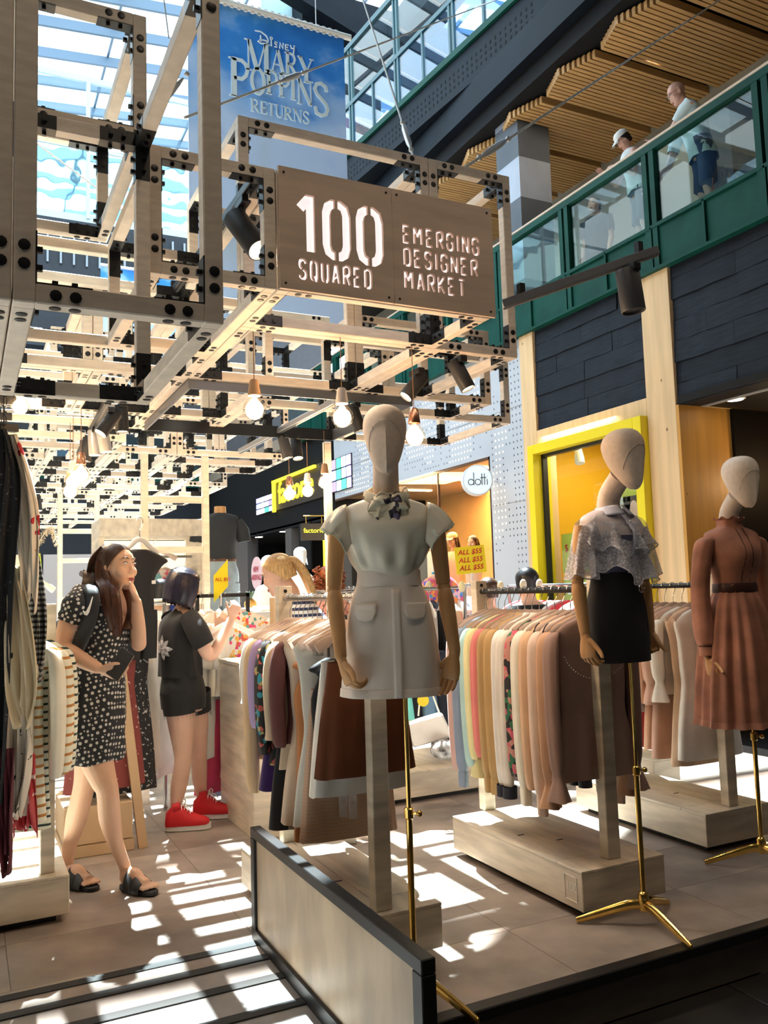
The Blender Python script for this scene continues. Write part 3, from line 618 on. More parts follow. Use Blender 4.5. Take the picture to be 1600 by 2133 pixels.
def frame(i0, i1, j0, j1, k0, k1, label, group=None, single=False):
    o = (gx(i0), gy(j0), gz(k0)); nx, ny, nz = i1-i0, j1-j0, k1-k0; D = (nx*MOD, ny*MOD, nz*MOD)
    t = thing('timber_cube_frame', label, 'frame', o, group=group); WPOS[t.name] = Vector((0, 0, 0))
    e = .0016
    for ax in range(3):
        o1, o2 = (ax+1) % 3, (ax+2) % 3
        for e1 in (0, 1):
            for e2 in (0, 1):
                L = D[ax]-(2*e if ax == 2 else 2*B); p = [0, 0, 0]
                p[ax] = e if ax == 2 else B; p[o1] = D[o1]-B-e if e1 else e; p[o2] = D[o2]-B-e if e2 else e
                if ax == 0: L = D[0]-2*B
                if ax == 1: L = D[1]-2*B
                put('beam', beam_mesh(L, ax), t, local=True, loc=p)
    for sx in (0, 1):
        for sy in (0, 1):
            for sz in (0, 1):
                put('corner_bracket', bracket_mesh(-1 if sx else 1, -1 if sy else 1, -1 if sz else 1), t, local=True, loc=(D[0]*sx, D[1]*sy, D[2]*sz))
    if single:
        for ax in range(3):
            o1, o2 = (ax+1) % 3, (ax+2) % 3
            for e1 in (0, 1):
                for e2 in (0, 1):
                    for s in (.085, .125, D[ax]-.085, D[ax]-.125):
                        for (f, ef, h, eh) in ((o1, e1, o2, e2), (o2, e2, o1, e1)):
                            c = [0, 0, 0]; c[ax] = s; c[f] = D[f] if ef else 0; c[h] = D[h]-B/2 if eh else B/2
                            kk = (f, ef)
                            if not ((f == 1 and ef == 0) or (f == 2 and ef == 0) or (f == 0 and o[0] > 1.5 and ef == 1)): continue
                            if kk not in bolt_me:
                                g = G(); bolt_geo(g, (0, 0, 0), f, 1 if ef else -1); bolt_me[kk] = g.mesh('bolt', BOLT, smooth=True, angle=30)
                            put('bolt', bolt_me[kk], t, local=True, loc=c)
    else: put('bolts', bolts_mesh(nx, ny, nz), t, local=True, kind='stuff')
    return t
near = [
    (0, 1, 0, 2, 0, 2, 'large dark timber cube frame hanging lowest at the upper left, nearest the camera'),
    (-1, 0, 0, 2, 0, 2, 'timber frame cut off by the left edge, beside the nearest hanging cube'),
    (1, 2, 2, 4, 1, 2, 'timber cube frame holding the spotlight just left of the stencil sign'),
    (2, 4, 2, 3, 1, 2, 'wide timber frame that carries the stencil sign'),
    (2, 4, 3, 5, 1, 3, 'tall timber frame rising behind the left half of the stencil sign'),
    (4, 5, 3, 5, 1, 3, 'tall timber frame at the right end, rising beside the stencil sign'),
    (4, 6, 5, 6, 1, 2, 'low timber frame stepping out right behind the tall end frame'),
    (5, 7, 6, 8, 1, 2, 'timber frame stepping out farthest right towards the perforated wall'),
    (0, 1, 2, 4, 2, 3, 'timber frame up behind the nearest hanging cube, high left'),
    (-1, 0, 3, 5, 1, 3, 'tall timber frame behind the left-edge frame'),
    (2, 3, 5, 7, 1, 2, 'timber frame above the two hanging bulbs left of the near mannequin head'),
    (3, 5, 6, 8, 1, 2, 'timber frame over the black angle-steel tray'),
]
for a in near: frame(*a, single=a[2] <= 6)
occ = set()
for a in near:
    for i in range(a[0], a[1]):
        for j in range(a[2], a[3]):
            for k in range(a[4], a[5]): occ.add((i, j, k))
rl = random.Random(11); far_cells = []
ORD = ('first', 'second', 'third', 'fourth', 'fifth', 'sixth', 'seventh', 'eighth', 'ninth', 'tenth', 'eleventh', 'twelfth', 'thirteenth', 'fourteenth', 'fifteenth', 'sixteenth', 'seventeenth', 'eighteenth', 'nineteenth', 'twentieth', 'last')
cnt = {}
for j in range(4, 25):
    i = -6 if j < 16 else -4
    while i < 5:
        if rl.random() < (.22 if j < 8 and i < 1 else .20): i += 1; continue
        nx = rl.choice((1, 2, 2)); ny = rl.choice((1, 2, 2)); k0 = 1; nz = rl.choice((1, 1, 1, 1, 2))
        nx = min(nx, 5-i)
        if rl.random() < .14 and j > 7: k0 = 2
        cells = [(a, b, c) for a in range(i, i+nx) for b in range(j, j+ny) for c in range(k0, k0+nz)]
        if any(c in occ for c in cells):
            nx = ny = nz = 1; cells = [(i, j, k0)]
            if any(c in occ for c in cells): i += 1; continue
        occ.update(cells)
        row = j; cnt[row] = cnt.get(row, 0)+1
        far_cells.append((i, i+nx, j, j+ny, k0, k0+nz, row, cnt[row]))
        i += nx
for (a, b, c, d, e, f, row, n) in far_cells:
    frame(a, b, c, d, e, f, 'pale timber lattice cube, %s row back, %s from the left' % (ORD[row-4], ORD[n-1]), group='cube frames of the overhead lattice')

# ---- sign: plywood boards with stencil cut lettering over a white back
sign = thing('stencil_sign', 'plywood box sign with stencil-cut white lettering hanging from the timber lattice', 'sign', (.987, 2.76, 2.47))
SY = 2.745
def seg(p, q, w): return (p, q, w)
def ribbon(g, P, w, y0, y1, closed=False):
    """flat stroke of width w along 2D points, pushed from y0 to y1"""
    n = len(P); L = []; Rr = []
    for i in range(n):
        a = P[(i-1) % n] if (closed or i > 0) else P[i]; b = P[(i+1) % n] if (closed or i < n-1) else P[i]
        p = P[i]
        def nrm(u, v):
            d = (v[0]-u[0], v[1]-u[1]); l = math.hypot(*d) or 1; return (-d[1]/l, d[0]/l)
        n1 = nrm(a, p) if a != p else nrm(p, b); n2 = nrm(p, b) if b != p else n1
        m = (n1[0]+n2[0], n1[1]+n2[1]); l2 = m[0]*m[0]+m[1]*m[1]; s = min(2/(l2 or 1), 1.5)
        L.append((p[0]+m[0]*w/2*s, p[1]+m[1]*w/2*s)); Rr.append((p[0]-m[0]*w/2*s, p[1]-m[1]*w/2*s))
    vs = [(x, y0, z) for x, z in L]+[(x, y0, z) for x, z in Rr]+[(x, y1, z) for x, z in L]+[(x, y1, z) for x, z in Rr]
    fs = []
    for i in range(n if closed else n-1):
        k = (i+1) % n
        fs += [(i, k, n+k, n+i), (2*n+i, 3*n+i, 3*n+k, 2*n+k), (i, 2*n+i, 2*n+k, k), (n+i, n+k, 3*n+k, 3*n+i)]
    if not closed: fs += [(0, n, 3*n, 2*n), (n-1, 3*n-1, 4*n-1, 2*n-1)]
    g.add(vs, fs)
def oct_arc(x0, x1, z0, z1, c, part):
    """half of an O with cut corners: part 'l' or 'r'"""
    m = (x0+x1)/2; gp = (x1-x0)*.07
    if part == 'l': return [(m-gp, z1), (x0+c, z1), (x0+c*.3, z1-c*.3), (x0, z1-c), (x0, z0+c), (x0+c*.3, z0+c*.3), (x0+c, z0), (m-gp, z0)]
    return [(m+gp, z1), (x1-c, z1), (x1-c*.3, z1-c*.3), (x1, z1-c), (x1, z0+c), (x1-c*.3, z0+c*.3), (x1-c, z0), (m+gp, z0)]
def glyph(ch):
    """stencil strokes in a 0.62 x 1 box"""
    w = .62; c = .2; g = .05
    O = [oct_arc(0, w, 0, 1, c, 'l'), oct_arc(0, w, 0, 1, c, 'r')]
    T = {'0': O, 'Q': O+[[(w*.55, .22), (w*1.05, -.08)]],
         '1': [[(.05, .80), (.30, 1.0), (.36, 1.0), (.36, 0)]],
         'S': [[(w, .80), (w-.06, .94), (w-c, 1), (c, 1), (.06, .94), (0, .8), (0, .70), (.05, .6), (.22, .52)], [(.34, .48), (w-.05, .38), (w, .28), (w, .2), (w-.06, .06), (w-c, 0), (c, 0), (.06, .06), (0, .2)]],
         'U': [[(0, 1), (0, c), (.06, .06), (c, 0), (w/2-.05, 0)], [(w/2+.06, 0), (w-c, 0), (w-.06, .06), (w, c), (w, 1)]],
         'A': [[(0, 0), (w*.44, 1)], [(w*.56, 1), (w, 0)], [(w*.3, .3), (w*.62, .3)]],
         'R': [[(0, 0), (0, 1)], [(.12, 1), (w-c, 1), (w-.05, .95), (w, .85), (w, .67), (w-.05, .55), (w-c, .5), (.14, .5)], [(w*.55, .44), (w, 0)]],
         'E': [[(w*.9, 1), (0, 1), (0, .57)], [(0, .46), (0, 0), (w*.9, 0)], [(.13, .52), (w*.8, .52)]],
         'D': [[(0, 0), (0, 1)], [(.12, 1), (w-c, 1), (w-.05, .94), (w, .8), (w, .2), (w-.05, .06), (w-c, 0), (.12, 0)]],
         'M': [[(0, 0), (0, 1)], [(.10, .98), (.38, .42)], [(.38, .42), (.66, .98)], [(.76, 1), (.76, 0)]],
         'G': [[(w, .78), (w-.05, .93), (w-c, 1), (c, 1), (.06, .94), (0, .8), (0, .54)], [(0, .44), (0, .2), (.06, .06), (c, 0), (w-c, 0), (w-.05, .06), (w, .2), (w, .46), (w*.6, .46)]],
         'I': [[(.06, 0), (.06, 1)]],
         'N': [[(0, 0), (0, 1)], [(.09, .96), (w-.09, .04)], [(w, 0), (w, 1)]],
         'K': [[(0, 0), (0, 1)], [(w, 1), (.12, .5)], [(.20, .42), (w, 0)]],
         'T': [[(0, 1), (w, 1)], [(w/2, .9), (w/2, 0)]]}
    return T[ch], (.86 if ch == 'M' else .14 if ch == 'I' else .42 if ch == '1' else w)
def word(g, s, x, z, h, sw, gap, xs):
    for ch in s:
        st, w = glyph(ch)
        for P in st: ribbon(g, [(x+p[0]*h*xs, z+p[1]*h) for p in P], sw, SY-.02, SY+.04)
        x += w*h*xs+gap
gA = G(); word(gA, '100', 1.058, 2.622, .197, .034, .055, .655); word(gA, 'SQUARED', 1.06, 2.520, .069, .0115, .0200, .54)
gB = G(); word(gB, 'EMERGING', 1.487, 2.722, .066, .0108, .0205, .62); word(gB, 'DESIGNER', 1.487, 2.632, .066, .0108, .0205, .62); word(gB, 'MARKET', 1.487, 2.542, .066, .0108, .0205, .62)
for nm, x0, x1, g in (('left', .985, 1.437, gA), ('right', 1.440, 1.893, gB)):
    b = G().box(x0, x1, SY, SY+.014, 2.474, 2.926).obj('board', SIGNPLY, sign)
    cut = g.mesh('cut', SIGNPLY); co = bpy.data.objects.new('cut', cut); COL.objects.link(co)
    md = b.modifiers.new('cut', 'BOOLEAN'); md.object = co; md.operation = 'DIFFERENCE'; md.solver = 'EXACT'; md.use_self = True
    bpy.context.view_layer.update(); dg = bpy.context.evaluated_depsgraph_get(); ev = b.evaluated_get(dg); nb = bpy.data.meshes.new_from_object(ev); b.modifiers.clear(); b.data = nb
    b.location = -Vector((.987, 2.76, 2.47))
    bpy.data.objects.remove(co); bpy.data.meshes.remove(cut)
    for (sx, sz) in ((.02, .02), (.43, .02), (.02, .43), (.43, .43)): G().lathe([(.005, 0), (.004, .003)], (x0+sx, SY, 2.474+sz), 8, ax=(0, -1, 0)).obj('screw', BOLT, sign)
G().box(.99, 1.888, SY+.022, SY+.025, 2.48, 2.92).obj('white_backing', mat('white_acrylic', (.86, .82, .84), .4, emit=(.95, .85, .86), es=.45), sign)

# ---- spotlights on black track
def spotlamp(p, d, lab, L=.19, r=.042, m=None, e=18, on=True, hang=.06, group=None):
    d = Vector(d).normalized(); p = Vector(p); m = m or BLACKP
    t = thing('track_spotlight', lab, 'spotlight', p, group=group)
    g = G(); g.box(p.x-.018, p.x+.018, p.y-.05, p.y+.05, p.z-.03, p.z+.0); g.obj('adapter', BLACK, t, bevel=.003)
    c = p+Vector((0, 0, -.03-hang))
    G().tube([p+Vector((0, 0, -.03)), c], .011, 8).obj('yoke', BLACK, t)
    a = c-d*L*.35; b = c+d*L*.65
    G().lathe([(r*.96, 0), (r, .006), (r, L-.004), (r*.97, L), (r*.88, L), (r*.86, L-.012)], a, 24, ax=d).obj('housing', m, t, smooth=True, angle=40)
    G().lathe([(r*.86, 0), (r*.86, .003)], b-d*.012, 20, ax=d).obj('lamp_face', LAMPW if on else BLACK, t)
    if on: spot_light('spot_lamp', b+d*.01, b+d, e, (1, .82, .62), 70, .6, .03, t)
    return t
def track(a, b, lab, group=None, m=None):
    t = thing('lighting_track', lab, 'track', a, group=group)
    G().bar(a, b, .036, .034).obj('rail', m or BLACK, t, bevel=.003); a, b = Vector(a), Vector(b); d = (b-a).normalized()*.02; s = d.cross(Vector((0, 0, 1))).normalized()*.007
    G().bar(a+Vector((0, 0, -.0175)), b+Vector((0, 0, -.0175)), .012, .004).obj('slot', mat('track_slot', (.12, .12, .12), .4, .5), t)
    for p in (a+(b-a)*.12, a+(b-a)*.88): G().box(p.x-.012, p.x+.012, p.y-.012, p.y+.012, p.z+.015, p.z+.06).obj('clip', BLACK, t)
    return t
TA = (0.933, 2.86, 2.904); TB = (1.05, 3.9, 3.14)
track((TA[0], TA[1], TA[2]+.01), (TA[0]-.02, 4.3, TA[2]+.005), 'black lighting track inside the cube frame left of the stencil sign')
spotlamp((TA[0]-.005, 2.99, TA[2]-.01), (.28, -.62, -.85), 'large black spotlight shining beside the stencil sign', L=.215, r=.046, e=26, hang=.085)
track((1.90, 2.70, 2.512), (2.36, 2.32, 2.66), 'grey lighting track sticking out past the right end of the stencil sign', m=mat('grey_track', (.16, .16, .17), .4, .3))
spotlamp((2.27, 2.39, 2.612), (.07, -.06, -1), 'black spotlight hanging in front of the charcoal shingles, lamp off', L=.165, r=.046, on=False, hang=.045, m=mat('graphite', (.06, .06, .065), .4))
P_ = lambda q: Vector(q)
for (q, d, lab) in (((2.052, 3.295, 2.47), (.35, -.3, -1), 'black spotlight tilted right under the lattice, right of the near mannequin'),
                    ((1.97, 3.552, 2.47), (-.75, .1, -.9), 'black spotlight tilted left beside the copper bulb'),
                    ((0.677, 4.562, 2.4), (-.62, -.2, -.9), 'black spotlight, nearest of the row under the cube at the upper left'),
                    ((0.762, 4.74, 2.47), (.03, -.05, -1), 'short black spotlight pointing straight down beside the nearest of the left row'),
                    ((0.686, 5.26, 2.42), (.05, .0, -1), 'silver spotlight in the left row of track lights'),
                    ((0.719, 5.126, 2.42), (.18, .0, -1), 'black spotlight pointing down in the left row, beside the silver one'),
                    ((0.678, 5.508, 2.42), (-.15, .0, -1), 'small black spotlight at the far end of the left row'),
                    ((1.89, 5.252, 2.45), (.2, -.1, -1), 'grey spotlight pointing down right of the ladder frame'),
                    ((1.984, 5.278, 2.45), (.0, -.3, -1), 'spotlight with its lit face showing right of the ladder frame'),
                    ((0.606, 8.564, 2.4), (.1, -.2, -1), 'small spotlight low at the far left of the lattice'),
                    ((1.948, 4.248, 2.45), (.3, -.1, -1), 'dark spotlight half hidden behind the second hanging bulb')):
    m = mat('silver_lamp', (.55, .55, .57), .3, .6) if 'silver' in lab else (mat('graphite') if 'grey' in lab else None)
    spotlamp((q[0], q[1], q[2]), d, lab, L=.15, r=.036, m=m, e=15, hang=.035)
track((0.666, 4.572, 2.44), (0.723, 6.329, 2.44), 'lighting track carrying the left row of spotlights')
track((1.862, 4.306, 2.47), (1.839, 6.089, 2.47), 'long silver lighting track running back above the hanging bulbs', m=mat('silver_track', (.5, .5, .52), .3, .7))
# ---- black angle-steel tray
tr = thing('angle_steel_tray', 'black angle-steel rectangle bolted under the lattice above the ladder frame', 'tray', (.98, 4.11, 2.43))
TZ = 2.462
G().bar((.98, 5.24, TZ), (2.24, 5.24, TZ), .012, .075).obj('front_angle', BLACK, tr); G().bar((.985, 4.1, TZ), (.985, 5.24, TZ), .012, .075).obj('side_angle', mat('grey_steel', (.16, .17, .19), .35, .7), tr)
G().bar((2.235, 4.1, TZ), (2.235, 5.24, TZ), .012, .075).obj('side_angle', MATS['grey_steel'], tr); G().bar((.98, 4.105, TZ), (2.24, 4.105, TZ), .012, .075).obj('back_angle', MATS['grey_steel'], tr)
# ---- pendant bulbs
GLB = glass('bulb_glass', (1, .95, .88), refl=.22); FIL = mat('filament', (1, .7, .3), .5, emit=(1, .62, .25), es=60); HALO = mat('bulb_warm', (1, .8, .55), .3, emit=(1, .62, .30), es=3.0, trans=.66)
OAKC = mat('beech_cap', (.55, .33, .17), .5, var=.1, vs=8); CONC = mat('concrete_cap', (.5, .47, .45), .7)
def bulb(p, cap, lab, s=1.0, top=2.52, e=7):
    p = Vector(p); t = thing('pendant_bulb', lab, 'pendant lamp', (p.x, p.y, top))
    r = .0475*s; cz = p.z+r*1.12
    G().lathe([(.003, -r*1.0), (r*.5, -r*.87), (r*.87, -r*.5), (r, 0), (r*.9, r*.45), (r*.62, r*.83), (r*.36, r*1.12), (r*.30, r*1.3)], p, 24).obj('bulb', GLB, t, smooth=True)
    G().ball(p+Vector((0, 0, -.004)), r*.80, r*.80, r*.84, 16, 10).obj('glow', HALO, t, smooth=True)
    g = G()
    for k in range(6): a = k*pi/3; g.tube([p+Vector((r*.14*cos(a), r*.14*sin(a), r*.55)), p+Vector((r*.26*cos(a+.3), r*.26*sin(a+.3), -r*.3)), p+Vector((r*.16*cos(a+.5), r*.16*sin(a+.5), r*.45))], .0011*s, 4)
    g.obj('filament', FIL, t)
    G().lathe([(.027*s, 0), (.0275*s, .004), (.019*s, .062*s), (.014*s, .068*s), (.004, .069*s)], (p.x, p.y, cz+.002), 20).obj('cap', cap, t, smooth=True, angle=40)
    G().tube([(p.x, p.y, cz+.07*s), (p.x, p.y, top)], .0022, 6).obj('cord', mat('bronze_cord', (.30, .17, .09), .5), t)
    point_light('bulb_light', p, e, (1, .66, .36), .03, t)
bulb((1.066, 3.317, 2.163), OAKC, 'glowing globe bulb on a beech cap, left of the two nearest'); bulb((1.412, 3.204, 2.13), CONC, 'glowing globe bulb on a pale concrete cap beside the near mannequin head')
bulb((1.757, 3.207, 2.068), COPPER, 'glowing globe bulb on a copper cap, right of the near mannequin head')
bulb((2.024, 5.54, 2.091), COPPER, 'bulb on a copper cap in front of the yellow neon name', top=2.47); bulb((2.174, 5.574, 2.12), CONC, 'bulb on a white cap between two others before the neon sign', top=2.47)
bulb((2.131, 5.146, 2.125), OAKC, 'bulb on a beech cap before the violet light panel', top=2.47)
bulb((0.572, 4.916, 2.092), COPPER, 'bulb on a copper cap in the cluster left of centre', top=2.47); bulb((0.555, 5.15, 2.081), CONC, 'bulb on a white cap in the middle of the left cluster', top=2.47); bulb((0.563, 5.373, 2.055), OAKC, 'lowest bulb of the left cluster, on a beech cap', top=2.47)
bulb((0.252, 4.816, 2.434), OAKC, 'bulb high at the far left behind the hanging chain', top=2.55); bulb((2.175, 8.487, 2.157), OAKC, 'far small bulb on a beech cap over the white ladder frame', top=2.47)
# ---- steel wires
WIRE = mat('steel_wire', (.62, .62, .60), .45, .15)
def wire(a, b, lab, r=.006, tb=None):
    a, b = Vector(a), Vector(b); t = thing('steel_wire', lab, 'wire', a); d = (b-a).normalized()
    G().tube([a, b], r, 6).obj('cable', WIRE, t)
    if tb:
        L = (b-a).length; c = a+d*tb*L
        G().tube([c-d*.16, c-d*.12, c-d*.08, c+d*.08, c+d*.12, c+d*.16], [r, r*2, r*2.6, r*2.6, r*2, r], 8).obj('turnbuckle', mat('galvanised', (.66, .66, .64), .35, .3), t, smooth=True)
        G().ball(c-d*.19, r*2.2, n=8, m=6).ball(c+d*.19, r*2.2, n=8, m=6).obj('shackle', MATS['galvanised'], t, smooth=True)
    return t
wire((2.10, 3.25, 3.385), (6.5, 5.397, 7.009), 'steel wire running from the lattice up right across the striped column', .007, .06)
wire((1.86, 3.3, 3.385), (2.663, 5.492, 5.997), 'steel wire rising steeply left from the lattice top', .006, .10)
wire((0.791, 3.329, 3.373), (6.5, 8.789, 9.374), 'steel wire crossing in front of the blue banner', .006, .13)
wire((0.322, 4.744, 3.874), (0.706, 4.587, 3.549), 'short bracing wire inside the nearest hanging cube', .004); wire((0.706, 4.587, 3.549), (0.721, 4.159, 3.277), 'wire end with a turnbuckle behind the nearest hanging cube', .005, .5)
wire((0.749, 3.228, 3.461), (.62, 3.21, 2.92+.35), 'short shackled wire over the cube frame left of the sign', .005, .6)
wire((0.724, 3.415, 3.951), (0.727, 3.327, 3.701), 'thin loose wire at the top left before the skylight', .003)
ch = thing('hanging_chain', 'black link chain hanging at the left edge above the scarves', 'chain', (0.134, 3.635, 2.483))
c0 = Vector((0.131, 3.637, 2.483)); c1 = Vector((0.133, 3.678, 2.07)); n = 11; g = G()
for k in range(n):
    c = c0+(c1-c0)*(k+.5)/n; a = (.009, .002) if k % 2 else (.002, .009); Lk = (c0-c1).length/n*.62
    g.tube([c+Vector((a[0]*cos(t), a[1]*cos(t), Lk*sin(t))) for t in [2*pi*q/12 for q in range(13)]], .0018, 5)
g.obj('links', BLACK, ch, smooth=True)

# ---- blue banner
bn = thing('film_banner', 'long blue sky banner with white film title hanging above the lattice', 'banner', (3.1, 8.6, 8.0))
SKYB = mat('banner_sky', (.012, .16, .62), .55)
_n = SKYB.node_tree.nodes; _l = SKYB.node_tree.links; _b = _n['Principled BSDF']; _tc = _n.new('ShaderNodeTexCoord'); _mp = _n.new('ShaderNodeMapping'); _mp.inputs['Scale'].default_value = (.9, 1, 1.2)
_z = _n.new('ShaderNodeTexNoise'); _z.inputs['Scale'].default_value = 1.5; _z.inputs['Detail'].default_value = 7; _z.inputs['Roughness'].default_value = .5
_sp = _n.new('ShaderNodeSeparateXYZ'); _ma = _n.new('ShaderNodeMath'); _ma.operation = 'MULTIPLY_ADD'; _ma.inputs[1].default_value = -.30; _ma.inputs[2].default_value = 2.36
_ad = _n.new('ShaderNodeMath'); _ad.operation = 'ADD'; _r = _n.new('ShaderNodeValToRGB')
_l.new(_tc.outputs['Object'], _mp.inputs[0]); _l.new(_mp.outputs[0], _z.inputs['Vector']); _l.new(_tc.outputs['Object'], _sp.inputs[0]); _l.new(_sp.outputs['Z'], _ma.inputs[0]); _l.new(_ma.outputs[0], _ad.inputs[0]); _l.new(_z.outputs['Fac'], _ad.inputs[1]); _l.new(_ad.outputs[0], _r.inputs[0]); _l.new(_r.outputs[0], _b.inputs['Base Color'])
_e = _r.color_ramp.elements; _e[0].position = .38; _e[0].color = (.015, .20, .68, 1); _e[1].position = .92; _e[1].color = (.58, .74, .95, 1); _x = _e.new(.60); _x.color = (.05, .32, .80, 1); _x = _e.new(.70); _x.color = (.32, .58, .90, 1)
_tr = _n.new('ShaderNodeBsdfTranslucent'); _mx = _n.new('ShaderNodeMixShader'); _mx.inputs[0].default_value = .10; _l.new(_r.outputs[0], _tr.inputs[0]); _l.new(_b.outputs[0], _mx.inputs[1]); _l.new(_tr.outputs[0], _mx.inputs[2]); _l.new(_mx.outputs[0], _n['Material Output'].inputs[0])
BY = 8.6; bx0 = (2.432, 8.6, 7.925)[0]-.35; bx1 = (3.936, 8.6, 6.611)[0]; bz1 = 7.93; bz0 = 4.35
G().box(bx0, bx1, BY, BY+.012, bz0, bz1).obj('sheet', SKYB, bn)
G().tube([(bx0-.05, BY, bz1+.02), (bx1+.09, BY, bz1+.02)], .035, 10).obj('top_rod', WHITE, bn)
g = G()
for k in range(22): x = bx0+.1+(bx1-bx0-.2)*k/21; g.box(x-.018, x+.018, BY-.02, BY+.014, bz1-.03, bz1+.06)
g.obj('clips', WHITE, bn, kind='stuff')
for x in (bx0+.3, bx1-.35): G().tube([(x, BY, bz1+.05), (x, BY, 13.2)], .006, 5).obj('cable', WIRE, bn)
BL = mat('banner_letter', (.78, .93, 1.0), .5)
def serif_glyph(ch):
    """strokes (points, width) in a box 1 high: thick and thin strokes plus serifs"""
    th, tn = .17, .06
    def sf(x, z, w=.3): return ([(x-w/2, z), (x+w/2, z)], .05)
    o = lambda cx, r, a0, a1: [(cx+r*cos(radians(a0+(a1-a0)*i/10)), .5+.48*sin(radians(a0+(a1-a0)*i/10))) for i in range(11)]
    bowl = [(.10, .97), (.38, .97), (.50, .90), (.55, .76), (.50, .60), (.38, .50), (.14, .49)]
    T = {'M': ([([(.12, .02), (.12, .98)], tn), ([(.14, .98), (.46, .08)], th), ([(.48, .06), (.80, .98)], tn), ([(.84, .98), (.84, .02)], th), sf(.12, .025, .24), sf(.84, .025), sf(.06, .975, .2), sf(.88, .975, .24)], 1.02),
         'A': ([([(.08, .02), (.38, .98)], tn), ([(.40, .98), (.68, .02)], th), ([(.20, .34), (.55, .34)], .05), sf(.08, .025, .22), sf(.68, .025, .28)], .80),
         'R': ([([(.14, .02), (.14, .98)], th), (bowl, .11), ([(.30, .48), (.66, .02)], th*.85), sf(.14, .025), sf(.66, .025, .2), sf(.08, .975, .2)], .78),
         'Y': ([([(.06, .98), (.36, .48)], th), ([(.40, .48), (.66, .98)], tn), ([(.37, .5), (.37, .02)], th), sf(.06, .975, .26), sf(.66, .975, .22), sf(.37, .025)], .70),
         'P': ([([(.14, .02), (.14, .98)], th), (bowl, .11), sf(.14, .025), sf(.08, .975, .2)], .64),
         'O': ([(o(.36, .28, 90, 270), .14), (o(.36, .28, -90, 90), .14)], .74),
         'I': ([([(.14, .02), (.14, .98)], th), sf(.14, .025), sf(.14, .975)], .34),
         'N': ([([(.12, .02), (.12, .98)], tn), ([(.12, .98), (.66, .04)], th), ([(.68, .02), (.68, .98)], tn), sf(.12, .025, .22), sf(.06, .975, .2), sf(.68, .975, .24)], .80),
         'S': ([([(.50, .76), (.46, .90), (.30, .97), (.14, .92), (.08, .78), (.14, .64), (.30, .52), (.46, .40), (.52, .25), (.46, .10), (.30, .03), (.12, .08), (.07, .26)], .12)], .60),
         'E': ([([(.14, .02), (.14, .98)], th), ([(.1, .965), (.52, .965)], .05), ([(.1, .035), (.54, .035)], .05), ([(.14, .5), (.42, .5)], .05), ([(.52, .98), (.52, .8)], .04), ([(.54, .02), (.54, .2)], .04)], .62),
         'T': ([([(.30, .02), (.30, .98)], th), ([(.02, .965), (.58, .965)], .05), ([(.03, .97), (.03, .8)], .04), ([(.57, .97), (.57, .8)], .04), sf(.30, .025)], .62),
         'U': ([([(.12, .98), (.12, .24), (.20, .08), (.36, .03), (.50, .08), (.58, .24)], .12), ([(.58, .2), (.58, .98)], tn), sf(.12, .975, .26), sf(.58, .975, .2)], .72)}
    return T[ch]
def serif_word(g, s, x, z, hs, wx, dz=0.0, gap=.0):
    for i, ch in enumerate(s):
        h = hs[i] if isinstance(hs, (list, tuple)) else hs; st, w = serif_glyph(ch); zz = z[i] if isinstance(z, (list, tuple)) else z
        for P, sw in st: ribbon(g, [(x+p[0]*h*wx, zz+p[1]*h) for p in P], sw*h*.8, BY-.012, BY-.002)
        x += (w*h*wx)+gap
g = G()
serif_word(g, 'MARY', 2.725, [7.215, 7.275, 7.275, 7.235], [.37, .275, .275, .31], .78)
serif_word(g, 'POPPINS', 2.535, [6.86, 6.955, 6.99, 6.99, 6.99, 6.96, 6.87], [.46, .31, .285, .285, .285, .31, .42], .83, gap=-.006)
serif_word(g, 'RETURNS', 2.775, 6.74, .150, .95)
g.obj('title_lettering', BL, bn)
q = G(); dx = 2.84; dz = 7.60
S = [[(0, .16), (.10, .17), (.20, .12), (.235, .05), (.20, -.02), (.10, -.045), (.05, -.02), (.09, .02), (.17, .03), (.24, .02)], [(.10, .10), (.10, -.05)], [(.29, .06), (.29, -.04)], arc(.29, .10, .02, 0, 360, 8), [(.40, .05), (.35, .055), (.345, .03), (.395, .0), (.39, -.03), (.34, -.035)], [(.44, -.04), (.445, .06), (.50, -.03), (.505, .07)], [(.60, .06), (.545, .055), (.545, -.035), (.605, -.035)], [(.55, .01), (.59, .01)], [(.64, .07), (.65, .02), (.70, .02), (.71, .08)], [(.71, .05), (.69, -.09), (.65, -.10)]]
S = [[(a*.66, b*.66) for a, b in P] for P in S]; strokes(q, S, (dx, BY-.004, dz), (1, 0, 0), (0, 0, 1), .009, BL, None); q.obj('small_script', BL, bn, smooth=True)
# second, far banner glimpsed through the lattice
b2 = thing('far_blue_banner', 'far blue and white banner glimpsed through the lattice at the left', 'banner', (2.5, 16, 6.5))
G().box(2.2, 3.6, 16, 16.02, 5.2, 7.6).obj('sheet', SKYB, b2); text('lettering', 'LO', .55, (2.3, 15.99, 5.9), (1, 0, 0), ZU, LWHITE, b2, fat=.02); G().tube([(2.2, 16, 7.62), (3.6, 16, 7.62)], .03, 6).obj('top_rod', WHITE, b2); G().tube([(2.9, 16, 7.6), (2.9, 16, 12.2)], .01, 5).obj('cable', WIRE, b2)
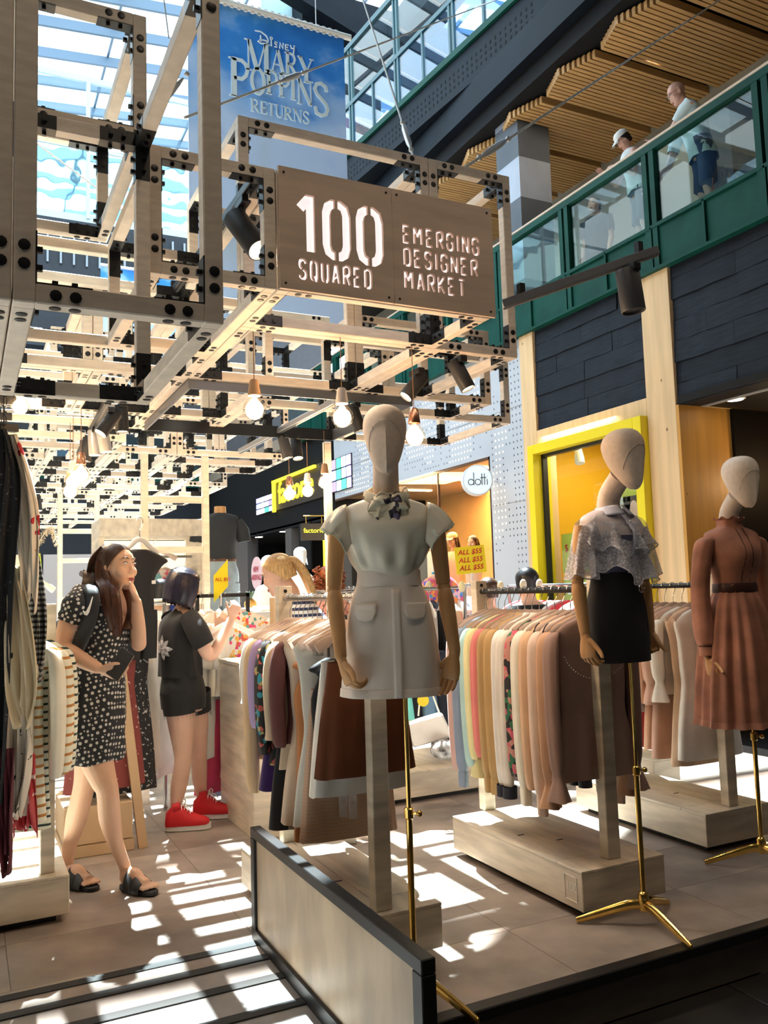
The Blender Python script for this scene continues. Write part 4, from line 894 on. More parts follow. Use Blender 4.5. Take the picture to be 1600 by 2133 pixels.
# ================================================================ plinths, racks, screen
PLYSIDE = PLY
def plinth(x0, x1, y0, y1, lab, z1=.20, group=None, seam=True, logo=False):
    t = thing('display_plinth', lab, 'plinth', ((x0+x1)/2, (y0+y1)/2, 0), group=group)
    G().box(x0, x1, y0, y1, .035, z1-.012).obj('body', PLYSIDE, t, bevel=.003)
    ym = y0+.17; xm = x0+(x1-x0)*.52
    for a in ((x0, x1, y0, ym-.001), (x0, xm-.001, ym+.001, y1), (xm+.001, x1, ym+.001, y1)): G().box(*a, z1-.0118, z1).obj('top_board', PLYTOP, t, bevel=.0015)
    G().box(x0+.05, x1-.05, y0+.05, y1-.05, 0, .035).obj('recessed_base', BLACK, t)
    for (a, b) in ((.3, .35), (.7, .2)):
        xx, yy = x0+(x1-x0)*a*.6, y0+(y1-y0)*b+.2; G().box(xx, xx+.035, yy, yy+.012, z1, z1+.0012).obj('slot_plate', BLACK, t)
    if logo:
        W_ = mat('white_stencil', (.86, .84, .78), .6); g = G(); zc = .115; yc = y0+.075; s = .040; X = x0-.0005
        for (a, b) in (((-s, -s*1.25), (s, -s*1.25)), ((s, -s*1.25), (s, s*1.25)), ((s, s*1.25), (-s, s*1.25)), ((-s, s*1.25), (-s, -s*1.25))): g.bar((X, yc+a[0], zc+a[1]), (X, yc+b[0], zc+b[1]), .001, .0045, up=(1, 0, 0))
        g.obj('stencil_border', W_, t); text('stencil_number', '100', .056, (X, yc+.035, zc-.012), MU, ZU, W_, t, off=.0006, ext=.0003, space=.9)
    return t
plinth(1.20, 1.66, 2.94, 4.05, 'whitewashed plywood plinth behind the low screen, under the nearest clothes rack')
plinth(2.33, 2.79, 2.93, 3.98, 'whitewashed plywood plinth with a stencilled 100 under the middle clothes rack', logo=True)
plinth(3.43, 3.90, 3.29, 4.33, 'whitewashed plywood plinth under the right clothes rack')
plinth(2.45, 3.25, 5.05, 5.75, 'pale plywood plinth further back under the row of trousers and bags', z1=.2)
plinth(4.05, 4.28, 4.3, 5.6, 'plywood plinth far right beyond the right rack', z1=.24)
plinth(-.60, .43, 4.07, 5.05, 'plywood plinth cut by the left edge, under the striped shirts', z1=.2)
SATIN = mat('satin_steel', (.45, .44, .43), .25, .9)
def rack(x, y0, y1, z, lab, dark=True, pz=.2, knob=True):
    t = thing('clothes_rack', lab, 'rack', (x, (y0+y1)/2, pz))
    for y in (y0, y1): G().box(x-.035, x+.035, y-.028, y+.028, pz+.0005, z+.06).obj('post', PLY, t, bevel=.003)
    g = G(); g.tube([(x, y0+.02, z), (x, y1-.02, z)], .0145, 14); g.obj('rail', mat('dark_rail', (.03, .03, .032), .25, .6) if dark else SATIN, t, smooth=True)
    for y, d in ((y0, -1), (y1, -1)): G().lathe([(.009, 0), (.009, .003)], (x, y-.028, z+.035), 10, ax=(0, -1, 0)).obj('bolt', BOLT, t)
    return t
RZ = 1.375
rack(1.43, 3.0, 4.03, RZ, 'timber post clothes rack with a steel rail behind the near mannequin', dark=False)
rack(2.565, 3.02, 4.0, RZ, 'timber post clothes rack with a dark rail behind the middle mannequin')
rack(3.685, 3.36, 4.28, RZ, 'timber post clothes rack with a dark rail behind the right mannequin')
lp = thing('rack_post', 'square timber rack post standing on the left plinth beside the striped shirts', 'post', (.34, 4.16, .2)); G().box(.315, .375, 4.13, 4.19, .2005, 1.385).obj('post', PLY, lp, bevel=.003)
# low screen
sc = thing('low_screen', 'low plywood screen in a black frame standing beside the entrance ramp', 'screen', (1.09, 2.75, 0))
x0, x1 = 1.073, 1.117; ya, yb = 2.02, 3.49; zb, zt = -.03, .442
G().box(x0, x1, ya, yb, zt-.04, zt).obj('top_rail', BLACK, sc, bevel=.003); G().box(x0, x1, ya, yb, zb, zb+.075).obj('bottom_rail', BLACK, sc, bevel=.003)
G().box(x0, x1, yb-.045, yb, zb+.0755, zt-.0405).obj('upright', BLACK, sc, bevel=.003); G().box(x0, x1, ya, ya+.055, zb+.0755, zt-.0405).obj('upright', BLACK, sc, bevel=.003)
G().box(x0+.012, x1-.008, ya+.055, yb-.045, zb+.075, zt-.04).obj('panel', mat('knotty_ply', (.66, .51, .35), .42, var=.2, vs=1.8, st=(1, 3, 1.2), bump=.04), sc); add_knots(MATS['knotty_ply'], (.08, .05, .03), 2.6)
G().box(1.09, 1.112, 1.9, 3.48, -.187, -.031).obj('platform_side_board', mat('platform_side', (.33, .29, .24), .6, var=.1), pe)
# counter end
ce = thing('counter_end', 'tall plywood end panel of a counter between the girl and the nearest rack', 'counter', (1.6, 5.15, 0))
G().box(1.50, 1.68, 4.80, 5.50, .0, .965).obj('body', PLY, ce, bevel=.003); G().box(1.495, 1.685, 4.795, 5.505, .966, .985).obj('top', PLYTOP, ce)
# ================================================================ hangers and garments
HANG = mat('blush_wood_hanger', (.66, .52, .44), .45, var=.05, vs=8); HOOK = mat('hanger_wire', (.72, .70, .67), .22, 1.0)
_hm = {}
def hanger_meshes(w=.20, k='wood'):
    if (w, k) not in _hm:
        h = [(.0, 0, -.108), (.0, 0, -.05)]+[(.002+.021*sin(radians(a))*1.0, 0, -.004+.021*cos(radians(a))) for a in range(130, -100, -25)]
        h = [(0, 0, -.108), (0, 0, -.06), (.012, 0, -.035), (.021, 0, -.012), (.020, 0, .006), (.010, 0, .0185), (-.004, 0, .019), (-.016, 0, .012), (-.0195, 0, .001)]
        hk = G().tube(crom(h, 3), .0022, 6).mesh('hook', HOOK, smooth=True)
        P = crom([(-w, 0, -.195), (-w*.8, 0, -.172), (-w*.45, 0, -.138), (-.02, 0, -.112), (.02, 0, -.112), (w*.45, 0, -.138), (w*.8, 0, -.172), (w, 0, -.195)], 3)
        n = len(P); rs = [.021 if min(i, n-1-i) == 0 else (.0235 if min(i, n-1-i) < 4 else .0165) for i in range(n)]
        bar = G().tube(P, rs, 8, flat=.42, up=(0, 0, 1)).mesh('shoulder_bar', HANG if k == 'wood' else WHITE, smooth=True, angle=60)
        _hm[(w, k)] = (hk, bar)
    return _hm[(w, k)]
def hanger(x, y, z, rz, lab, group, w=.2, k='wood'):
    t = thing('clothes_hanger', lab, 'hanger', (x, y, z), rz, group); a, b = hanger_meshes(w, k)
    put('hook', a, t, local=True); put('shoulder_bar', b, t, local=True); return t
FAB = {}
def fabric(name, col, rough=.7, var=.05, pat=None, c2=None, sc=40, thr=.5, sheen=.03, st=(1, 1, 1), trans=0, rnd=.35, rot=None):
    if name in FAB: return FAB[name]
    m = mat(name, col, rough, var=var if not pat else 0, vs=9, bump=.06, bs=220, sheen=sheen, trans=trans); FAB[name] = m
    if pat:
        n = m.node_tree.nodes; l = m.node_tree.links; b = n['Principled BSDF']
        tc = n.new('ShaderNodeTexCoord'); mp = n.new('ShaderNodeMapping'); mp.inputs['Scale'].default_value = st; mp.inputs['Rotation'].default_value = rot or (0, 0, 0); l.new(tc.outputs['Object'], mp.inputs[0])
        r = n.new('ShaderNodeValToRGB'); r.color_ramp.interpolation = 'CONSTANT'; e = r.color_ramp.elements
        if pat == 'stripe':
            w = n.new('ShaderNodeTexWave'); w.bands_direction = 'Z'; w.inputs['Scale'].default_value = sc; l.new(mp.outputs[0], w.inputs['Vector']); l.new(w.outputs['Fac'], r.inputs[0])
            e[0].position = 0; e[0].color = (*col, 1); e[1].position = thr; e[1].color = (*c2[0], 1)
        elif pat == 'dots':
            w = n.new('ShaderNodeTexVoronoi'); w.inputs['Scale'].default_value = sc; w.inputs['Randomness'].default_value = rnd; l.new(mp.outputs[0], w.inputs['Vector']); l.new(w.outputs['Distance'], r.inputs[0])
            e[0].position = 0; e[0].color = (*c2[0], 1); e[1].position = thr; e[1].color = (*col, 1)
        elif pat == 'floral':
            w = n.new('ShaderNodeTexVoronoi'); w.inputs['Scale'].default_value = sc; l.new(mp.outputs[0], w.inputs['Vector'])
            sp = n.new('ShaderNodeSeparateColor'); l.new(w.outputs['Color'], sp.inputs[0]); l.new(sp.outputs[0], r.inputs[0])
            cs = [col]+list(c2); e[0].position = 0; e[0].color = (*col, 1); e[1].position = thr; e[1].color = (*cs[1], 1)
            for i, c in enumerate(cs[2:]): x = e.new(thr+(1-thr)*(i+1)/(len(cs)-1)); x.color = (*c, 1)
        elif pat == 'noise':
            w = n.new('ShaderNodeTexNoise'); w.inputs['Scale'].default_value = sc; w.inputs['Detail'].default_value = 2; l.new(mp.outputs[0], w.inputs['Vector']); l.new(w.outputs['Fac'], r.inputs[0])
            cs = [col]+list(c2); e[0].position = 0; e[0].color = (*col, 1); e[1].position = thr; e[1].color = (*cs[1], 1)
            for i, c in enumerate(cs[2:]): x = e.new(thr+.08*(i+1)); x.color = (*c, 1)
        l.new(r.outputs[0], b.inputs['Base Color'])
    return m
def cloth_loft(g, prof, n=36, folds=5, seed=0, amp=1.0, open_=True, sx=0.0):
    """prof: (z, half width, half depth, fold depth, x shift)"""
    q = random.Random(seed); ph = [q.random()*6.28 for _ in range(4)]; fr = [folds, folds*2+1]
    rings = []
    for (z, hw, ht, fd, xs) in prof:
        r = []
        for k in range(n):
            a = 2*pi*k/n; c, s = cos(a), sin(a)
            f = amp*fd*(.65*sin(fr[0]*a+ph[0]+z*1.6)+.35*sin(fr[1]*a+ph[1]-z*2.5))
            x = (abs(c)**.75)*(1 if c > 0 else -1)*(hw+f*.35)+xs+sx*0; y = (abs(s)**.8)*(1 if s > 0 else -1)*(ht+f)+.3*f
            r.append((x, y, z+.5*f*(.4 if fd > .012 else 0)))
        rings.append(r)
    g.loft(rings, cap=not open_); return g
def interp(prof, n=4): return crom(prof, n)
def garment_meshes(kind, L, w, sl, seed, flare=1.0, cuff='plain'):
    """local: x across the hanger, z down; returns body and two sleeves"""
    b = G(); s = []
    if kind in ('top', 'dress', 'vest'):
        ww = w*.92
        prof = [(-.118, .045, .024, 0, 0), (-.13, .085, .028, 0, 0), (-.155, .15, .030, 0, 0), (-.185, .192, .032, .001, 0), (-.215, .205 if kind != 'vest' else .15, .034, .003, 0), (-.30, ww, .036, .006, 0), (-.45, ww*.95, .036, .010, 0)]
        zl = -.118-L
        if kind == 'dress': prof += [(-.55, ww*.92, .037, .012, 0), ((zl-.55)/2, ww*(1+.1*flare), .045, .016, 0), (zl, ww*(1+.22*flare), .05, .022, 0)]
        else: prof += [((zl-.45)/2, ww*.97, .038, .012, 0), (zl, ww*(.98+.08*flare), .04, .014, 0)]
        cloth_loft(b, interp(prof, 3), 40, 4, seed)
        if sl > 0:
            for d in (-1, 1):
                q = random.Random(seed+d); sw = q.uniform(-.015, .015)
                P = [(d*.185, 0, -.185), (d*.207, .0, -.215), (d*.222, sw*.3, -.30), (d*.228, sw*.7, -.185-sl*.55), (d*.222, sw, -.185-sl*.9), (d*.218, sw*1.1, -.185-sl)]
                rs = [.030, .046, .053, .050, .046, .034 if cuff != 'wide' else .06]
                if cuff == 'ruffle': P += [(d*.218, sw*1.2, -.185-sl-.03), (d*.222, sw*1.3, -.185-sl-.11)]; rs += [.040, .075]
                if cuff == 'band': P += [(d*.218, sw*1.1, -.185-sl-.01), (d*.218, sw*1.1, -.185-sl-.08)]; rs += [.038, .036]
                Q = crom([p+(r,) for p, r in zip(P, rs)], 4); g = G(); n = 18; rings = []
                for i, (x, y, z, r) in enumerate(Q):
                    f = min(1, i/8); rings.append([(x+(r*.62)*cos(2*pi*k/n)*(1+.16*f*sin(5*2*pi*k/n+seed)), y+r*.78*sin(2*pi*k/n)*(1+.16*f*sin(4*2*pi*k/n+seed+i*.12)), z) for k in range(n)])
                g.loft(rings, cap=False); s.append(g)
    elif kind == 'skirt':
        cloth_loft(b, interp([(-.20, w*.78, .03, .002, 0), (-.24, w*.80, .032, .004, 0), (-.20-L*.5, w*(.9+.1*flare), .04, .014, 0), (-.20-L, w*(1+.2*flare), .045, .022, 0)], 5), 40, 7, seed)
    elif kind == 'pants':
        for d in (-1, 1):
            g = b; cloth_loft(g, interp([(-.16, w*.42, .03, .002, d*w*.35), (-.35, w*.42, .034, .006, d*w*.34), (-.16-L*.6, w*.34, .03, .008, d*w*.33), (-.16-L, w*.32, .03, .008, d*w*.33)], 4), 24, 3, seed+d)
    elif kind == 'drape':
        cloth_loft(b, interp([(-.02, w*.2, .02, .004, 0), (-.10, w*.45, .03, .012, 0), (-.3, w*.8, .04, .02, 0), (-L*.6, w, .05, .028, 0), (-L, w*.9, .04, .03, 0)], 5), 44, 5, seed)
    return b, s
def garment(name, kind, x, y, z, rz, m, lab, cat, L=.5, w=.2, sl=0, seed=0, cuff='plain', flare=1.0, collar=False, group=None, m2=None, trim=None, drop=0):
    t = thing(name, lab, cat, (x, y, z), rz, group); b, s = garment_meshes(kind, L, w, sl, seed, flare, cuff)
    if drop:
        b.v = [(p[0], p[1], p[2]-drop) for p in b.v]
    put('body', b.mesh('body', m, smooth=True, angle=70), t, local=True)
    for g in s: put('sleeve', g.mesh('sleeve', m2 or m, smooth=True, angle=70), t, local=True)
    if collar:
        g = G(); rings = []
        for k in range(13):
            a = -.35*pi+1.7*pi*k/12; c = (.055*cos(a+pi/2+.0), .032*sin(a+pi/2)); rings.append([(c[0]*1.0, c[1], -.108), (c[0]*1.25, c[1]*1.3, -.122), (c[0]*1.75, c[1]*1.5, -.150), (c[0]*1.7, c[1]*1.45, -.152)])
        g.loft(rings, cap=False, closed=False); put('collar', g.mesh('collar', trim or m, smooth=True), t, local=True)
    return t
C8 = lambda r, g, b: tuple(min(.86, x*(1.22 if r+g+b > 330 else 1)) for x in s2l((r, g, b)))
WHT = fabric('white_cotton', (.88, .86, .83)); IVO = fabric('ivory_cotton', (.84, .79, .70)); OFFW = fabric('off_white_crepe', (.70, .66, .61))
# middle rack, from the far post to the near post
seqB = [
 ('top', fabric('mauve_pink', C8(200, 165, 158)), 'mauve pink blouse at the far end of the middle rack', .62, .74, 'plain'),
 ('top', fabric('slate_blue_satin', C8(124, 140, 165), .45), 'slate blue blouse with full gathered cuffs on the middle rack', .62, .74, 'band'),
 ('top', fabric('pale_aqua', C8(170, 205, 205)), 'pale aqua blouse just in front of the slate blue one', .60, .70, 'plain'),
 ('dress', fabric('pale_yellow', C8(232, 212, 160)), 'long pale yellow dress on the middle rack', .82, .66, 'plain'),
 ('top', fabric('coral_pink', C8(210, 120, 118)), 'coral pink blouse beside the khaki shirts', .78, .64, 'plain'),
 ('top', fabric('khaki_a', C8(172, 142, 96)), 'khaki shirt with a turned collar on the middle rack', .64, .72, 'band'),
 ('top', fabric('camel', C8(184, 152, 102)), 'camel shirt with buttoned cuffs on the middle rack', .64, .72, 'band'),
 ('top', WHT, 'white shirt with navy banded cuffs on the middle rack', .66, .74, 'navy'),
 ('top', fabric('pearl_grey', C8(214, 208, 200)), 'pearl white blouse behind the green floral one', .66, .74, 'navy'),
 ('top', fabric('green_floral', (.012, .012, .014), pat='floral', c2=((.02, .16, .07), (.55, .25, .2), (.6, .1, .15)), sc=34, thr=.35), 'black blouse with green and pink floral print on the middle rack', .66, .68, 'plain'),
 ('top', fabric('cream_crepe', C8(226, 214, 200)), 'cream crepe blouse with gathered cuffs beside the floral one', .66, .72, 'band'),
 ('top', fabric('peach_tan', C8(206, 170, 138)), 'peach tan blouse with a tied shoulder bow', .66, .72, 'plain'),
 ('top', fabric('blush_crepe', C8(212, 188, 172)), 'blush blouse with a tied shoulder bow', .66, .74, 'band'),
 ('dress', fabric('peach_ruffle', C8(190, 150, 120)), 'peach blouse with wide ruffled cuffs on the middle rack', .68, .66, 'ruffle'),
 ('dress', fabric('dusty_mauve', C8(150, 122, 112)), 'dusty mauve blouse with pearl trim hanging nearest on the middle rack', .72, .62, 'ruffle')]
NAVYC = fabric('navy_cuff', (.010, .013, .03))
for i, (k, m, lab, L, sl, cuff) in enumerate(seqB):
    y = 3.935-.0605*i; x = 2.565; rz = R.uniform(-.05, .05)
    hanger(x, y, RZ, rz, 'hanger holding the '+' '.join(lab.split()[:12]), 'hangers on the middle rack')
    t = garment('blouse' if k == 'top' else 'dress', k, x, y-.004, RZ, rz, m, lab, 'blouse' if k == 'top' else 'dress', L, .205, sl, 30+i, 'plain' if cuff == 'navy' else cuff, collar=i in (5, 6, 7, 8), group='clothes on the middle rack')
    if cuff == 'navy':
        for d in (-1, 1): put('navy_cuff', G().tube([(d*.218, 0, -.185-sl+.0), (d*.219, 0, -.185-sl-.055)], .035, 14, cap=False).mesh('navy_cuff', NAVYC), t, local=True)
    if 'bow' in lab: put('tie', G().tube(crom([(-.16, -.03, -.15), (-.19, -.05, -.16), (-.2, -.04, -.19), (-.17, -.04, -.17), (-.15, -.05, -.2)], 3), .003, 5).mesh('tie', NAVYC), t, local=True)
    if 'pearl' in lab:
        g = G(); [g.ball((.19*cos(radians(a)), -.048, -.24+.16*sin(radians(a))), .0035, n=6, m=4) for a in range(200, 341, 5)]; put('pearl_trim', g.mesh('pearl_trim', WHT, smooth=True), t, local=True)
# nearest rack (behind the near mannequin)
seqA = [
 ('top', WHT, 'white top with pale blue print at the far end of the nearest rack', .60, .30, 'wide'),
 ('top', fabric('sand', C8(206, 178, 140)), 'sand coloured long sleeve top on the nearest rack', .62, .70, 'plain'),
 ('top', fabric('lilac', C8(170, 150, 195)), 'lilac top partly hidden on the nearest rack', .66, .4, 'plain'),
 ('dress', fabric('violet_satin', C8(70, 40, 110), .4), 'violet pleated skirt dress on the nearest rack', .74, 0, 'plain'),
 ('top', fabric('black_print', (.012, .012, .014), pat='floral', c2=((.03, .3, .4), (.5, .1, .08), (.5, .4, .15)), sc=45, thr=.62), 'black blouse with bright small print on the nearest rack', .62, .50, 'plain'),
 ('dress', fabric('black_crepe', (.012, .012, .014)), 'black crepe dress on the nearest rack', .88, 0, 'plain'),
 ('top', fabric('oat', C8(198, 178, 152)), 'oat blouse with short wide sleeves on the nearest rack', .62, .42, 'wide'),
 ('top', fabric('maroon', C8(105, 60, 58)), 'dusky maroon top with elbow sleeves on the nearest rack', .50, .44, 'plain'),
 ('dress', fabric('stone', C8(196, 178, 158)), 'stone coloured wrap dress on the nearest rack', .82, .0, 'plain'),
 ('vest', fabric('tan_strap', C8(176, 116, 70)), 'tan strappy dress on the nearest rack', .78, 0, 'plain'),
 ('dress', fabric('grey_white', C8(205, 205, 198)), 'pale grey dress with a ruffled hem on the nearest rack', .80, 0, 'plain'),
 ('skirt', fabric('striped_beige', C8(176, 140, 112), pat='stripe', c2=((.50, .36, .28),), sc=22, thr=.6), 'beige striped skirt hanging low on the nearest rack', .60, 0, 'plain'),
 ('vest', fabric('black_vest', (.008, .009, .012)), 'black sleeveless top on clear straps, nearest rack', .52, 0, 'plain'),
 ('skirt', fabric('white_knit', C8(215, 212, 205)), 'white knitted skirt on the nearest rack', .52, 0, 'plain'),
 ('skirt', fabric('brown_suede', C8(112, 62, 34), .85), 'brown suede skirt at the front of the nearest rack', .44, 0, 'plain')]
for i, (k, m, lab, L, sl, cuff) in enumerate(seqA):
    y = 3.94-.0600*i; x = 1.43; rz = R.uniform(-.06, .06)
    hanger(x, y, RZ, rz, 'hanger holding the '+' '.join(lab.split()[:12]), 'hangers on the nearest rack')
    t = garment({'top': 'blouse', 'vest': 'vest_top', 'dress': 'dress', 'skirt': 'skirt'}[k], k, x, y-.004, RZ, rz, m, lab, {'top': 'blouse', 'vest': 'top', 'dress': 'dress', 'skirt': 'skirt'}[k], L, .2, sl, 60+i, cuff, group='clothes on the nearest rack', flare=.35 if k == 'skirt' else 1, drop=.10 if k == 'vest' else .17 if 'striped' in lab else .05 if k == 'skirt' else 0)
    if k in ('vest',):
        g = G(); [g.tube([(d*.10, 0, -.15), (d*.075, 0, -.20)], .005, 5) for d in (-1, 1)]; put('strap', g.mesh('strap', m), t, local=True)
    if k == 'skirt':
        g = G(); [g.box(d*.12-.016, d*.12+.016, -.02, .02, -.235, -.185) for d in (-1, 1)]; put('clip', g.mesh('clip', SATIN), t, local=True)
# tags and plastic sleeves under the nearest rack
TAG = mat('taupe_tag', (.20, .18, .155), .7); CLEAR = mat('clear_plastic', (.8, .82, .85), .08, spec=.9, trans=.62)
for i, (px, dep, lab) in enumerate((((1.265, 3.449, 0.462), 0, 'dark taupe swing tag in clear film hanging lowest under the nearest rack'), ((1.439, 3.531, 0.46), 0, 'lighter taupe swing tag in clear film right of the lowest one'), ((1.296, 3.703, 0.574), 0, 'grey card tag hanging under the stone dress'))):
    t = thing('swing_tag', lab, 'tag', px); c = Vector(px); u = Vector((.90, -.44, 0))
    G().obox(c, u*.032, Vector((.44, .9, 0))*.0012, (0, 0, .045)).obj('card', TAG, t); G().obox(c+Vector((0, 0, .006)), u*.037, Vector((.44, .9, 0))*.0022, (0, 0, .056)).obj('film', CLEAR, t)
    G().tube([c+Vector((0, 0, .06)), c+Vector((.002, .0, .20+.03*i))], .0012, 4).obj('string', WHITE, t)
for i, px in enumerate(((1.377, 3.215, 0.562), (1.404, 3.18, 0.558))):
    t = thing('plastic_sleeve', ('left', 'right')[i]+' one of two shiny clear plastic sleeves hanging under the brown skirt', 'tag', px); c = Vector(px); u = Vector((.8, -.6, 0))
    g = G(); g.sheet([[tuple(c+u*a+Vector((.3, .5, 0))*(.008*sin(a*120+z*60))+Vector((0, 0, z))) for a in (-.018, -.009, 0, .009, .018)] for z in (-.065, -.03, 0, .03, .06)])
    g.obj('sleeve', CLEAR, t, smooth=True); G().tube([c+Vector((0, 0, .058)), c+Vector((.0, .0, .21))], .0018, 5).obj('cord', mat('brown_cord', (.12, .06, .03), .7), t)
# right rack
seqC = [
 ('dress', fabric('denim_blue', C8(80, 118, 175)), 'mid blue dress at the far end of the right rack', .86, 0, 'plain'),
 ('top', IVO, 'ivory top at the back of the right rack', .5, .4, 'plain'),
 ('skirt', fabric('butter', C8(225, 190, 130)), 'butter yellow skirt on the right rack', .60, 0, 'plain'),
 ('dress', fabric('bright_red', (.55, .01, .015)), 'bright red hem showing on the right rack', .84, 0, 'plain'),
 ('top', fabric('rose_pale', C8(222, 180, 172)), 'pale rose blouse on the right rack', .6, .5, 'plain'),
 ('top', WHT, 'white blouse with a lace ball cuff on the right rack', .52, .52, 'ruffle'),
 ('top', fabric('grey_lilac', C8(205, 203, 212)), 'grey lilac blouse on the right rack', .6, .52, 'band'),
 ('dress', fabric('peach_lace', C8(205, 165, 138)), 'peach dress with lace flounce sleeves on the right rack', .80, .36, 'ruffle'),
 ('dress', fabric('blush_lace', C8(196, 160, 142)), 'blush dress with lace neckline on the right rack', .84, .36, 'ruffle'),
 ('top', fabric('white_lace', C8(222, 216, 208)), 'white lace trimmed top near the front of the right rack', .48, .34, 'ruffle'),
 ('dress', fabric('champagne', C8(208, 180, 152)), 'champagne dress near the front of the right rack', .86, 0, 'plain'),
 ('dress', WHT, 'white draped dress nearest on the right rack', .82, 0, 'plain')]
for i, (k, m, lab, L, sl, cuff) in enumerate(seqC):
    y = 4.22-.068*i; x = 3.685; rz = R.uniform(-.05, .05)
    hanger(x, y, RZ, rz, 'hanger holding the '+' '.join(lab.split()[:12]), 'hangers on the right rack')
    garment('blouse' if k == 'top' else k, k, x, y-.004, RZ, rz, m, lab, 'blouse' if k == 'top' else k, L, .2, sl, 90+i, cuff, group='clothes on the right rack')
# ---- row of racks further back: hangers, trousers, jeans, bags
def crack(a, b, z, lab, posts=True, m=None, base=0):
    """plain tube rack from a to b"""
    a, b = Vector((*a, 0)), Vector((*b, 0)); t = thing('clothes_rack', lab, 'rack', (a+b)/2); m = m or SATIN; up = Vector((0, 0, 1))
    G().tube([a+up*z, b+up*z], .013, 10).obj('rail', m, t, smooth=True)
    if posts:
        for p in (a, b): G().tube([p+up*(base+.001), p+up*(z+.012)], .014, 8).obj('post', m, t, smooth=True)
    return t
PLASW = mat('white_plastic', (.8, .8, .8), .35)
crack((2.1, 5.32), (3.35, 5.42), 1.40, 'silver rail of trousers behind the middle rack', base=.0)
pants = [('black', (.012, .012, .014)), ('nude', C8(178, 152, 140)), ('grey', C8(150, 142, 135)), ('light_grey', C8(190, 184, 178)), ('taupe', C8(150, 132, 118)), ('silver', C8(176, 170, 165)), ('charcoal', C8(90, 84, 80)), ('stone_grey', C8(168, 160, 152)), ('black_two', (.015, .015, .018))]
for i, (nm, c) in enumerate(pants):
    x = 2.30+.105*i; hanger(x, 5.34+.008*i, 1.40, 1.35, 'clip hanger of the '+nm.replace('_two', ' narrow').replace('_', ' ')+' trousers on the silver rail', 'hangers on the back rails', .13, 'white')
    garment('trousers', 'pants', x, 5.34+.008*i, 1.40, 1.35+R.uniform(-.1, .1), fabric('trouser_'+nm, c), nm.replace('_two', ' narrow').replace('_', ' ')+' trousers on the silver rail behind the middle rack', 'trousers', .72, .15, 0, 120+i, group='trousers on the back rail')
crack((2.75, 6.4), (4.2, 6.5), 1.42, 'long back rail of crowded chrome hangers', base=0)
crack((4.1, 4.5), (4.15, 6.0), 1.40, 'rail of white and pink tops right of the middle rack', base=0)
for i in range(34):
    x = 2.8+.041*i; hanger(x, 6.40+.002*i, 1.42, 1.5+R.uniform(-.15, .15), 'chrome hook hanger crowded on the long back rail', 'hangers on the back rails', .17, 'white')
for i in range(16): garment('blouse', 'top', 2.84+.085*i, 6.405, 1.42, 1.5+R.uniform(-.1, .1), fabric('back_row_%d' % (i % 6), [C8(225, 222, 218), C8(180, 190, 205), C8(215, 170, 165), C8(40, 40, 46), C8(200, 60, 70), C8(215, 200, 170)][i % 6]), ORD[i]+' from the left, '+['white', 'pale blue', 'pink', 'charcoal', 'red', 'beige'][i % 6]+' top crowded on the long back rail', 'blouse', .5, .17, .3, 150+i, group='tops on the long back rail')
for i in range(12): garment('blouse', 'top', 4.105+.003*i, 4.6+.11*i, 1.40, R.uniform(-.1, .1), fabric('back_row_%d' % ((i*2) % 6), WHT), ORD[i]+' from the front, '+['white', 'pink', 'red'][i % 3]+' top on the rail right of the middle rack', 'blouse', .55, .19, .4, 170+i, group='tops on the far right rail')
# knobbly wooden hanger ends rising over the back rail
for i, px in enumerate(((3.052, 5.435, 1.416), (3.269, 5.327, 1.408), (3.358, 5.283, 1.405), (3.525, 5.201, 1.4), (3.673, 5.126, 1.409), (3.78, 5.073, 1.405))):
    o = G().ball(px, .028, .02, .042, 12, 8).obj('rail_knob', mat('pale_knob', (.78, .68, .55), .5), smooth=True, label='%s pale wooden knob above the back rails, counted from the near mannequin' % ('first', 'second', 'third', 'fourth', 'fifth', 'sixth')[i], cat='knob', group='pale knobs above the back rails')
# jeans, turquoise skirt and white bag under the trousers rail
for i, (x, c, nm) in enumerate(((2.72, C8(35, 50, 75), 'dark indigo'), (2.84, C8(22, 26, 34), 'black'), (2.95, C8(110, 145, 175), 'light blue'), (3.07, C8(30, 36, 50), 'navy'))):
    garment('jeans', 'pants', x, 5.24, 1.12, .35, fabric('denim_'+nm.replace(' ', '_'), c, .8), nm+' jeans hanging low behind the slate blue blouse', 'jeans', .60, .16, 0, 200+i, group='jeans under the trousers rail')
garment('skirt', 'skirt', 2.47, 4.95, 1.16, .2, fabric('turquoise', C8(120, 215, 205)), 'turquoise skirt hanging beside the brown suede skirt', 'skirt', .52, .17, 0, 210)
q = Vector((2.613, 4.736, 0.521)); t = thing('white_handbag', 'white quilted handbag with a yellow round tag hanging behind the slate blue blouse', 'handbag', q)
G().obox(q, (.115, -.05, .03), (.02, .045, 0), (-.035, .0, .075)).obj('body', fabric('bag_leather', (.72, .70, .66), .35), t, bevel=.012); G().tube(crom([q+Vector((-.06, 0, .09)), q+Vector((-.03, 0, .26)), q+Vector((.02, 0, .27)), q+Vector((.08, -.02, .10))], 5), .006, 6).obj('strap', FAB['bag_leather'], t, smooth=True)
G().lathe([(.036, 0), (.036, .004)], q+Vector((-.055, -.06, .19)), 20, ax=(-.4, -.9, 0)).obj('round_tag', mat('tag_yellow', (.8, .6, .02), .5), t)
q = Vector((2.5, 4.424, 0.824)); G().lathe([(.04, 0), (.04, .004)], q, 20, ax=(-.4, -.9, 0)).obj('size_disc', mat('tag_yellow'), label='small yellow disc tag showing under the near mannequin hand', cat='tag')
q = Vector((2.658, 4.612, 0.416)); G().ball(q, .09, .07, .06, 14, 8).obj('folded_scarf', mat('black_white_scarf', (.3, .3, .3), .8, var=.9, vs=20), label='crumpled black and white bag on the back plinth beside the white handbag', cat='bag', smooth=True)
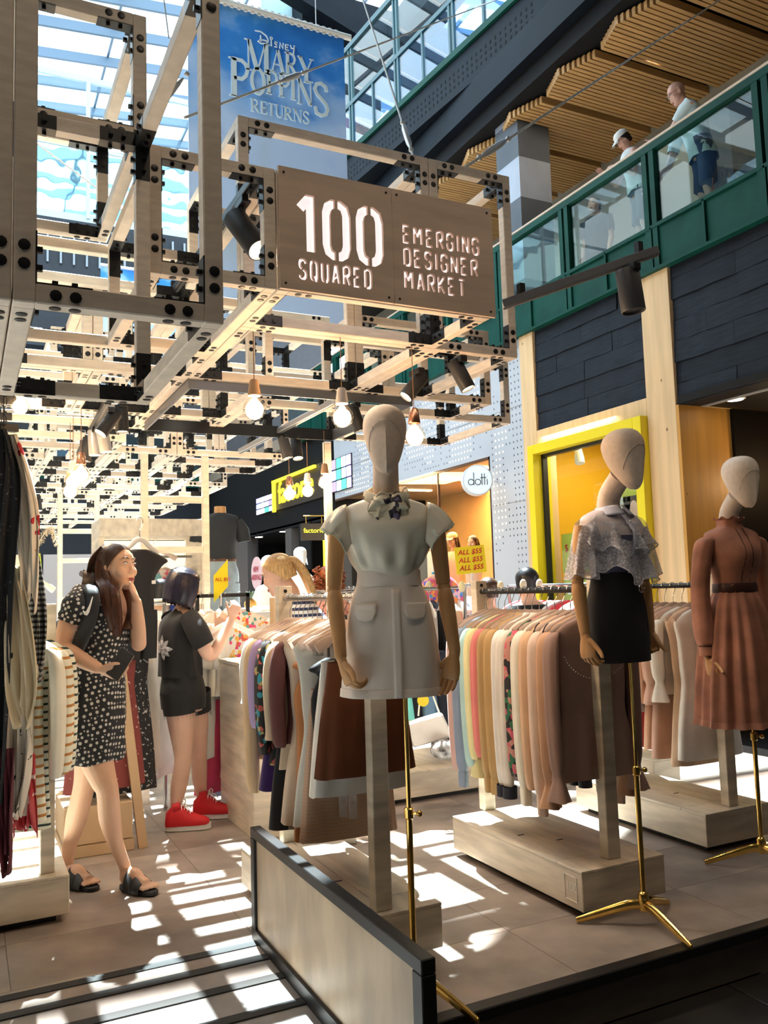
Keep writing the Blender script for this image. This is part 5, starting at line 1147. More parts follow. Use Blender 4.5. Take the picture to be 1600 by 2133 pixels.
# ALL $55 sign on a stick
q = (3.163, 5.025, 1.593); sg = thing('price_sign', 'yellow square price sign reading ALL $55 three times in red', 'sign', q); Q = Vector(q); fn2 = Vector((-.50, -.86, 0)).normalized(); fu2 = Vector((-fn2.y, fn2.x, 0)); fr = Quaternion(fn2, radians(4)); fu2 = fr@fu2; fw2 = fr@Vector((0, 0, 1))
G().obox(Q, fu2*.105, fn2*.003, fw2*.095).obj('card', mat('price_yellow', (.85, .75, .02), .5), sg); G().tube([Q-fw2*.09, Q-fw2*.09-Vector((0, 0, .18))], .006, 6).obj('stick', PLASW, sg)
for k in range(3): text('lettering', 'ALL $55', .048, Q-fu2*.083+fw2*(.04-.055*k), fu2, fw2, mat('price_red', (.55, .03, .02), .5), sg, off=.004, shear=.25, fat=.001)
q = Vector((1.467, 5.318, 1.49)); s2 = thing('price_sign', 'yellow price card seen edge-on, hanging above the white rack', 'sign', q)
G().obox(q, Vector((.038, -.03, .05)), Vector((.6, .8, 0))*.002, Vector((.0, .0, .085))).obj('card', mat('price_yellow'), s2); G().tube([q-Vector((0, 0, .08)), q-Vector((0, 0, .16))], .005, 6).obj('stick', PLASW, s2)
text('lettering', 'ALL $55', .03, q+Vector((-.03, .02, .0)), (.78, -.62, 0), (0, 0, 1), mat('price_red'), s2, off=.004)
# ================================================================ mannequins
LINEN = mat('linen_head', (.72, .59, .49), .8, var=.05, vs=60, bump=.12, bs=500)
LINENW = mat('pale_linen_head', (.80, .70, .60), .8, var=.05, vs=60, bump=.12, bs=500)
BEECH = mat('beech_arm', (.60, .33, .14), .42, var=.10, vs=3, st=(10, 10, 1.5), bump=.02)
def hand_geo(g, w, d, nrm, side, curl=(.35, .5, .4), s=1.0, spread=.06, thumb=.5, n=8, fing=(1, 1, 1, 1)):
    """w wrist, d towards the fingers, nrm out of the palm, side towards the thumb"""
    w = Vector(w); d = Vector(d).normalized(); nr = Vector(nrm); nr = (nr-d*nr.dot(d)).normalized(); sd = d.cross(nr)
    if sd.dot(Vector(side)) < 0: sd = -sd
    rings = []
    for t, hw, th in ((-.012, .021, .017), (.006, .022, .017), (.030, .032, .017), (.058, .039, .0155), (.080, .040, .0135), (.088, .034, .009)):
        c = w+d*t*s; rings.append([c+sd*(hw*s*cos(2*pi*k/14))+nr*(th*s*sin(2*pi*k/14)) for k in range(14)])
    g.loft(rings)
    for i, (off, L, r) in enumerate(((.0285, .073, .0084), (.0098, .081, .0087), (-.0092, .075, .0083), (-.0275, .059, .0073))):
        p = w+d*(.078-.004*abs(i-1.2))*s+sd*off*s; v = (d+sd*spread*(1.3-i)*.7).normalized(); pts = [p-v*.012*s, p]; ax = v.cross(nr).normalized()
        for sg, cu in zip((.46, .30, .24), curl):
            v = Quaternion(ax, cu*fing[i])@v; p = p+v*L*sg*s; pts.append(p)
        rs = [r*1.05*s, r*1.05*s, r*s, r*.92*s, r*.62*s]
        Q = crom([tuple(a)+(b,) for a, b in zip(pts, rs)], 3); g.tube([q[:3] for q in Q], [q[3] for q in Q], n)
    p = w+d*.020*s+sd*.022*s; v = (d*.62+sd*.72+nr*.28*thumb).normalized(); pts = [p-v*.01*s, p]; ax = v.cross(nr-sd*.6).normalized()
    for L, cu in ((.038, .0), (.030, -.25), (.024, -.3)):
        v = Quaternion(ax, cu)@v; v = (v+d*.25).normalized(); p = p+v*L*s; pts.append(p)
    Q = crom([tuple(a)+(b*s,) for a, b in zip(pts, (.012, .013, .0105, .0092, .0062))], 3); g.tube([q[:3] for q in Q], [q[3] for q in Q], n)
HP = [(0, .010, .016, .010, -.040), (.010, .024, .034, .020, -.036), (.03, .039, .050, .040, -.028), (.065, .053, .064, .066, -.014), (.11, .066, .075, .088, 0), (.155, .074, .080, .102, .008), (.19, .072, .076, .098, .008), (.215, .060, .062, .080, .006), (.233, .038, .040, .052, .003), (.2405, .012, .013, .016, 0)]
def head_ring(z, n=40):
    P = interp(HP, 4); q = min(P, key=lambda p: abs(p[0]-z)); r = []
    for k in range(n):
        a = 2*pi*k/n; c, s_ = cos(a), sin(a); dev = abs(((a-1.5*pi+pi) % (2*pi))-pi)
        rid = .007*max(0, 1-dev/.35)**1.5*min(1, max(0, (.21-q[0])/.08))
        r.append(Vector((q[1]*c, (q[2] if s_ < 0 else q[3])*s_+q[4]-rid, q[0])))
    return r
def mannequin(loc, rz, lab, zc, head_rz=0.0, tilt=0.0, lean=.03, headm=None, neck_z=1.70, arms=None):
    t = thing('mannequin', lab, 'mannequin', loc, rz); hm = headm or LINEN
    Mh = Matrix.Translation((0, -lean, zc-.005))@Matrix.Scale(1.06, 4)@Matrix.Rotation(head_rz, 4, 'Z')@Matrix.Rotation(tilt, 4, 'X')
    g = G(); rings = [[Mh@p for p in head_ring(q[0])] for q in interp(HP, 4)]; g.loft(rings); put('head', g.mesh('head', hm, smooth=True, angle=35), t, local=True)
    pts = []
    for k in range(31):
        a = radians(200+140*k/30); u = (k/30-.5)*2; z = .175-.10*u*u; q = head_ring(z, 72); i = int(round((a % (2*pi))/(2*pi)*72)) % 72; pts.append(Mh@(q[i]*1.004))
    put('cap_seam', G().tube(pts, .0016, 5).mesh('cap_seam', hm, smooth=True), t, local=True)
    b = Mh@Vector((0, .022, .05)); nk = crom([(b.x, b.y, b.z, .046), (0, .0, zc-.02, .047), (0, .012, neck_z+.01, .052), (0, .012, neck_z-.06, .075)], 4)
    put('neck', G().tube([q[:3] for q in nk], [q[3] for q in nk], 24, up=(0, 1, 0)).mesh('neck', hm, smooth=True), t, local=True)
    return t
def wood_arm(t, sh, el, wr, hd, nrm, side, curl, r=(.031, .027, .029, .021), s=1.0, hand=True, upper=True, fore=True, thumb=.5):
    sh, el, wr = Vector(sh), Vector(el), Vector(wr)
    if upper:
        g = G(); v = (el-sh).normalized(); P = crom([tuple(sh)+(r[0]*.9,), tuple(sh+(el-sh)*.3)+(r[0],), tuple(el-v*.03)+(r[1],), tuple(el-v*.012)+(r[1]*.93,)], 4); g.tube([q[:3] for q in P], [q[3] for q in P], 16); g.ball(el, r[1]*.93); put('upper_arm', g.mesh('upper_arm', BEECH, smooth=True, angle=45), t, local=True)
    if fore:
        g = G(); v = (wr-el).normalized(); P = crom([tuple(el+v*.008)+(r[1]*.86,), tuple(el+v*.03)+(r[2]*.98,), tuple(el+(wr-el)*.3)+(r[2],), tuple(wr-v*.012)+(r[3],), tuple(wr-v*.010)+(r[3]*.9,)], 4); g.tube([q[:3] for q in P], [q[3] for q in P], 16); put('forearm', g.mesh('forearm', BEECH, smooth=True, angle=45), t, local=True)
    if hand:
        g = G(); g.ball(wr, r[3]*.9, n=12, m=8); hand_geo(g, wr+Vector(hd).normalized()*.014, hd, nrm, side, curl, s, n=8, thumb=thumb); put('hand', g.mesh('hand', BEECH, smooth=True, angle=50), t, local=True)
def tripod(t, top, x=0, y=0, rot=0.0):
    g = G(); g.lathe([(.0115, .07), (.0115, .62)], (x, y, 0), 14); g.lathe([(.0085, .6), (.0085, top)], (x, y, 0), 12); put('pole', g.mesh('pole', BRASS, smooth=True, angle=40), t, local=True)
    g = G(); g.lathe([(.012, .60), (.017, .605), (.017, .635), (.012, .64)], (x, y, 0), 14); g.tube([(x, y, .62), (x+.032, y-.012, .62)], .004, 6); g.ball((x+.036, y-.013, .62), .0115, n=10, m=8); put('knob', g.mesh('knob', BRASS, smooth=True, angle=40), t, local=True)
    put('hub', G().lathe([(.012, .055), (.020, .06), (.022, .085), (.022, .125), (.018, .13), (.012, .135)], (x, y, 0), 18).mesh('hub', BRASS, smooth=True, angle=40), t, local=True)
    for k in range(3):
        a = rot+k*2*pi/3; d = Vector((cos(a), sin(a), 0)); P = [Vector((x, y, .082))+d*.012, Vector((x, y, .078))+d*.06, Vector((x, y, .045))+d*.17, Vector((x, y, .017))+d*.255, Vector((x, y, .013))+d*.275]
        Q = crom([tuple(p)+(r,) for p, r in zip(P, (.020, .021, .017, .0135, .010))], 4); put('leg', G().tube([q[:3] for q in Q], [q[3] for q in Q], 10, flat=.62, up=(0, 0, 1)).mesh('leg', BRASS, smooth=True), t, local=True)
def ring_loft(prof, n=56, fold=None):
    """prof: (z, rx, ry front, ry back, y shift)"""
    rings = []
    for q in prof:
        r = []
        for k in range(n):
            a = 2*pi*k/n; c, s = cos(a), sin(a); x = q[1]*(abs(c)**.9)*(1 if c > 0 else -1); y = (q[2] if s < 0 else q[3])*(abs(s)**.9)*(1 if s > 0 else -1)+q[4]
            if fold: f = fold(a, q[0]); x += f*c; y += f*s
            r.append((x, y, q[0]))
        rings.append(r)
    return rings
SATW = mat('ivory_satin', (.80, .77, .65), .38, var=.04, vs=5, bump=.05, bs=30, sheen=.1)
DRILL = mat('white_drill', (.86, .79, .72), .7, var=.03, vs=6, bump=.1, bs=300)
# ---- near mannequin: ivory blouse, white skirt, printed neck scarf
m1 = mannequin((1.365, 2.72, 0), radians(-25), 'mannequin in ivory blouse, white skirt and knotted neck scarf, nearest the camera', 1.812, lean=.055, neck_z=1.715)
tripod(m1, 1.06, .045, .0, radians(-70+25))
def blf(a, z):
    w = max(0, min(1, (1.62-z)/.14))*max(0, min(1, (z-1.468)/.03)); return w*(.008*sin(9*a+z*20)+.006*sin(15*a+1)) + .004*sin(3*a+z*25)
bl = interp([(1.435, .100, .078, .076, 0), (1.47, .112, .088, .084, 0), (1.51, .132, .102, .094, 0), (1.56, .150, .118, .10, 0), (1.61, .160, .128, .10, 0), (1.645, .165, .118, .096, .0), (1.68, .160, .088, .085, .005), (1.705, .140, .068, .074, .008), (1.722, .10, .058, .064, .01), (1.732, .072, .054, .058, .012)], 4)
put('blouse', G().loft(ring_loft(bl, 80, blf), cap=False).mesh('blouse', SATW, smooth=True, angle=80), m1, local=True)
for d in (-1, 1):                                    # ruffled cap sleeves
    g = G(); rows = []; nU = 34
    for i in range(9):
        v = i/8; r = []
        for k in range(nU+1):
            u = -1+2*k/nU; a = u*2.15; sy, sz = -sin(a)*.092, cos(a)*.095
            sx = .135+.012*cos(a); ox = (.024+.066*max(0, cos(a*.8)))*v**.85; dz = -.030*v-.060*v*v*max(0, cos(a)); dy = sin(-a)*.02*v
            ruf = .013*v*sin(u*24+d)+.009*v*v*sin(u*41); r.append((d*(sx+ox+ruf*.4), sy+dy+ruf*.5, 1.618+sz+dz+ruf*.5))
        rows.append(r)
    g.sheet(rows); me = g.mesh('cap_sleeve', SATW, smooth=True, angle=80); o = put('cap_sleeve', me, m1, local=True); sm = o.modifiers.new('s', 'SOLIDIFY'); sm.thickness = .002
    g = G(); e = [Vector(p) for p in rows[-1]]; g.tube(e, .0022, 5); put('sleeve_edge', g.mesh('sleeve_edge', mat('pale_green_binding', (.50, .58, .50), .5), smooth=True), m1, local=True)
sk = interp([(1.03, .181, .115, .118, 0), (1.12, .176, .112, .115, 0), (1.24, .164, .108, .112, 0), (1.33, .148, .10, .108, 0), (1.39, .128, .09, .095, 0), (1.425, .1135, .0825, .083, 0)], 5)
skirt_f = lambda a, z: .003*sin(4*a+z*9)+.002*sin(9*a-z*14)
put('skirt', G().loft(ring_loft(sk, 72, skirt_f), cap=False).mesh('skirt', DRILL, smooth=True, angle=80), m1, local=True)
put('hem', G().loft(ring_loft([(1.031, .184, .1175, .1205, 0), (1.058, .1825, .1165, .119, 0), (1.060, .181, .115, .118, 0)], 72, skirt_f), cap=False).mesh('hem', DRILL, smooth=True), m1, local=True)
put('waistband', G().loft(ring_loft([(1.414, .118, .0865, .087, 0), (1.424, .1175, .0865, .087, 0), (1.432, .1155, .085, .085, 0), (1.450, .114, .084, .084, 0), (1.468, .113, .083, .083, 0), (1.470, .110, .08, .08, 0)], 72), cap=False).mesh('waistband', DRILL, smooth=True, angle=40), m1, local=True)
def on_skirt(x, z):
    P = min(sk, key=lambda q: abs(q[0]-z)); c = max(-1, min(1, x/P[1])); c = abs(c)**(1/.9)*(1 if c > 0 else -1); return -P[2]*(max(0, 1-c*c)**.45)-.0035
g = G(); rows = [[(x, on_skirt(x, z)-.0025, z) for x in (.004, .014, .026, .034)] for z in [1.032+.0185*i for i in range(21)]]; g.sheet(rows); o = put('placket', g.mesh('placket', DRILL, smooth=True), m1, local=True); o.modifiers.new('s', 'SOLIDIFY').thickness = .004
for d in (-1, 1):
    g = G(); rows = []
    for i in range(8):
        v = i/7; z = 1.355-.062*v; w0, w1 = .050, .128; c = .012*max(0, v-.55)/.45; xs = [w0+c+(w1-w0-2*c)*k/8 for k in range(9)]
        zz = lambda x: z+(.010*abs((x-.09)/.04)*max(0, v-.5)*2)
        rows.append([(d*x, on_skirt(d*x, z)-.004-.006*v, zz(x)) for x in xs])
    g.sheet(rows); o = put('pocket_flap', g.mesh('pocket_flap', DRILL, smooth=True), m1, local=True); o.modifiers.new('s', 'SOLIDIFY').thickness = .004
wood_arm(m1, (-.178, .01, 1.65), (-.197, -.01, 1.405), (-.176, -.105, 1.175), (.30, -.22, -1), (.85, .3, .1), (.3, -1, 0), (.75, .9, .6), s=.95)
wood_arm(m1, (.176, .01, 1.65), (.196, .0, 1.405), (.222, -.055, 1.178), (-.25, -.05, -1), (-.6, -.75, 0), (-.8, .3, 0), (.15, .3, .25), s=.95)
SCARF = fabric('printed_scarf', C8(205, 198, 176), .6, pat='noise', c2=(C8(205, 198, 176), C8(52, 50, 66), C8(110, 98, 135)), sc=15, thr=.46)
g = G(); Q = [(.075*cos(radians(a)), .012+.066*sin(radians(a))-.012*(1-sin(radians(a)))*.5, 1.738+.022*sin(radians(a))) for a in range(0, 361, 12)]
rings = []
for i, q in enumerate(Q):
    a = radians(12*i); o = Vector((cos(a), sin(a), 0)); rings.append([Vector(q)+o*(.010*cos(b))+Vector((0, 0, 1))*(.026*sin(b)*(1+.2*sin(4*a)))+o*.003*sin(5*b) for b in [2*pi*k/10 for k in range(10)]])
g.loft(rings, cap=False); g.ball((.008, -.082, 1.712), .017, .015, .015, 12, 8)
put('neck_scarf', g.mesh('neck_scarf', SCARF, smooth=True), m1, local=True)
for (ang, L, w) in ((205, .085, .030), (250, .105, .036), (290, .095, .034), (335, .075, .034), (178, .055, .025)):
    g = G(); d = Vector((cos(radians(ang)), 0, sin(radians(ang)))); s = Vector((-d.z, 0, d.x)); rows = []
    for i in range(9):
        v = i/8; wd = w*(sin(pi*min(1, .12+v*.86))**.7); r = []
        for k in range(9):
            u = -1+2*k/8; f = .012*sin(u*6+ang)*(.3+v); r.append(Vector((.008, -.088, 1.712))+d*L*v+s*wd*u*1.25+Vector((0, -.014*sin(pi*v)-.012*(1-u*u)-f*.7, 0)))
        rows.append(r)
    g.sheet(rows); o = put('scarf_petal', g.mesh('scarf_petal', SCARF, smooth=True), m1, local=True); o.modifiers.new('s', 'SOLIDIFY').thickness = .003
# ---- middle mannequin: sheer lace blouse, black skirt
LACE = fabric('grey_lace', (.70, .71, .80), .7, var=.2); mix_transparent(LACE, .3)
_n = LACE.node_tree.nodes; _l = LACE.node_tree.links; _t = _n.new('ShaderNodeTexCoord'); _v = _n.new('ShaderNodeTexVoronoi'); _v.inputs['Scale'].default_value = 95; _r = _n.new('ShaderNodeMapRange'); _r.inputs[1].default_value = .15; _r.inputs[2].default_value = .6; _r.inputs[3].default_value = .06; _r.inputs[4].default_value = .58
_l.new(_t.outputs['Object'], _v.inputs['Vector']); _l.new(_v.outputs['Distance'], _r.inputs[0]); _l.new(_r.outputs[0], [q for q in _n if q.type == 'MIX_SHADER'][0].inputs[0])
LACED = fabric('dense_lace', (.60, .61, .70), .7, var=.3)
CAMI = fabric('lilac_camisole', (.10, .11, .19), .5)
m2 = mannequin((2.465, 2.785, 0), radians(4), 'mannequin in grey lace ruffle blouse and black skirt, in the middle', 1.795, head_rz=radians(4), tilt=radians(7), lean=.085, neck_z=1.70)
tripod(m2, 1.12, .055, -.01, radians(-95-4))
bd = interp([(1.42, .10, .075, .078, 0), (1.47, .108, .085, .08, 0), (1.55, .128, .112, .09, 0), (1.61, .140, .112, .092, 0), (1.655, .150, .090, .085, .004), (1.68, .14, .072, .078, .008), (1.70, .10, .06, .066, .01), (1.712, .066, .054, .058, .012)], 4)
put('bodice', G().loft(ring_loft([q for q in bd if q[0] <= 1.60], 56), cap=False).mesh('bodice', CAMI, smooth=True, angle=80), m2, local=True)
put('yoke', G().loft(ring_loft([(q[0], q[1]*1.01, q[2]*1.01, q[3]*1.01, q[4]) for q in bd if q[0] >= 1.59], 56), cap=False).mesh('yoke', fabric('sheer_yoke', (.62, .56, .58), .6), smooth=True, angle=80), m2, local=True)
def tier(z0, z1, r0, r1, n, seed, asym=0.0, name='ruffle'):
    q = random.Random(seed); ph = q.random()*6; rows = []
    for i in range(11):
        v = i/10; r = []
        for k in range(121):
            a = 2*pi*k/120; c, s = cos(a), sin(a); f = .020*v*sin(n*a+ph)+.012*v*sin((n*2+1)*a+ph*2)
            rx = r0[0]+(r1[0]-r0[0])*v+f; ry = r0[1]+(r1[1]-r0[1])*v+f
            z = z0+(z1-z0)*v+.02*v*sin(n*a+ph+1.2)+asym*v*max(0, -s)*(.5+.5*c)+.018*v*sin(3*a+seed)
            r.append((rx*c, ry*s*(1 if s > 0 else 1.05)+.005, z))
        rows.append(r)
    g = G().sheet(rows); o = put(name, g.mesh(name, LACE, smooth=True, angle=80), m2, local=True)
    put('lace_edge', G().tube(rows[-1], .0022, 4).mesh('lace_edge', LACED, smooth=True), m2, local=True)
tier(1.655, 1.545, (.150, .098), (.178, .135), 9, 4, -.03)
tier(1.590, 1.450, (.135, .112), (.172, .148), 7, 9, -.06)
for d in (-1, 1):
    rows = []
    for i in range(10):
        v = i/9; r = []
        for k in range(41):
            a = 2*pi*k/40; f = .010*v*sin(6*a+d)+.006*v*sin(11*a); rx = .045+.016*v+f; r.append((d*(.150+.030*v)+rx*cos(a), rx*1.05*sin(a), 1.665-.235*v+.03*cos(a)*(-d)*(1-v)+.012*v*sin(4*a)))
        rows.append(r)
    put('flared_sleeve', G().sheet(rows).mesh('flared_sleeve', LACE, smooth=True, angle=80), m2, local=True); put('lace_edge', G().tube(rows[-1], .0022, 4).mesh('lace_edge', LACED, smooth=True), m2, local=True)
    rows = []
    for i in range(6):
        v = i/5; r = []
        for k in range(17):
            a = radians(-90+d*(6+100*k/16)); rr_ = .058+.040*v; ln = 1-.35*max(0, (k-11)/5)
            r.append(((.066+.034*v*ln)*cos(a), .006+(.060+.034*v*ln)*sin(a)-.006*v, 1.728-.042*v*ln-.010*(1-abs(sin(a)))))
        rows.append(r)
    o = put('collar', G().sheet(rows).mesh('collar', fabric('lilac_collar', (.55, .56, .68), .55), smooth=True), m2, local=True); o.modifiers.new('s', 'SOLIDIFY').thickness = .003
rows = []
for z in [1.44+.0125*i for i in range(21)]:
    q = min(bd, key=lambda p: abs(p[0]-z)); rows.append([(x, -q[2]*(1.12 if z < 1.62 else 1.04)-.010+.3*abs(x), z) for x in (-.014, 0, .014)])
o = put('placket', G().sheet(rows).mesh('placket', FAB['lilac_collar'], smooth=True), m2, local=True); o.modifiers.new('s', 'SOLIDIFY').thickness = .003
for z in (1.48, 1.54, 1.60, 1.655): q = min(bd, key=lambda p: abs(p[0]-z)); put('button', G().lathe([(.005, 0), (.004, .003)], (0, -q[2]*(1.12 if z < 1.62 else 1.04)-.0125, z), 10, ax=(0, -1, 0)).mesh('button', WHT), m2, local=True)
BSK = fabric('black_skirt', (.008, .008, .010), .8)
s2 = interp([(1.075, .148, .108, .112, 0), (1.2, .146, .106, .112, 0), (1.30, .136, .098, .106, 0), (1.39, .112, .086, .09, 0), (1.445, .104, .080, .082, 0)], 5)
put('skirt', G().loft(ring_loft(s2, 60, lambda a, z: .002*sin(5*a+z*8)), cap=False).mesh('skirt', BSK, smooth=True, angle=80), m2, local=True)
g = G(); g.tube([(.060+.016*cos(2*pi*k/16), -.088-.004, 1.375+.016*sin(2*pi*k/16)) for k in range(17)], .0022, 5); put('ring_pull', g.mesh('ring_pull', CHROME, smooth=True), m2, local=True)
put('zip', G().tube([(.060, -.096, 1.36), (.064, -.105, 1.28), (.066, -.108, 1.20)], .002, 5).mesh('zip', mat('dark_zip', (.06, .06, .065), .35, .7)), m2, local=True)
wood_arm(m2, (-.172, .0, 1.64), (-.200, .01, 1.41), (-.198, -.015, 1.20), (.04, -.12, -1), (.95, .1, 0), (0, -1, -.2), (.5, .7, .5), s=.98)
wood_arm(m2, (.172, .0, 1.64), (.186, .01, 1.41), (.186, -.01, 1.20), (.02, -.10, -1), (-.95, .1, 0), (0, -1, -.2), (1.2, 1.3, .9), s=.95)
# ---- right mannequin: long sleeved blush dress
DRS = fabric('blush_lace_dress', C8(158, 108, 88), .75, var=.22); DRSB = fabric('brown_trim', C8(70, 34, 26), .6)
m3 = mannequin((3.49, 3.06, 0), radians(-10), 'mannequin in long sleeved blush brown dress with a dark belt, at the right', 1.765, head_rz=radians(8), tilt=radians(9), lean=.085, headm=LINENW, neck_z=1.66)
tripod(m3, .8, .045, -.01, radians(-100+17))
b3 = interp([(1.36, .105, .08, .08, 0), (1.42, .112, .09, .085, 0), (1.50, .130, .122, .092, 0), (1.55, .138, .124, .094, 0), (1.60, .148, .098, .09, .003), (1.635, .140, .074, .08, .008), (1.655, .10, .06, .066, .01), (1.668, .066, .056, .058, .012), (1.70, .058, .055, .055, .012)], 4)
put('bodice', G().loft(ring_loft(b3, 60, lambda a, z: .002*sin(7*a+z*30)), cap=False).mesh('bodice', DRS, smooth=True, angle=80), m3, local=True)
rows = [[(.062*cos(a)*(1+.25*v), .012+.058*sin(a)*(1+.25*v), 1.70+.012*v+.008*v*sin(9*a)) for a in [2*pi*k/40 for k in range(41)]] for v in (0, .5, 1)]
put('frill_collar', G().sheet(rows).mesh('frill_collar', DRS, smooth=True), m3, local=True)
pl = lambda a, z: max(0, min(1, (1.37-z)/.25))*(.012*sin(17*a)+.010*sin(7*a+2))
put('skirt', G().loft(ring_loft(interp([(.70, .225, .175, .175, 0), (.85, .212, .165, .165, 0), (1.05, .185, .145, .145, 0), (1.25, .145, .115, .115, 0), (1.335, .112, .086, .086, 0), (1.365, .107, .081, .081, 0)], 5), 110, pl), cap=False).mesh('skirt', DRS, smooth=True, angle=80), m3, local=True)
put('hem_frill', G().loft(ring_loft([(.685, .232, .182, .182, 0), (.705, .228, .178, .178, 0), (.715, .224, .174, .174, 0)], 110, pl), cap=False).mesh('hem_frill', DRS, smooth=True), m3, local=True)
put('belt', G().loft(ring_loft([(1.335, .111, .086, .086, 0), (1.340, .114, .089, .089, 0), (1.378, .112, .087, .087, 0), (1.383, .108, .084, .084, 0)], 60), cap=False).mesh('belt', fabric('brocade_belt', C8(60, 28, 22), .5, pat='noise', c2=(C8(60, 28, 22), C8(140, 90, 70)), sc=60, thr=.58), smooth=True), m3, local=True)
for x0 in (-.020, .022):
    put('piping', G().tube([(x0*(1 if z > 1.5 else 1.2), -min(b3, key=lambda p: abs(p[0]-z))[2]-.0015+abs(x0)*.12, z) for z in [1.385+.0125*i for i in range(23)]], .0022, 5).mesh('piping', DRSB, smooth=True), m3, local=True)
for d in (-1, 1):
    P = [(d*.125, .005, 1.615, .040), (d*.155, .005, 1.585, .052), (d*.180, .01, 1.48, .049), (d*.198, .012, 1.33, .047), (d*.200, -.002, 1.16, .050), (d*.199, -.01, 1.095, .044), (d*.199, -.012, 1.075, .033)]
    Q = crom(P, 5); g = G(); rings = [[(x+r*cos(a)*(1+.05*sin(6*a+i*.2)), y+r*.95*sin(a)*(1+.05*sin(5*a+i*.3)), z) for a in [2*pi*k/28 for k in range(28)]] for i, (x, y, z, r) in enumerate(Q)]
    put('sleeve', g.loft(rings, cap=False).mesh('sleeve', DRS, smooth=True, angle=80), m3, local=True)
    put('cuff', G().tube([(d*.199, -.012, 1.078), (d*.199, -.014, 1.03)], .036, 20, cap=False).mesh('cuff', DRS, smooth=True), m3, local=True); put('cuff_trim', G().tube([(d*.199, -.012, 1.082), (d*.199, -.012, 1.074)], .0375, 20).mesh('cuff_trim', DRSB, smooth=True), m3, local=True)
    wood_arm(m3, (0, 0, 0), (d*.199, -.01, 1.2), (d*.199, -.016, 1.03), (-.1*d, -.25, -1), (-d*.9, .1, 0), (0, -1, -.2), (.35, .5, .4), s=.92, upper=False, fore=False)
# ================================================================ people
SKIN = mat('skin_warm', (.66, .40, .27), .48, var=.05, vs=9, sss=.08); SKINP = mat('skin_pale', (.70, .44, .33), .5, var=.05, vs=9, sss=.08); SKIND = mat('skin_tan', (.52, .29, .19), .5, var=.05, vs=9)
EYEW = mat('eye_white', (.75, .73, .70), .25); IRIS = mat('dark_iris', (.012, .008, .006), .15); LIP = mat('lips', (.42, .12, .10), .4); HAIRB = mat('black_hair', (.010, .009, .012), .38, var=.5, vs=40, st=(6, 6, .4)); HAIRV = mat('violet_black_hair', (.012, .010, .026), .32, var=.5, vs=40, st=(6, 6, .4)); HAIRR = mat('auburn_hair', (.075, .020, .008), .38, var=.6, vs=40, st=(6, 6, .4)); HAIRBR = mat('brown_hair', (.045, .018, .008), .4, var=.5, vs=40, st=(6, 6, .4)); HAIRY = mat('blonde_hair', (.50, .33, .15), .4, var=.4, vs=40, st=(6, 6, .4)); HAIRG = mat('ginger_curls', (.30, .085, .025), .5, var=.6, vs=30)
def fuse(g, name, m, parent, voxel=.006, it=6):
    """one continuous skin from overlapping volumes"""
    me = g.mesh(name, m); o = bpy.data.objects.new(name, me); COL.objects.link(o)
    r = o.modifiers.new('r', 'REMESH'); r.mode = 'VOXEL'; r.voxel_size = voxel; s = o.modifiers.new('s', 'SMOOTH'); s.factor = .5; s.iterations = it
    bpy.context.view_layer.update(); dg = bpy.context.evaluated_depsgraph_get(); nm = bpy.data.meshes.new_from_object(o.evaluated_get(dg)); bpy.data.objects.remove(o); bpy.data.meshes.remove(me)
    nm.polygons.foreach_set('use_smooth', [True]*len(nm.polygons)); nm.materials.clear(); nm.materials.append(m)
    return put(name, nm, parent)
def limb(g, pts, n=14, k=6): Q = crom(pts, k); g.tube([q[:3] for q in Q], [q[3] for q in Q], n)
class Frame:
    def __init__(s, c, f, up=(0, 0, 1), k=1.0):
        s.c = Vector(c); s.f = Vector(f).normalized(); u = Vector(up); s.u = (u-s.f*u.dot(s.f)).normalized(); s.r = s.f.cross(s.u); s.k = k
    def p(s, x, y, z): return s.c+(s.r*x+s.f*y+s.u*z)*s.k
    def q(s): return Matrix((s.r, s.f, s.u)).transposed().to_quaternion()
def head_geo(g, F, jaw=1.0):
    k = F.k; q = F.q(); b = lambda x, y, z, rx, ry, rz, n=16, m=10: g.ball(F.p(x, y, z), rx*k, ry*k, rz*k, n, m, q)
    b(0, -.014, .035, .073, .090, .082, 24, 14)
    rings = []
    for z, hw, yf, yb in ((.075, .050, .060, -.02), (.055, .063, .074, -.03), (.025, .068, .080, -.04), (-.01, .066, .081, -.05), (-.045, .061*jaw, .083, -.04), (-.075, .052*jaw, .083, -.015), (-.098, .038*jaw, .082, .010), (-.112, .022*jaw, .074, .03), (-.118, .010, .062, .04)):
        ym = (yf+yb)/2; rings.append([F.p(hw*(abs(cos(a))**.85)*(1 if cos(a) > 0 else -1), ym+(yf-yb)/2*sin(a), z) for a in [2*pi*i/24 for i in range(24)]])
    g.loft(rings)
    limb(g, [tuple(F.p(0, .072, .030))+(.006*k,), tuple(F.p(0, .081, .005))+(.0072*k,), tuple(F.p(0, .090, -.022))+(.0088*k,), tuple(F.p(0, .0915, -.030))+(.0098*k,)], 10)
    for d in (-1, 1):
        b(d*.0105, .084, -.032, .0075, .009, .007, 10, 6); b(d*.040, .055, -.030, .026, .026, .028, 12, 8); b(d*.030, .064, .034, .024, .014, .009, 12, 6)
        b(d*.0745, -.010, -.002, .009, .018, .029, 12, 8)
    b(0, .080, -.066, .023, .010, .014, 12, 8); b(0, .076, -.100, .017, .013, .013, 12, 8)
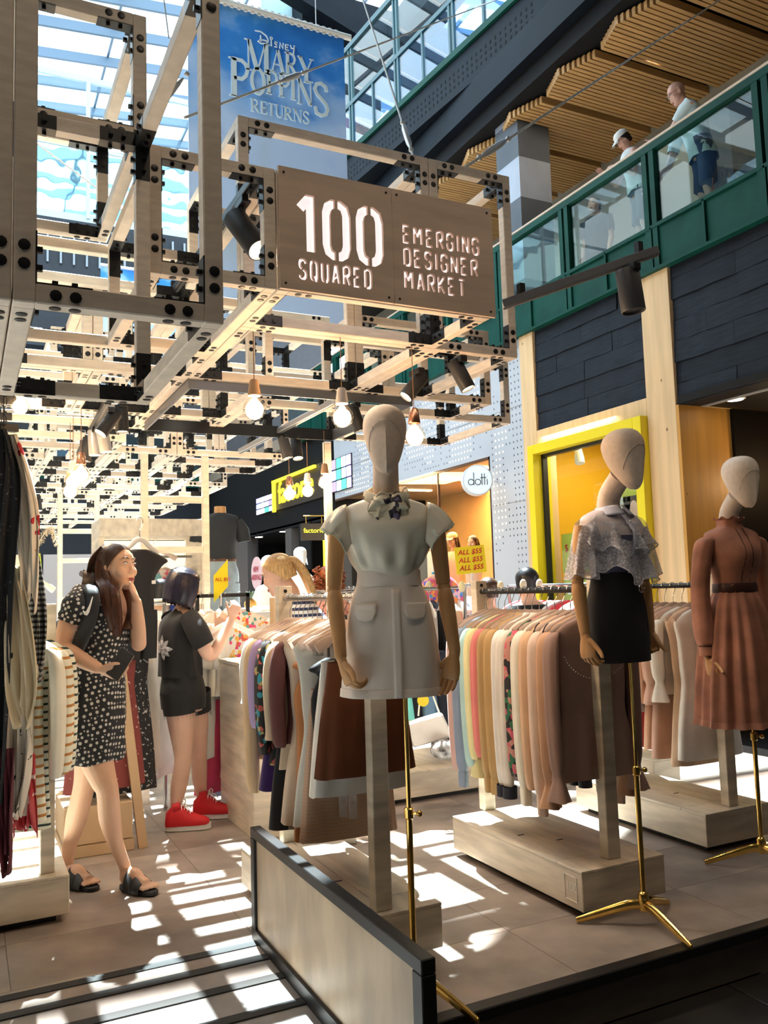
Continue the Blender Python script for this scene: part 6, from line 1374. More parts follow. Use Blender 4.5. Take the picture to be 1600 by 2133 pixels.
def face_parts(parent, F, brow=HAIRB, lip=LIP, eyes=True):
    k = F.k; q = F.q()
    for d in (-1, 1):
        e = G().ball(F.p(d*.0315, .0765, .012), .0142*k, .0070*k, .0050*k, 14, 8, q).obj('eye', EYEW, parent, smooth=True)
        WPOS[e.name] = WPOS.get(parent.name, Vector((0, 0, 0)))
        G().ball(F.p(d*.0325, .0822, .0125), .0062*k, .0040*k, .0052*k, 12, 8, q).obj('iris', IRIS, e, smooth=True)
        G().tube([F.p(d*(.0315+.0155*cos(a)), .0815-.004*abs(cos(a))**2, .012+.0058*sin(a)) for a in [pi*i/10 for i in range(11)]], .0017*k, 5).obj('lash_line', IRIS, parent)
        G().tube(crom([tuple(F.p(d*.014, .083, .034))+(.0018*k,), tuple(F.p(d*.032, .082, .040))+(.0026*k,), tuple(F.p(d*.050, .070, .034))+(.0012*k,)], 4) and [c[:3] for c in crom([tuple(F.p(d*.014, .083, .034)), tuple(F.p(d*.032, .082, .040)), tuple(F.p(d*.050, .070, .034))], 4)], .0022*k, 5).obj('eyebrow', brow, parent)
    G().ball(F.p(0, .0885, -.0625), .021*k, .006*k, .0042*k, 14, 6, q).ball(F.p(0, .0885, -.0715), .018*k, .0065*k, .0050*k, 14, 6, q).obj('lips', lip, parent, smooth=True)
def hair_cap(g, F, back=.0, grow=1.0, drop=0.0, n=40, m=22, front=.55):
    """shell over the skull: open at the face"""
    k = F.k; rows = []
    for i in range(m+1):
        r = []
        for j in range(n+1):
            th = 2*pi*j/n; fr = max(0, cos(th))            # th=0 is the face side
            zb = -.055-drop*(1-fr); zt = .118; lim = zb*(1-fr**.7)+(.085*front/.55)*fr**.7
            t = i/m; z = lim+(zt-lim)*sin(t*pi/2); zz = min(1, max(-1, (z-.035)/.0835)); rad = math.sqrt(max(0, 1-zz*zz)) if z > .035 else 1-.10*((.035-z)/.1)
            gr = 1+.012*sin(th*17+z*30); x = sin(th)*.0805*rad*grow*gr; y = cos(th)*(.094 if cos(th) < 0 else .088)*rad*grow*gr-.014-back*(1-rad)
            r.append(F.p(x, y, z))
        rows.append(r)
    g.sheet(rows); return g
def lock(g, pts, w, t, seed=0, n=16, ridge=.12):
    """flat bundle of hair along points (x, y, z, scale)"""
    Q = crom(pts, 5); up = None; rings = []
    for i, q in enumerate(Q):
        p = Vector(q[:3]); a = Vector(Q[max(i-1, 0)][:3]); b = Vector(Q[min(i+1, len(Q)-1)][:3]); d = (b-a).normalized(); s = Vector(w); s = (s-d*s.dot(d)).normalized(); o = d.cross(s)
        rings.append([p+s*(q[3]*cos(2*pi*k/n))*(1+ridge*sin(5*2*pi*k/n+seed))+o*(q[3]*t*sin(2*pi*k/n))*(1+ridge*2*sin(7*2*pi*k/n+seed)) for k in range(n)])
    g.loft(rings); return g
def ell_rings(prof, S, Fv, n=40, fold=None):
    """prof: (centre, half width along S, half depth along F)"""
    out = []
    for i, (c, hs, hf) in enumerate(prof):
        c = Vector(c); r = []
        for k in range(n):
            a = 2*pi*k/n; e = fold(a, i/(len(prof)-1)) if fold else 0
            r.append(c+S*((hs+e)*cos(a))+Fv*((hf+e)*sin(a)))
        out.append(r)
    return out
def iprof(prof, k=4): return [(Vector(q[:3]), q[3], q[4]) for q in crom([tuple(c)+(a, b) for c, a, b in prof], k)]
RH = Vector((.896, -.443, 0)); CH = Vector((.444, .896, 0)); UP = Vector((0, 0, 1))
def sandal_foot(g, heel, toe, k=1.0, toes=True):
    """bare foot from heel to toe on the ground"""
    h, t = Vector(heel), Vector(toe); d = (t-h).normalized(); s = d.cross(UP); L = (t-h).length
    limb(g, [tuple(h+d*.02+UP*.045)+(.030,), tuple(h+d*.08+UP*.055)+(.034,), tuple(h+d*L*.55+UP*.034)+(.031,), tuple(h+d*L*.78+UP*.022)+(.027,)], 12)
    g.ball(h+d*.025+UP*.032, .030, .030, .032); g.ball(h+d*L*.68+UP*.018, .042, .042, .018)
    for i in range(5):
        o = (i-2)*.0165; e = L*(.99-.02*abs(i-.8)-.012*i); limb(g, [tuple(h+d*L*.74+s*o+UP*.018)+(.0105,), tuple(h+d*(e-.02)+s*o*1.05+UP*.016)+(.0095 if i else .012,), tuple(h+d*e+s*o*1.05+UP*.012)+(.0075,)], 8, 3)
def sole(g, heel, toe, w, z0, z1, over=.012):
    h, t = Vector(heel), Vector(toe); d = (t-h).normalized(); s = d.cross(UP); L = (t-h).length+2*over; o = h-d*over; P = []
    for i in range(28):
        a = 2*pi*i/28; x = .5+.5*cos(a); ww = w*(.80+.25*x-.16*sin(x*pi)*.6); P.append((L*x, ww*sin(a)*(abs(sin(a))**-.3 if abs(sin(a)) > .05 else 1)))
    g.prism(P, o+UP*z0, d, s, UP*(z1-z0)); return g
# ---------------------------------------------------------------- woman walking at the left
wm = thing('person', 'long haired woman in black patterned dress walking, hand at her chin', 'person', (.66, 4.46, 0))
Fw = (RH*.80-CH*.60).normalized(); Sw = Fw.cross(UP)          # Sw points to her right (towards the camera)
tors = [((0.555, 4.466, 0.666), .145, .115), ((0.563, 4.445, 0.83), .165, .130), ((0.569, 4.419, 0.949), .158, .122), ((0.589, 4.384, 1.078), .125, .100), ((0.602, 4.366, 1.194), .132, .108), ((0.603, 4.343, 1.3), .150, .122), ((0.6, 4.337, 1.375), .160, .108), ((0.599, 4.332, 1.421), .150, .082), ((0.612, 4.323, 1.449), .085, .065), ((0.626, 4.314, 1.474), .055, .052)]
tp = iprof(tors, 4)
Hf = Frame((0.667, 4.274, 1.554), (RH*.90-CH*.40+UP*.02), k=.98)
g = G(); g.loft(ell_rings(tp, Sw, Fw, 32)); head_geo(g, Hf, .97)
limb(g, [(0.616, 4.324, 1.421)+(.062,), (0.639, 4.308, 1.467)+(.050,), (0.655, 4.296, 1.508)+(.048,)])
limb(g, [(0.499, 4.258, 1.424)+(.050,), (0.467, 4.235, 1.37)+(.052,), (0.434, 4.239, 1.275)+(.046,), (0.416, 4.246, 1.187)+(.040,), (0.452, 4.209, 1.149)+(.041,), (0.509, 4.152, 1.109)+(.035,), (0.56, 4.107, 1.08)+(.026,)])
hand_geo(g, (0.562, 4.106, 1.078), RH*.9-UP*.28+CH*.05, CH*.75+UP*.62, UP, (.55, .75, .55), .98)
limb(g, [(0.722, 4.43, 1.402)+(.046,), (0.752, 4.412, 1.329)+(.044,), (0.77, 4.368, 1.233)+(.040,), (0.778, 4.337, 1.17)+(.037,), (0.765, 4.279, 1.247)+(.037,), (0.753, 4.232, 1.33)+(.030,), (0.742, 4.197, 1.388)+(.024,)])
hand_geo(g, (0.742, 4.197, 1.391), UP*.85-RH*.28-CH*.05, -RH*.9-CH*.2, -CH, (.9, 1.0, .8), .95)
limb(g, [(0.567, 4.4, 0.812)+(.085,), (0.584, 4.398, 0.639)+(.080,), (0.613, 4.35, 0.53)+(.062,), (0.629, 4.336, 0.479)+(.053,), (0.643, 4.354, 0.345)+(.052,), (0.675, 4.363, 0.215)+(.035,), (0.714, 4.366, 0.107)+(.028,), (0.719, 4.37, 0.049)+(.031,)], 16)
limb(g, [(0.57, 4.501, 0.8)+(.085,), (0.566, 4.536, 0.584)+(.068,), (0.546, 4.56, 0.453)+(.053,), (0.517, 4.6, 0.309)+(.052,), (0.494, 4.635, 0.187)+(.036,), (0.483, 4.651, 0.092)+(.029,), (0.486, 4.656, 0.027)+(.031,)], 16)
h1, t1 = Vector((0.707, 4.383, 0.02)), Vector((0.828, 4.187, 0.02)); h2, t2 = Vector((0.47, 4.592, 0.02)), Vector((0.563, 4.448, 0.02))
t2 = h2+(t2-h2).normalized()*.21; t1 = h1+(t1-h1).normalized()*.215
sandal_foot(g, h1, t1); sandal_foot(g, h2, t2)
body = fuse(g, 'body', SKIN, wm, .0048, 5); face_parts(wm, Hf)
WDRESS = fabric('black_heart_print', (.010, .010, .012), .8, pat='dots', c2=((.55, .52, .48),), sc=46, thr=.36, rnd=.12, rot=(.35, .25, .78))
# dress: open V neckline, hem above the knee
rows = []; N = 64; dp = iprof([((0.548, 4.463, 0.617), .178, .150), ((0.553, 4.438, 0.832), .180, .146)]+tors[2:9], 5); Z = [p[0].z for p in dp]
def at_z(z):
    for a, b in zip(dp, dp[1:]):
        if a[0].z <= z <= b[0].z: t = (z-a[0].z)/max(1e-6, b[0].z-a[0].z); return a[0].lerp(b[0], t), a[1]+(b[1]-a[1])*t, a[2]+(b[2]-a[2])*t
    return dp[-1] if z > dp[-1][0].z else dp[0]
zh = dp[0][0].z; zs_ = Vector((0.602, 4.332, 1.417)).z
for i in range(31):
    v = i/30; r = []
    for k in range(N+1):
        a = 2*pi*k/N; fr = max(0, sin(a-.15)); ztop = zs_-.205*max(0, 1-abs(((a-.15-pi/2+pi) % (2*pi))-pi)/.62); z = zh+(ztop-zh)*v
        c, hs, hf = at_z(z); e = .011+(.007*(1-v)**2)*sin(9*a)+.004*sin(5*a+z*14)*(1-v)+.0025*sin(13*a+z*50)
        r.append(c+Sw*((hs+e)*cos(a))+Fw*((hf+e)*sin(a))-UP*(.006*sin(7*a) if i == 0 else 0))
    rows.append(r)
o = G().sheet(rows).obj('dress', WDRESS, wm, smooth=True, angle=80); o.modifiers.new('s', 'SOLIDIFY').thickness = .003
for P in (([(0.516, 4.284, 1.428)+(.056,), (0.475, 4.23, 1.379)+(.064,), (0.452, 4.231, 1.322)+(.060,), (0.441, 4.233, 1.295)+(.056,)]), ([(0.714, 4.423, 1.407)+(.050,), (0.747, 4.413, 1.341)+(.054,), (0.759, 4.389, 1.293)+(.052,)])):
    Q = crom(P, 5); G().tube([q[:3] for q in Q], [q[3]*(1+.05*sin(i*1.3)) for i, q in enumerate(Q)], 22, cap=False).obj('sleeve', WDRESS, wm, smooth=True)
# hair
g = G(); hair_cap(g, Hf, .01, 1.06, .02)
lock(g, [tuple(Hf.p(0, -.05, .10))+(.055,), tuple(Hf.p(0, -.095, .04))+(.078,), tuple(Hf.p(.0, -.115, -.05))+(.085,), (0.585, 4.323, 1.475)+(.095,), (0.565, 4.306, 1.406)+(.085,), (0.568, 4.278, 1.337)+(.05,)], Hf.r, .38, 1, 22)
cap = g.obj('hair', HAIRBR, wm, smooth=True, angle=70)
g = G()
lock(g, [tuple(Hf.p(.070, -.03, .07))+(.018,), tuple(Hf.p(.080, -.022, -.005))+(.016,), tuple(Hf.p(.080, .004, -.075))+(.020,), (0.63, 4.16, 1.426)+(.026,), (0.638, 4.157, 1.302)+(.032,), (0.645, 4.162, 1.223)+(.018,)], RH, .45, 2)
lock(g, [tuple(Hf.p(.078, -.035, .03))+(.026,), tuple(Hf.p(.083, -.03, -.06))+(.032,), (0.603, 4.183, 1.438)+(.036,), (0.613, 4.165, 1.347)+(.032,), (0.629, 4.156, 1.253)+(.020,)], RH, .45, 3)
lock(g, [tuple(Hf.p(-.07, .03, .02))+(.022,), (0.713, 4.318, 1.449)+(.036,), (0.719, 4.302, 1.354)+(.042,), (0.704, 4.264, 1.251)+(.030,)], RH, .45, 4)
g.obj('front_hair', mat('auburn_lock', (.060, .017, .007), .4, var=.7, vs=50, st=(9, 9, .5)), wm, smooth=True, angle=70)
G().ball(Hf.p(.082, -.012, -.032), .003).obj('ear_stud', CHROME, wm, smooth=True)
# sandals
for hh, tt in ((h1, t1), (h2, t2)):
    d = (tt-hh).normalized(); s = d.cross(UP); z0 = -.02
    so = sole(G(), hh, tt, .046, -.019, .004).obj('sandal_sole', BLACKP, wm, bevel=.004); WPOS[so.name] = WPOS[wm.name]
    sole(G(), hh, tt, .045, -.0197, -.013, .010).obj('sole_edge', mat('grey_rubber', (.2, .2, .2), .8), so)
    for u0, u1, hgt, nm in ((.28, .52, .098, 'strap'), (.53, .76, .078, 'strap')):
        L = (tt-hh).length; rows = []
        for i in range(6):
            u = u0+(u1-u0)*i/5; rows.append([hh+d*(L*u)+s*(.056*cos(a))+UP*(-.012+(hgt-.03*(u-u0)/(u1-u0))*sin(a)**.8) for a in [pi*k/12 for k in range(13)]])
        o = G().sheet(rows).obj(nm, BLACKP, wm, smooth=True); o.modifiers.new('s', 'SOLIDIFY').thickness = .004
# backpack strap and bag worn by the woman, phone in her hand
bp = thing('backpack', 'black sports backpack on the woman, wide strap over her shoulder with a white swoosh', 'backpack', (0.432, 4.425, 1.005))
BPM = fabric('black_nylon', (.010, .012, .016), .6)
bc = Vector((0.444, 4.488, 1.092)); g = G(); q = Matrix((Sw, Fw, UP)).transposed().to_quaternion(); g.ball(bc, .13, .085, .22, 20, 12, q); g.obj('pack', BPM, bp, smooth=True)
rows = []
for P in crom([(0.513, 4.259, 1.46), (0.531, 4.202, 1.438), (0.539, 4.174, 1.395), (0.526, 4.173, 1.306), (0.497, 4.197, 1.218), (0.471, 4.245, 1.146), (0.459, 4.315, 1.068)], 5):
    P = Vector(P); w_ = (RH*.85+UP*.12); rows.append([P+w_*(.042*u)-CH*(.008*(1-u*u)) for u in (-1, -.5, 0, .5, 1)])
o = G().sheet(rows).obj('shoulder_strap', BPM, bp, smooth=True); o.modifiers.new('s', 'SOLIDIFY').thickness = .010
rows = [[Vector(p)+RH*.014*u for u in (-1, 1)] for p in ((0.462, 4.258, 1.061), (0.459, 4.269, 0.971), (0.461, 4.281, 0.903))]; o = G().sheet(rows).obj('loose_strap', BPM, bp); o.modifiers.new('s', 'SOLIDIFY').thickness = .004
SWO = [(192, 1243), (190, 1252), (186, 1266), (183, 1276), (179, 1281), (175, 1279), (172, 1272), (174, 1276), (177, 1275), (181, 1268), (186, 1258)]
sw = [(0.532, 4.137, 1.411), (0.527, 4.136, 1.386), (0.521, 4.136, 1.36), (0.515, 4.136, 1.338), (0.507, 4.141, 1.325), (0.497, 4.146, 1.33), (0.491, 4.147, 1.348), (0.499, 4.144, 1.341), (0.507, 4.139, 1.347), (0.519, 4.136, 1.373)]
G().add([Vector(p) for p in sw]+[Vector(p)+CH*.012 for p in sw], [tuple(range(10)), tuple(range(19, 9, -1))]+[(i, (i+1) % 10, 10+(i+1) % 10, 10+i) for i in range(10)]).obj('white_swoosh', mat('swoosh_white', (.85, .85, .85), .5), bp)
ph = thing('phone', 'black phone with a tan edge held in the woman\'s lower hand', 'phone', (0.64, 4.031, 1.102))
pc = Vector((0.641, 4.042, 1.099)); pu = (RH*.80-UP*.52-CH*.2).normalized(); pv = (RH*.45+UP*.85).normalized(); pv = (pv-pu*pv.dot(pu)).normalized(); pn = pu.cross(pv)
G().obox(pc, pu*.037, pv*.070, pn*.0045).obj('case', BLACKP, ph, bevel=.003); G().obox(pc+pu*.0375, pu*.001, pv*.066, pn*.003).obj('edge', mat('tan_edge', (.35, .24, .16), .4), ph)
# ---------------------------------------------------------------- girl choosing clothes, seen from behind
gi = thing('person', 'girl with a short dark bob in black shirt, shorts and red sneakers, seen from behind', 'person', (1.32, 5.35, 0))
Fg = (RH*.85+CH*.52).normalized(); Sg = Fg.cross(UP)
gt = [((1.226, 5.352, 0.694), .145, .115), ((1.225, 5.34, 0.812), .158, .125), ((1.218, 5.333, 0.916), .142, .108), ((1.206, 5.318, 1.006), .130, .10), ((1.194, 5.301, 1.126), .142, .105), ((1.195, 5.289, 1.229), .160, .10), ((1.203, 5.28, 1.282), .150, .075), ((1.211, 5.262, 1.317), .08, .058), ((1.223, 5.252, 1.352), .052, .05)]
Hg = Frame((1.222, 5.241, 1.462), (RH*.86+CH*.42-UP*.25), k=.98)
g = G(); g.loft(ell_rings(iprof(gt), Sg, Fg, 32)); head_geo(g, Hg)
limb(g, [(1.213, 5.261, 1.311)+(.055,), (1.226, 5.248, 1.376)+(.047,), (1.228, 5.242, 1.42)+(.046,)])
limb(g, [(1.222, 5.126, 1.269)+(.046,), (1.245, 5.077, 1.203)+(.048,), (1.28, 5.047, 1.103)+(.042,), (1.322, 5.055, 1.04)+(.037,), (1.378, 5.067, 1.094)+(.036,), (1.432, 5.098, 1.179)+(.031,), (1.474, 5.114, 1.256)+(.024,)])
hand_geo(g, (1.477, 5.113, 1.259), RH*.35+UP*.92, -RH*.5+CH*.8, -RH, (.8, .9, .7), .95)
limb(g, [(1.165, 5.447, 1.266)+(.045,), (1.222, 5.533, 1.13)+(.042,), (1.323, 5.572, 1.03)+(.036,), (1.414, 5.554, 1.088)+(.034,), (1.489, 5.507, 1.18)+(.024,)]); hand_geo(g, (1.492, 5.505, 1.183), RH*.5+UP*.8, CH, -RH, (.7, .8, .6), .92)
limb(g, [(1.185, 5.284, 0.792)+(.098,), (1.198, 5.281, 0.646)+(.085,), (1.206, 5.275, 0.445)+(.055,), (1.2, 5.276, 0.36)+(.051,), (1.181, 5.286, 0.246)+(.050,), (1.158, 5.276, 0.124)+(.031,), (1.154, 5.286, 0.046)+(.031,)], 16)
limb(g, [(1.301, 5.397, 0.771)+(.094,), (1.321, 5.413, 0.619)+(.080,), (1.343, 5.444, 0.433)+(.055,), (1.352, 5.46, 0.34)+(.050,), (1.359, 5.48, 0.232)+(.047,), (1.379, 5.505, 0.105)+(.030,), (1.38, 5.512, 0.028)+(.030,)], 16)
fuse(g, 'body', SKINP, gi, .006, 5)
g = G(); hair_cap(g, Hg, .015, 1.13, .06, front=.40)
rows = []
for i in range(10):
    v = i/9; r = []
    for k in range(61):
        th = radians(38)+radians(284)*k/60; rr_ = .85+.34*sin(pi*min(1, .06+v*.72))**.7-.08*v*v; gr = 1+.014*sin(th*31+v*2)
        r.append(Hg.p(sin(th)*.0815*rr_*gr, cos(th)*.098*rr_*gr-.016, .085-.215*v-.012*v*cos(th*1)-.006*v*sin(th*23)))
    rows.append(r)
g.sheet(rows); o = g.obj('hair', HAIRV, gi, smooth=True, angle=70); o.modifiers.new('s', 'SOLIDIFY').thickness = .012
BT = fabric('black_tee', (.009, .009, .011), .8)
tee = iprof([((1.213, 5.337, 0.908), .160, .128), ((1.204, 5.32, 1.007), .158, .125), ((1.194, 5.301, 1.126), .160, .122), ((1.195, 5.289, 1.229), .168, .112), ((1.203, 5.281, 1.279), .155, .085), ((1.211, 5.262, 1.311), .085, .064), ((1.218, 5.256, 1.329), .062, .056)], 4)
G().loft(ell_rings(tee, Sg, Fg, 56, lambda a, v: (.008*(1-v)*sin(8*a)+.005*sin(5*a+v*9)*(1-v))), cap=False).obj('shirt', BT, gi, smooth=True, angle=80)
for P in ([(1.217, 5.139, 1.278)+(.058,), (1.247, 5.076, 1.203)+(.068,), (1.275, 5.052, 1.134)+(.066,), (1.288, 5.048, 1.108)+(.062,)], [(1.168, 5.433, 1.275)+(.055,), (1.211, 5.524, 1.168)+(.06,)]):
    Q = crom(P, 5); sl_ = G().tube([q[:3] for q in Q], [q[3] for q in Q], 24, cap=False).obj('sleeve', BT, gi, smooth=True); WPOS[sl_.name] = WPOS[gi.name]
    if len(P) == 4: G().tube([Vector((1.275, 5.052, 1.134)), Vector((1.279, 5.051, 1.125))], .0675, 24, cap=False).obj('white_stripe', WHT, sl_, smooth=True)
g = G(); bx = lambda u, w: None
LEAF = mat('silver_print', (.42, .42, .45), .5, var=.5, vs=60)
for (a, L) in ((90, .085), (45, .075), (135, .07), (0, .085), (-35, .075), (-75, .07), (200, .05), (160, .05)):
    base_a = -pi/2+.35; rows = []
    for i in range(9):
        v = i/8; r = []
        for u in (-1, 0, 1):
            dz = L*v*sin(radians(a)) + .016*u*sin(pi*v)*cos(radians(a)); ds = L*v*cos(radians(a)) - .016*u*sin(pi*v)*sin(radians(a))
            z0 = Vector((1.127, 5.305, 1.085)).z+dz; c, hs, hf = min(tee, key=lambda q: abs(q[0].z-z0)); aa = base_a+ds/.15
            r.append(Vector((c.x, c.y, z0))+Sg*((hs+.012)*cos(aa))+Fg*((hf+.012)*sin(aa)))
        rows.append(r)
    g.sheet(rows)
g.obj('leaf_print', LEAF, gi, smooth=True)
SH = fabric('black_denim', (.012, .012, .014), .85)
sh_ = iprof([((1.229, 5.349, 0.711), .160, .132), ((1.225, 5.34, 0.812), .168, .136), ((1.218, 5.333, 0.916), .150, .118), ((1.215, 5.331, 0.955), .145, .112)], 4)
G().loft(ell_rings(sh_, Sg, Fg, 48), cap=False).obj('shorts', SH, gi, smooth=True)
for P in ([(1.184, 5.281, 0.821)+(.112,), (1.195, 5.279, 0.687)+(.100,)], [(1.303, 5.392, 0.801)+(.108,), (1.321, 5.408, 0.673)+(.096,)]):
    G().tube([P[0][:3], P[1][:3]], [P[0][3], P[1][3]], 26, cap=False).obj('shorts_leg', SH, gi, smooth=True)
g = G()
for k in range(26):
    a = 2*pi*k/26
    for (c, r) in (((1.195, 5.279, 0.687), .099), ((1.321, 5.408, 0.673), .095)): p = Vector(c)+RH*r*cos(a)+CH*r*sin(a); g.tube([p, p-UP*(.012+.02*R.random())], .0012, 4)
g.obj('frayed_hem', mat('frayed', (.3, .3, .32), .8), gi, kind='stuff')
RSH = fabric('red_canvas', (.58, .010, .018), .6)
for hh, tt, an in (((1.101, 5.269, 0.03), (1.314, 5.205, 0.03), (1.156, 5.282, 0.081)), ((1.316, 5.464, 0.03), (1.524, 5.37, 0.03), (1.38, 5.509, 0.059))):
    hh, tt, an = Vector(hh), Vector(tt), Vector(an); d = (tt-hh).normalized(); s = d.cross(UP); L = .255; tt = hh+d*L
    so = sole(G(), hh, tt, .048, -.029, .012, .010).obj('sneaker_sole', mat('white_rubber', (.75, .73, .70), .5), gi, bevel=.006)
    rings = []
    for u, w, h in ((-.02, .022, .03), (0.0, .036, .075), (.12, .040, .105), (.26, .041, .118), (.40, .043, .105), (.55, .047, .072), (.75, .047, .050), (.92, .038, .036), (1.0, .022, .022)):
        c = hh+d*L*u; rings.append([c+s*(w*cos(a))+UP*(.008+h*max(0, sin(a))**.75) if sin(a) >= 0 else c+s*(w*cos(a))+UP*.004 for a in [2*pi*k/24 for k in range(24)]])
    G().loft(rings).obj('sneaker_upper', RSH, gi, smooth=True, angle=70)
    G().tube([hh+d*L*.18+s*.0+UP*.10, hh+d*L*.34+UP*.115], [.034, .030], 16).obj('ankle_tongue', RSH, gi, smooth=True)
    g = G()
    for i in range(5):
        u = .36+.065*i; z = .112-.013*i; c = hh+d*L*u; g.tube([c+s*(.036*cos(a))+UP*(.02+(z-.012)*sin(a)) for a in [pi*(.22+.56*k/8) for k in range(9)]], .0036, 6)
    c = hh+d*L*.36+UP*.125
    for e in (-1, 1): g.tube(crom([c, c+s*.02*e+UP*.022+d*.01, c+s*.045*e+UP*.012+d*.02, c+s*.02*e+UP*.0+d*.02], 4), .0035, 6); g.tube(crom([c, c+s*.025*e+d*.03-UP*.01, c+s*.035*e+d*.055-UP*.035], 4), .003, 6)
    g.obj('laces', WHT, gi, smooth=True)
hg = hanger(*(1.468, 5.165, 1.332), radians(20), 'white hanger held up in the girl\'s raised hand', None, .2, 'white')
# ---------------------------------------------------------------- simpler standing people
def person(lab, base, Fv, H=1.66, skin=SKINP, hair=HAIRB, style='short', top=None, bottom=None, legs='trousers', sleeve=.25, lean=0.0, male=False, arms=None, headF=None, voxel=.011, look=-.12, hat=None, glasses=False, shoe=None, name='person', top_len=.86):
    base = Vector(base); Fv = Vector(Fv).normalized(); S = Fv.cross(UP); k = H/1.68
    t = thing(name, lab, 'person', base)
    P = lambda s, f, z: base+S*(s*k)+Fv*((f+lean*max(0, z-.85))*k)+UP*((z-.12*abs(lean)*max(0, z-.85))*k)
    m = 1.14 if male else 1.0
    tr = [(P(0, 0, .80), .13*k, .10*k), (P(0, 0, .88), .165*k, .12*k), (P(0, 0, .97), .155*k, .112*k), (P(0, 0, 1.06), .132*k*m, .10*k*m), (P(0, 0, 1.16), .142*k*m, .108*k*m), (P(0, 0, 1.27), .158*k*m, .115*k*m), (P(0, 0, 1.35), .160*k*m, .095*k), (P(0, -.005, 1.40), .125*k*m, .07*k), (P(0, -.005, 1.43), .055*k, .05*k)]
    tpx = iprof(tr, 3); hf = headF or (Fv+UP*look); HF = Frame(P(0, .035, 1.565), hf, k=k*(1.03 if male else .98))
    g = G(); g.loft(ell_rings(tpx, S, Fv, 24)); head_geo(g, HF, 1.08 if male else .98); limb(g, [tuple(P(0, -.005, 1.39))+(.06*k,), tuple(P(0, .01, 1.47))+(.052*k*m,), tuple(HF.p(0, -.01, -.03))+(.05*k*m,)])
    arms = arms or {1: [(.205, -.02, 1.08), (.20, .06, .86)], -1: [(-.205, -.02, 1.08), (-.20, .06, .86)]}
    for d in (1, -1):
        e, w = arms[d]; sh = P(d*.165*m, 0, 1.36); e = P(*e) if not isinstance(e, Vector) else e; w = P(*w) if not isinstance(w, Vector) else w
        limb(g, [tuple(sh)+(.05*k*m,), tuple(sh.lerp(e, .4))+(.046*k*m,), tuple(e)+(.038*k,), tuple(e.lerp(w, .3))+(.038*k,), tuple(w)+(.026*k,)])
        hand_geo(g, w, (w-e), Fv*.3-S*d, Fv, (.4, .5, .4), k)
        limb(g, [tuple(P(d*.085, 0, .86))+(.092*k,), tuple(P(d*.09, .005, .68))+(.078*k,), tuple(P(d*.09, .01, .48))+(.054*k,), tuple(P(d*.09, -.012, .36))+(.052*k,), tuple(P(d*.09, -.015, .10))+(.032*k,), tuple(P(d*.09, -.01, .05))+(.034*k,)])
        limb(g, [tuple(P(d*.09, -.03, .035))+(.034*k,), tuple(P(d*.095, .08, .035))+(.036*k,), tuple(P(d*.10, .17, .025))+(.026*k,)])
    fuse(g, 'body', skin, t, voxel, 4); face_parts(t, HF, hair if hair else skin)
    if top:
        zb = top_len; pr_ = [(c, a+.018, b+.020) for c, a, b in iprof([(P(0, 0, zb), .17*k, .125*k)]+[q for q in tr if (q[0]-base).dot(UP)/k > zb+.04][:-1], 3)]
        G().loft(ell_rings(pr_, S, Fv, 36, lambda a, v: .006*(1-v)*sin(7*a)), cap=False).obj('top', top, t, smooth=True, angle=80)
        for d in (1, -1):
            if sleeve:
                e, w = arms[d]; e = P(*e) if not isinstance(e, Vector) else e; w = P(*w) if not isinstance(w, Vector) else w; sh = P(d*.15*m, 0, 1.365); pts = [tuple(sh)+(.062*k*m,), tuple(sh.lerp(e, .5))+(.062*k*m,), tuple(sh.lerp(e, .75))+(.058*k,)]
                if sleeve > .5: pts = [tuple(sh)+(.062*k*m,), tuple(sh.lerp(e, .5))+(.056*k,), tuple(e)+(.05*k,), tuple(e.lerp(w, .9))+(.038*k,)]
                Q = crom(pts, 4); G().tube([q[:3] for q in Q], [q[3] for q in Q], 18, cap=False).obj('sleeve', top, t, smooth=True)
    if bottom:
        if legs == 'skirt':
            G().loft(ell_rings(iprof([(P(0, 0, .52), .20*k, .17*k), (P(0, 0, .75), .19*k, .15*k), (P(0, 0, .90), .18*k, .13*k), (P(0, 0, 1.0), .16*k, .118*k)], 4), S, Fv, 70, lambda a, v: .014*(1-v)*sin(18*a)), cap=False).obj('skirt', bottom, t, smooth=True, angle=80)
        else:
            zl = .07 if legs == 'trousers' else .50
            for d in (1, -1): G().tube([P(d*.08, 0, .90), P(d*.09, .0, .70), P(d*.095, .005, .5), P(d*.095, -.005, zl)], [.105*k, .092*k, .075*k+(.02 if zl > .3 else 0), (.058 if zl < .3 else .095)*k], 20, cap=False).obj('trouser_leg' if zl < .3 else 'shorts_leg', bottom, t, smooth=True)
            G().loft(ell_rings(iprof([(P(0, 0, .80), .16*k, .125*k), (P(0, 0, .88), .178*k, .135*k), (P(0, 0, 1.0), .160*k*m, .12*k)], 3), S, Fv, 30), cap=False).obj('waist', bottom, t, smooth=True)
    if hair:
        g = G(); hair_cap(g, HF, .008, 1.07, {'short': .0, 'bob': .06, 'long': .05, 'tail': .0, 'curls': .04}[style])
        if style == 'long': lock(g, [tuple(HF.p(0, -.05, .09))+(.06*k,), tuple(HF.p(0, -.10, .0))+(.08*k,), tuple(HF.p(0, -.10, -.12))+(.085*k,), tuple(HF.p(0, -.09, -.26))+(.06*k,)], HF.r, .4, 3)
        if style == 'tail': lock(g, [tuple(HF.p(0, -.07, .05))+(.03*k,), tuple(HF.p(0, -.12, .03))+(.036*k,), tuple(HF.p(0, -.145, -.06))+(.040*k,), tuple(HF.p(0, -.14, -.18))+(.036*k,), tuple(HF.p(0, -.12, -.28))+(.015*k,)], HF.r, .6, 3)
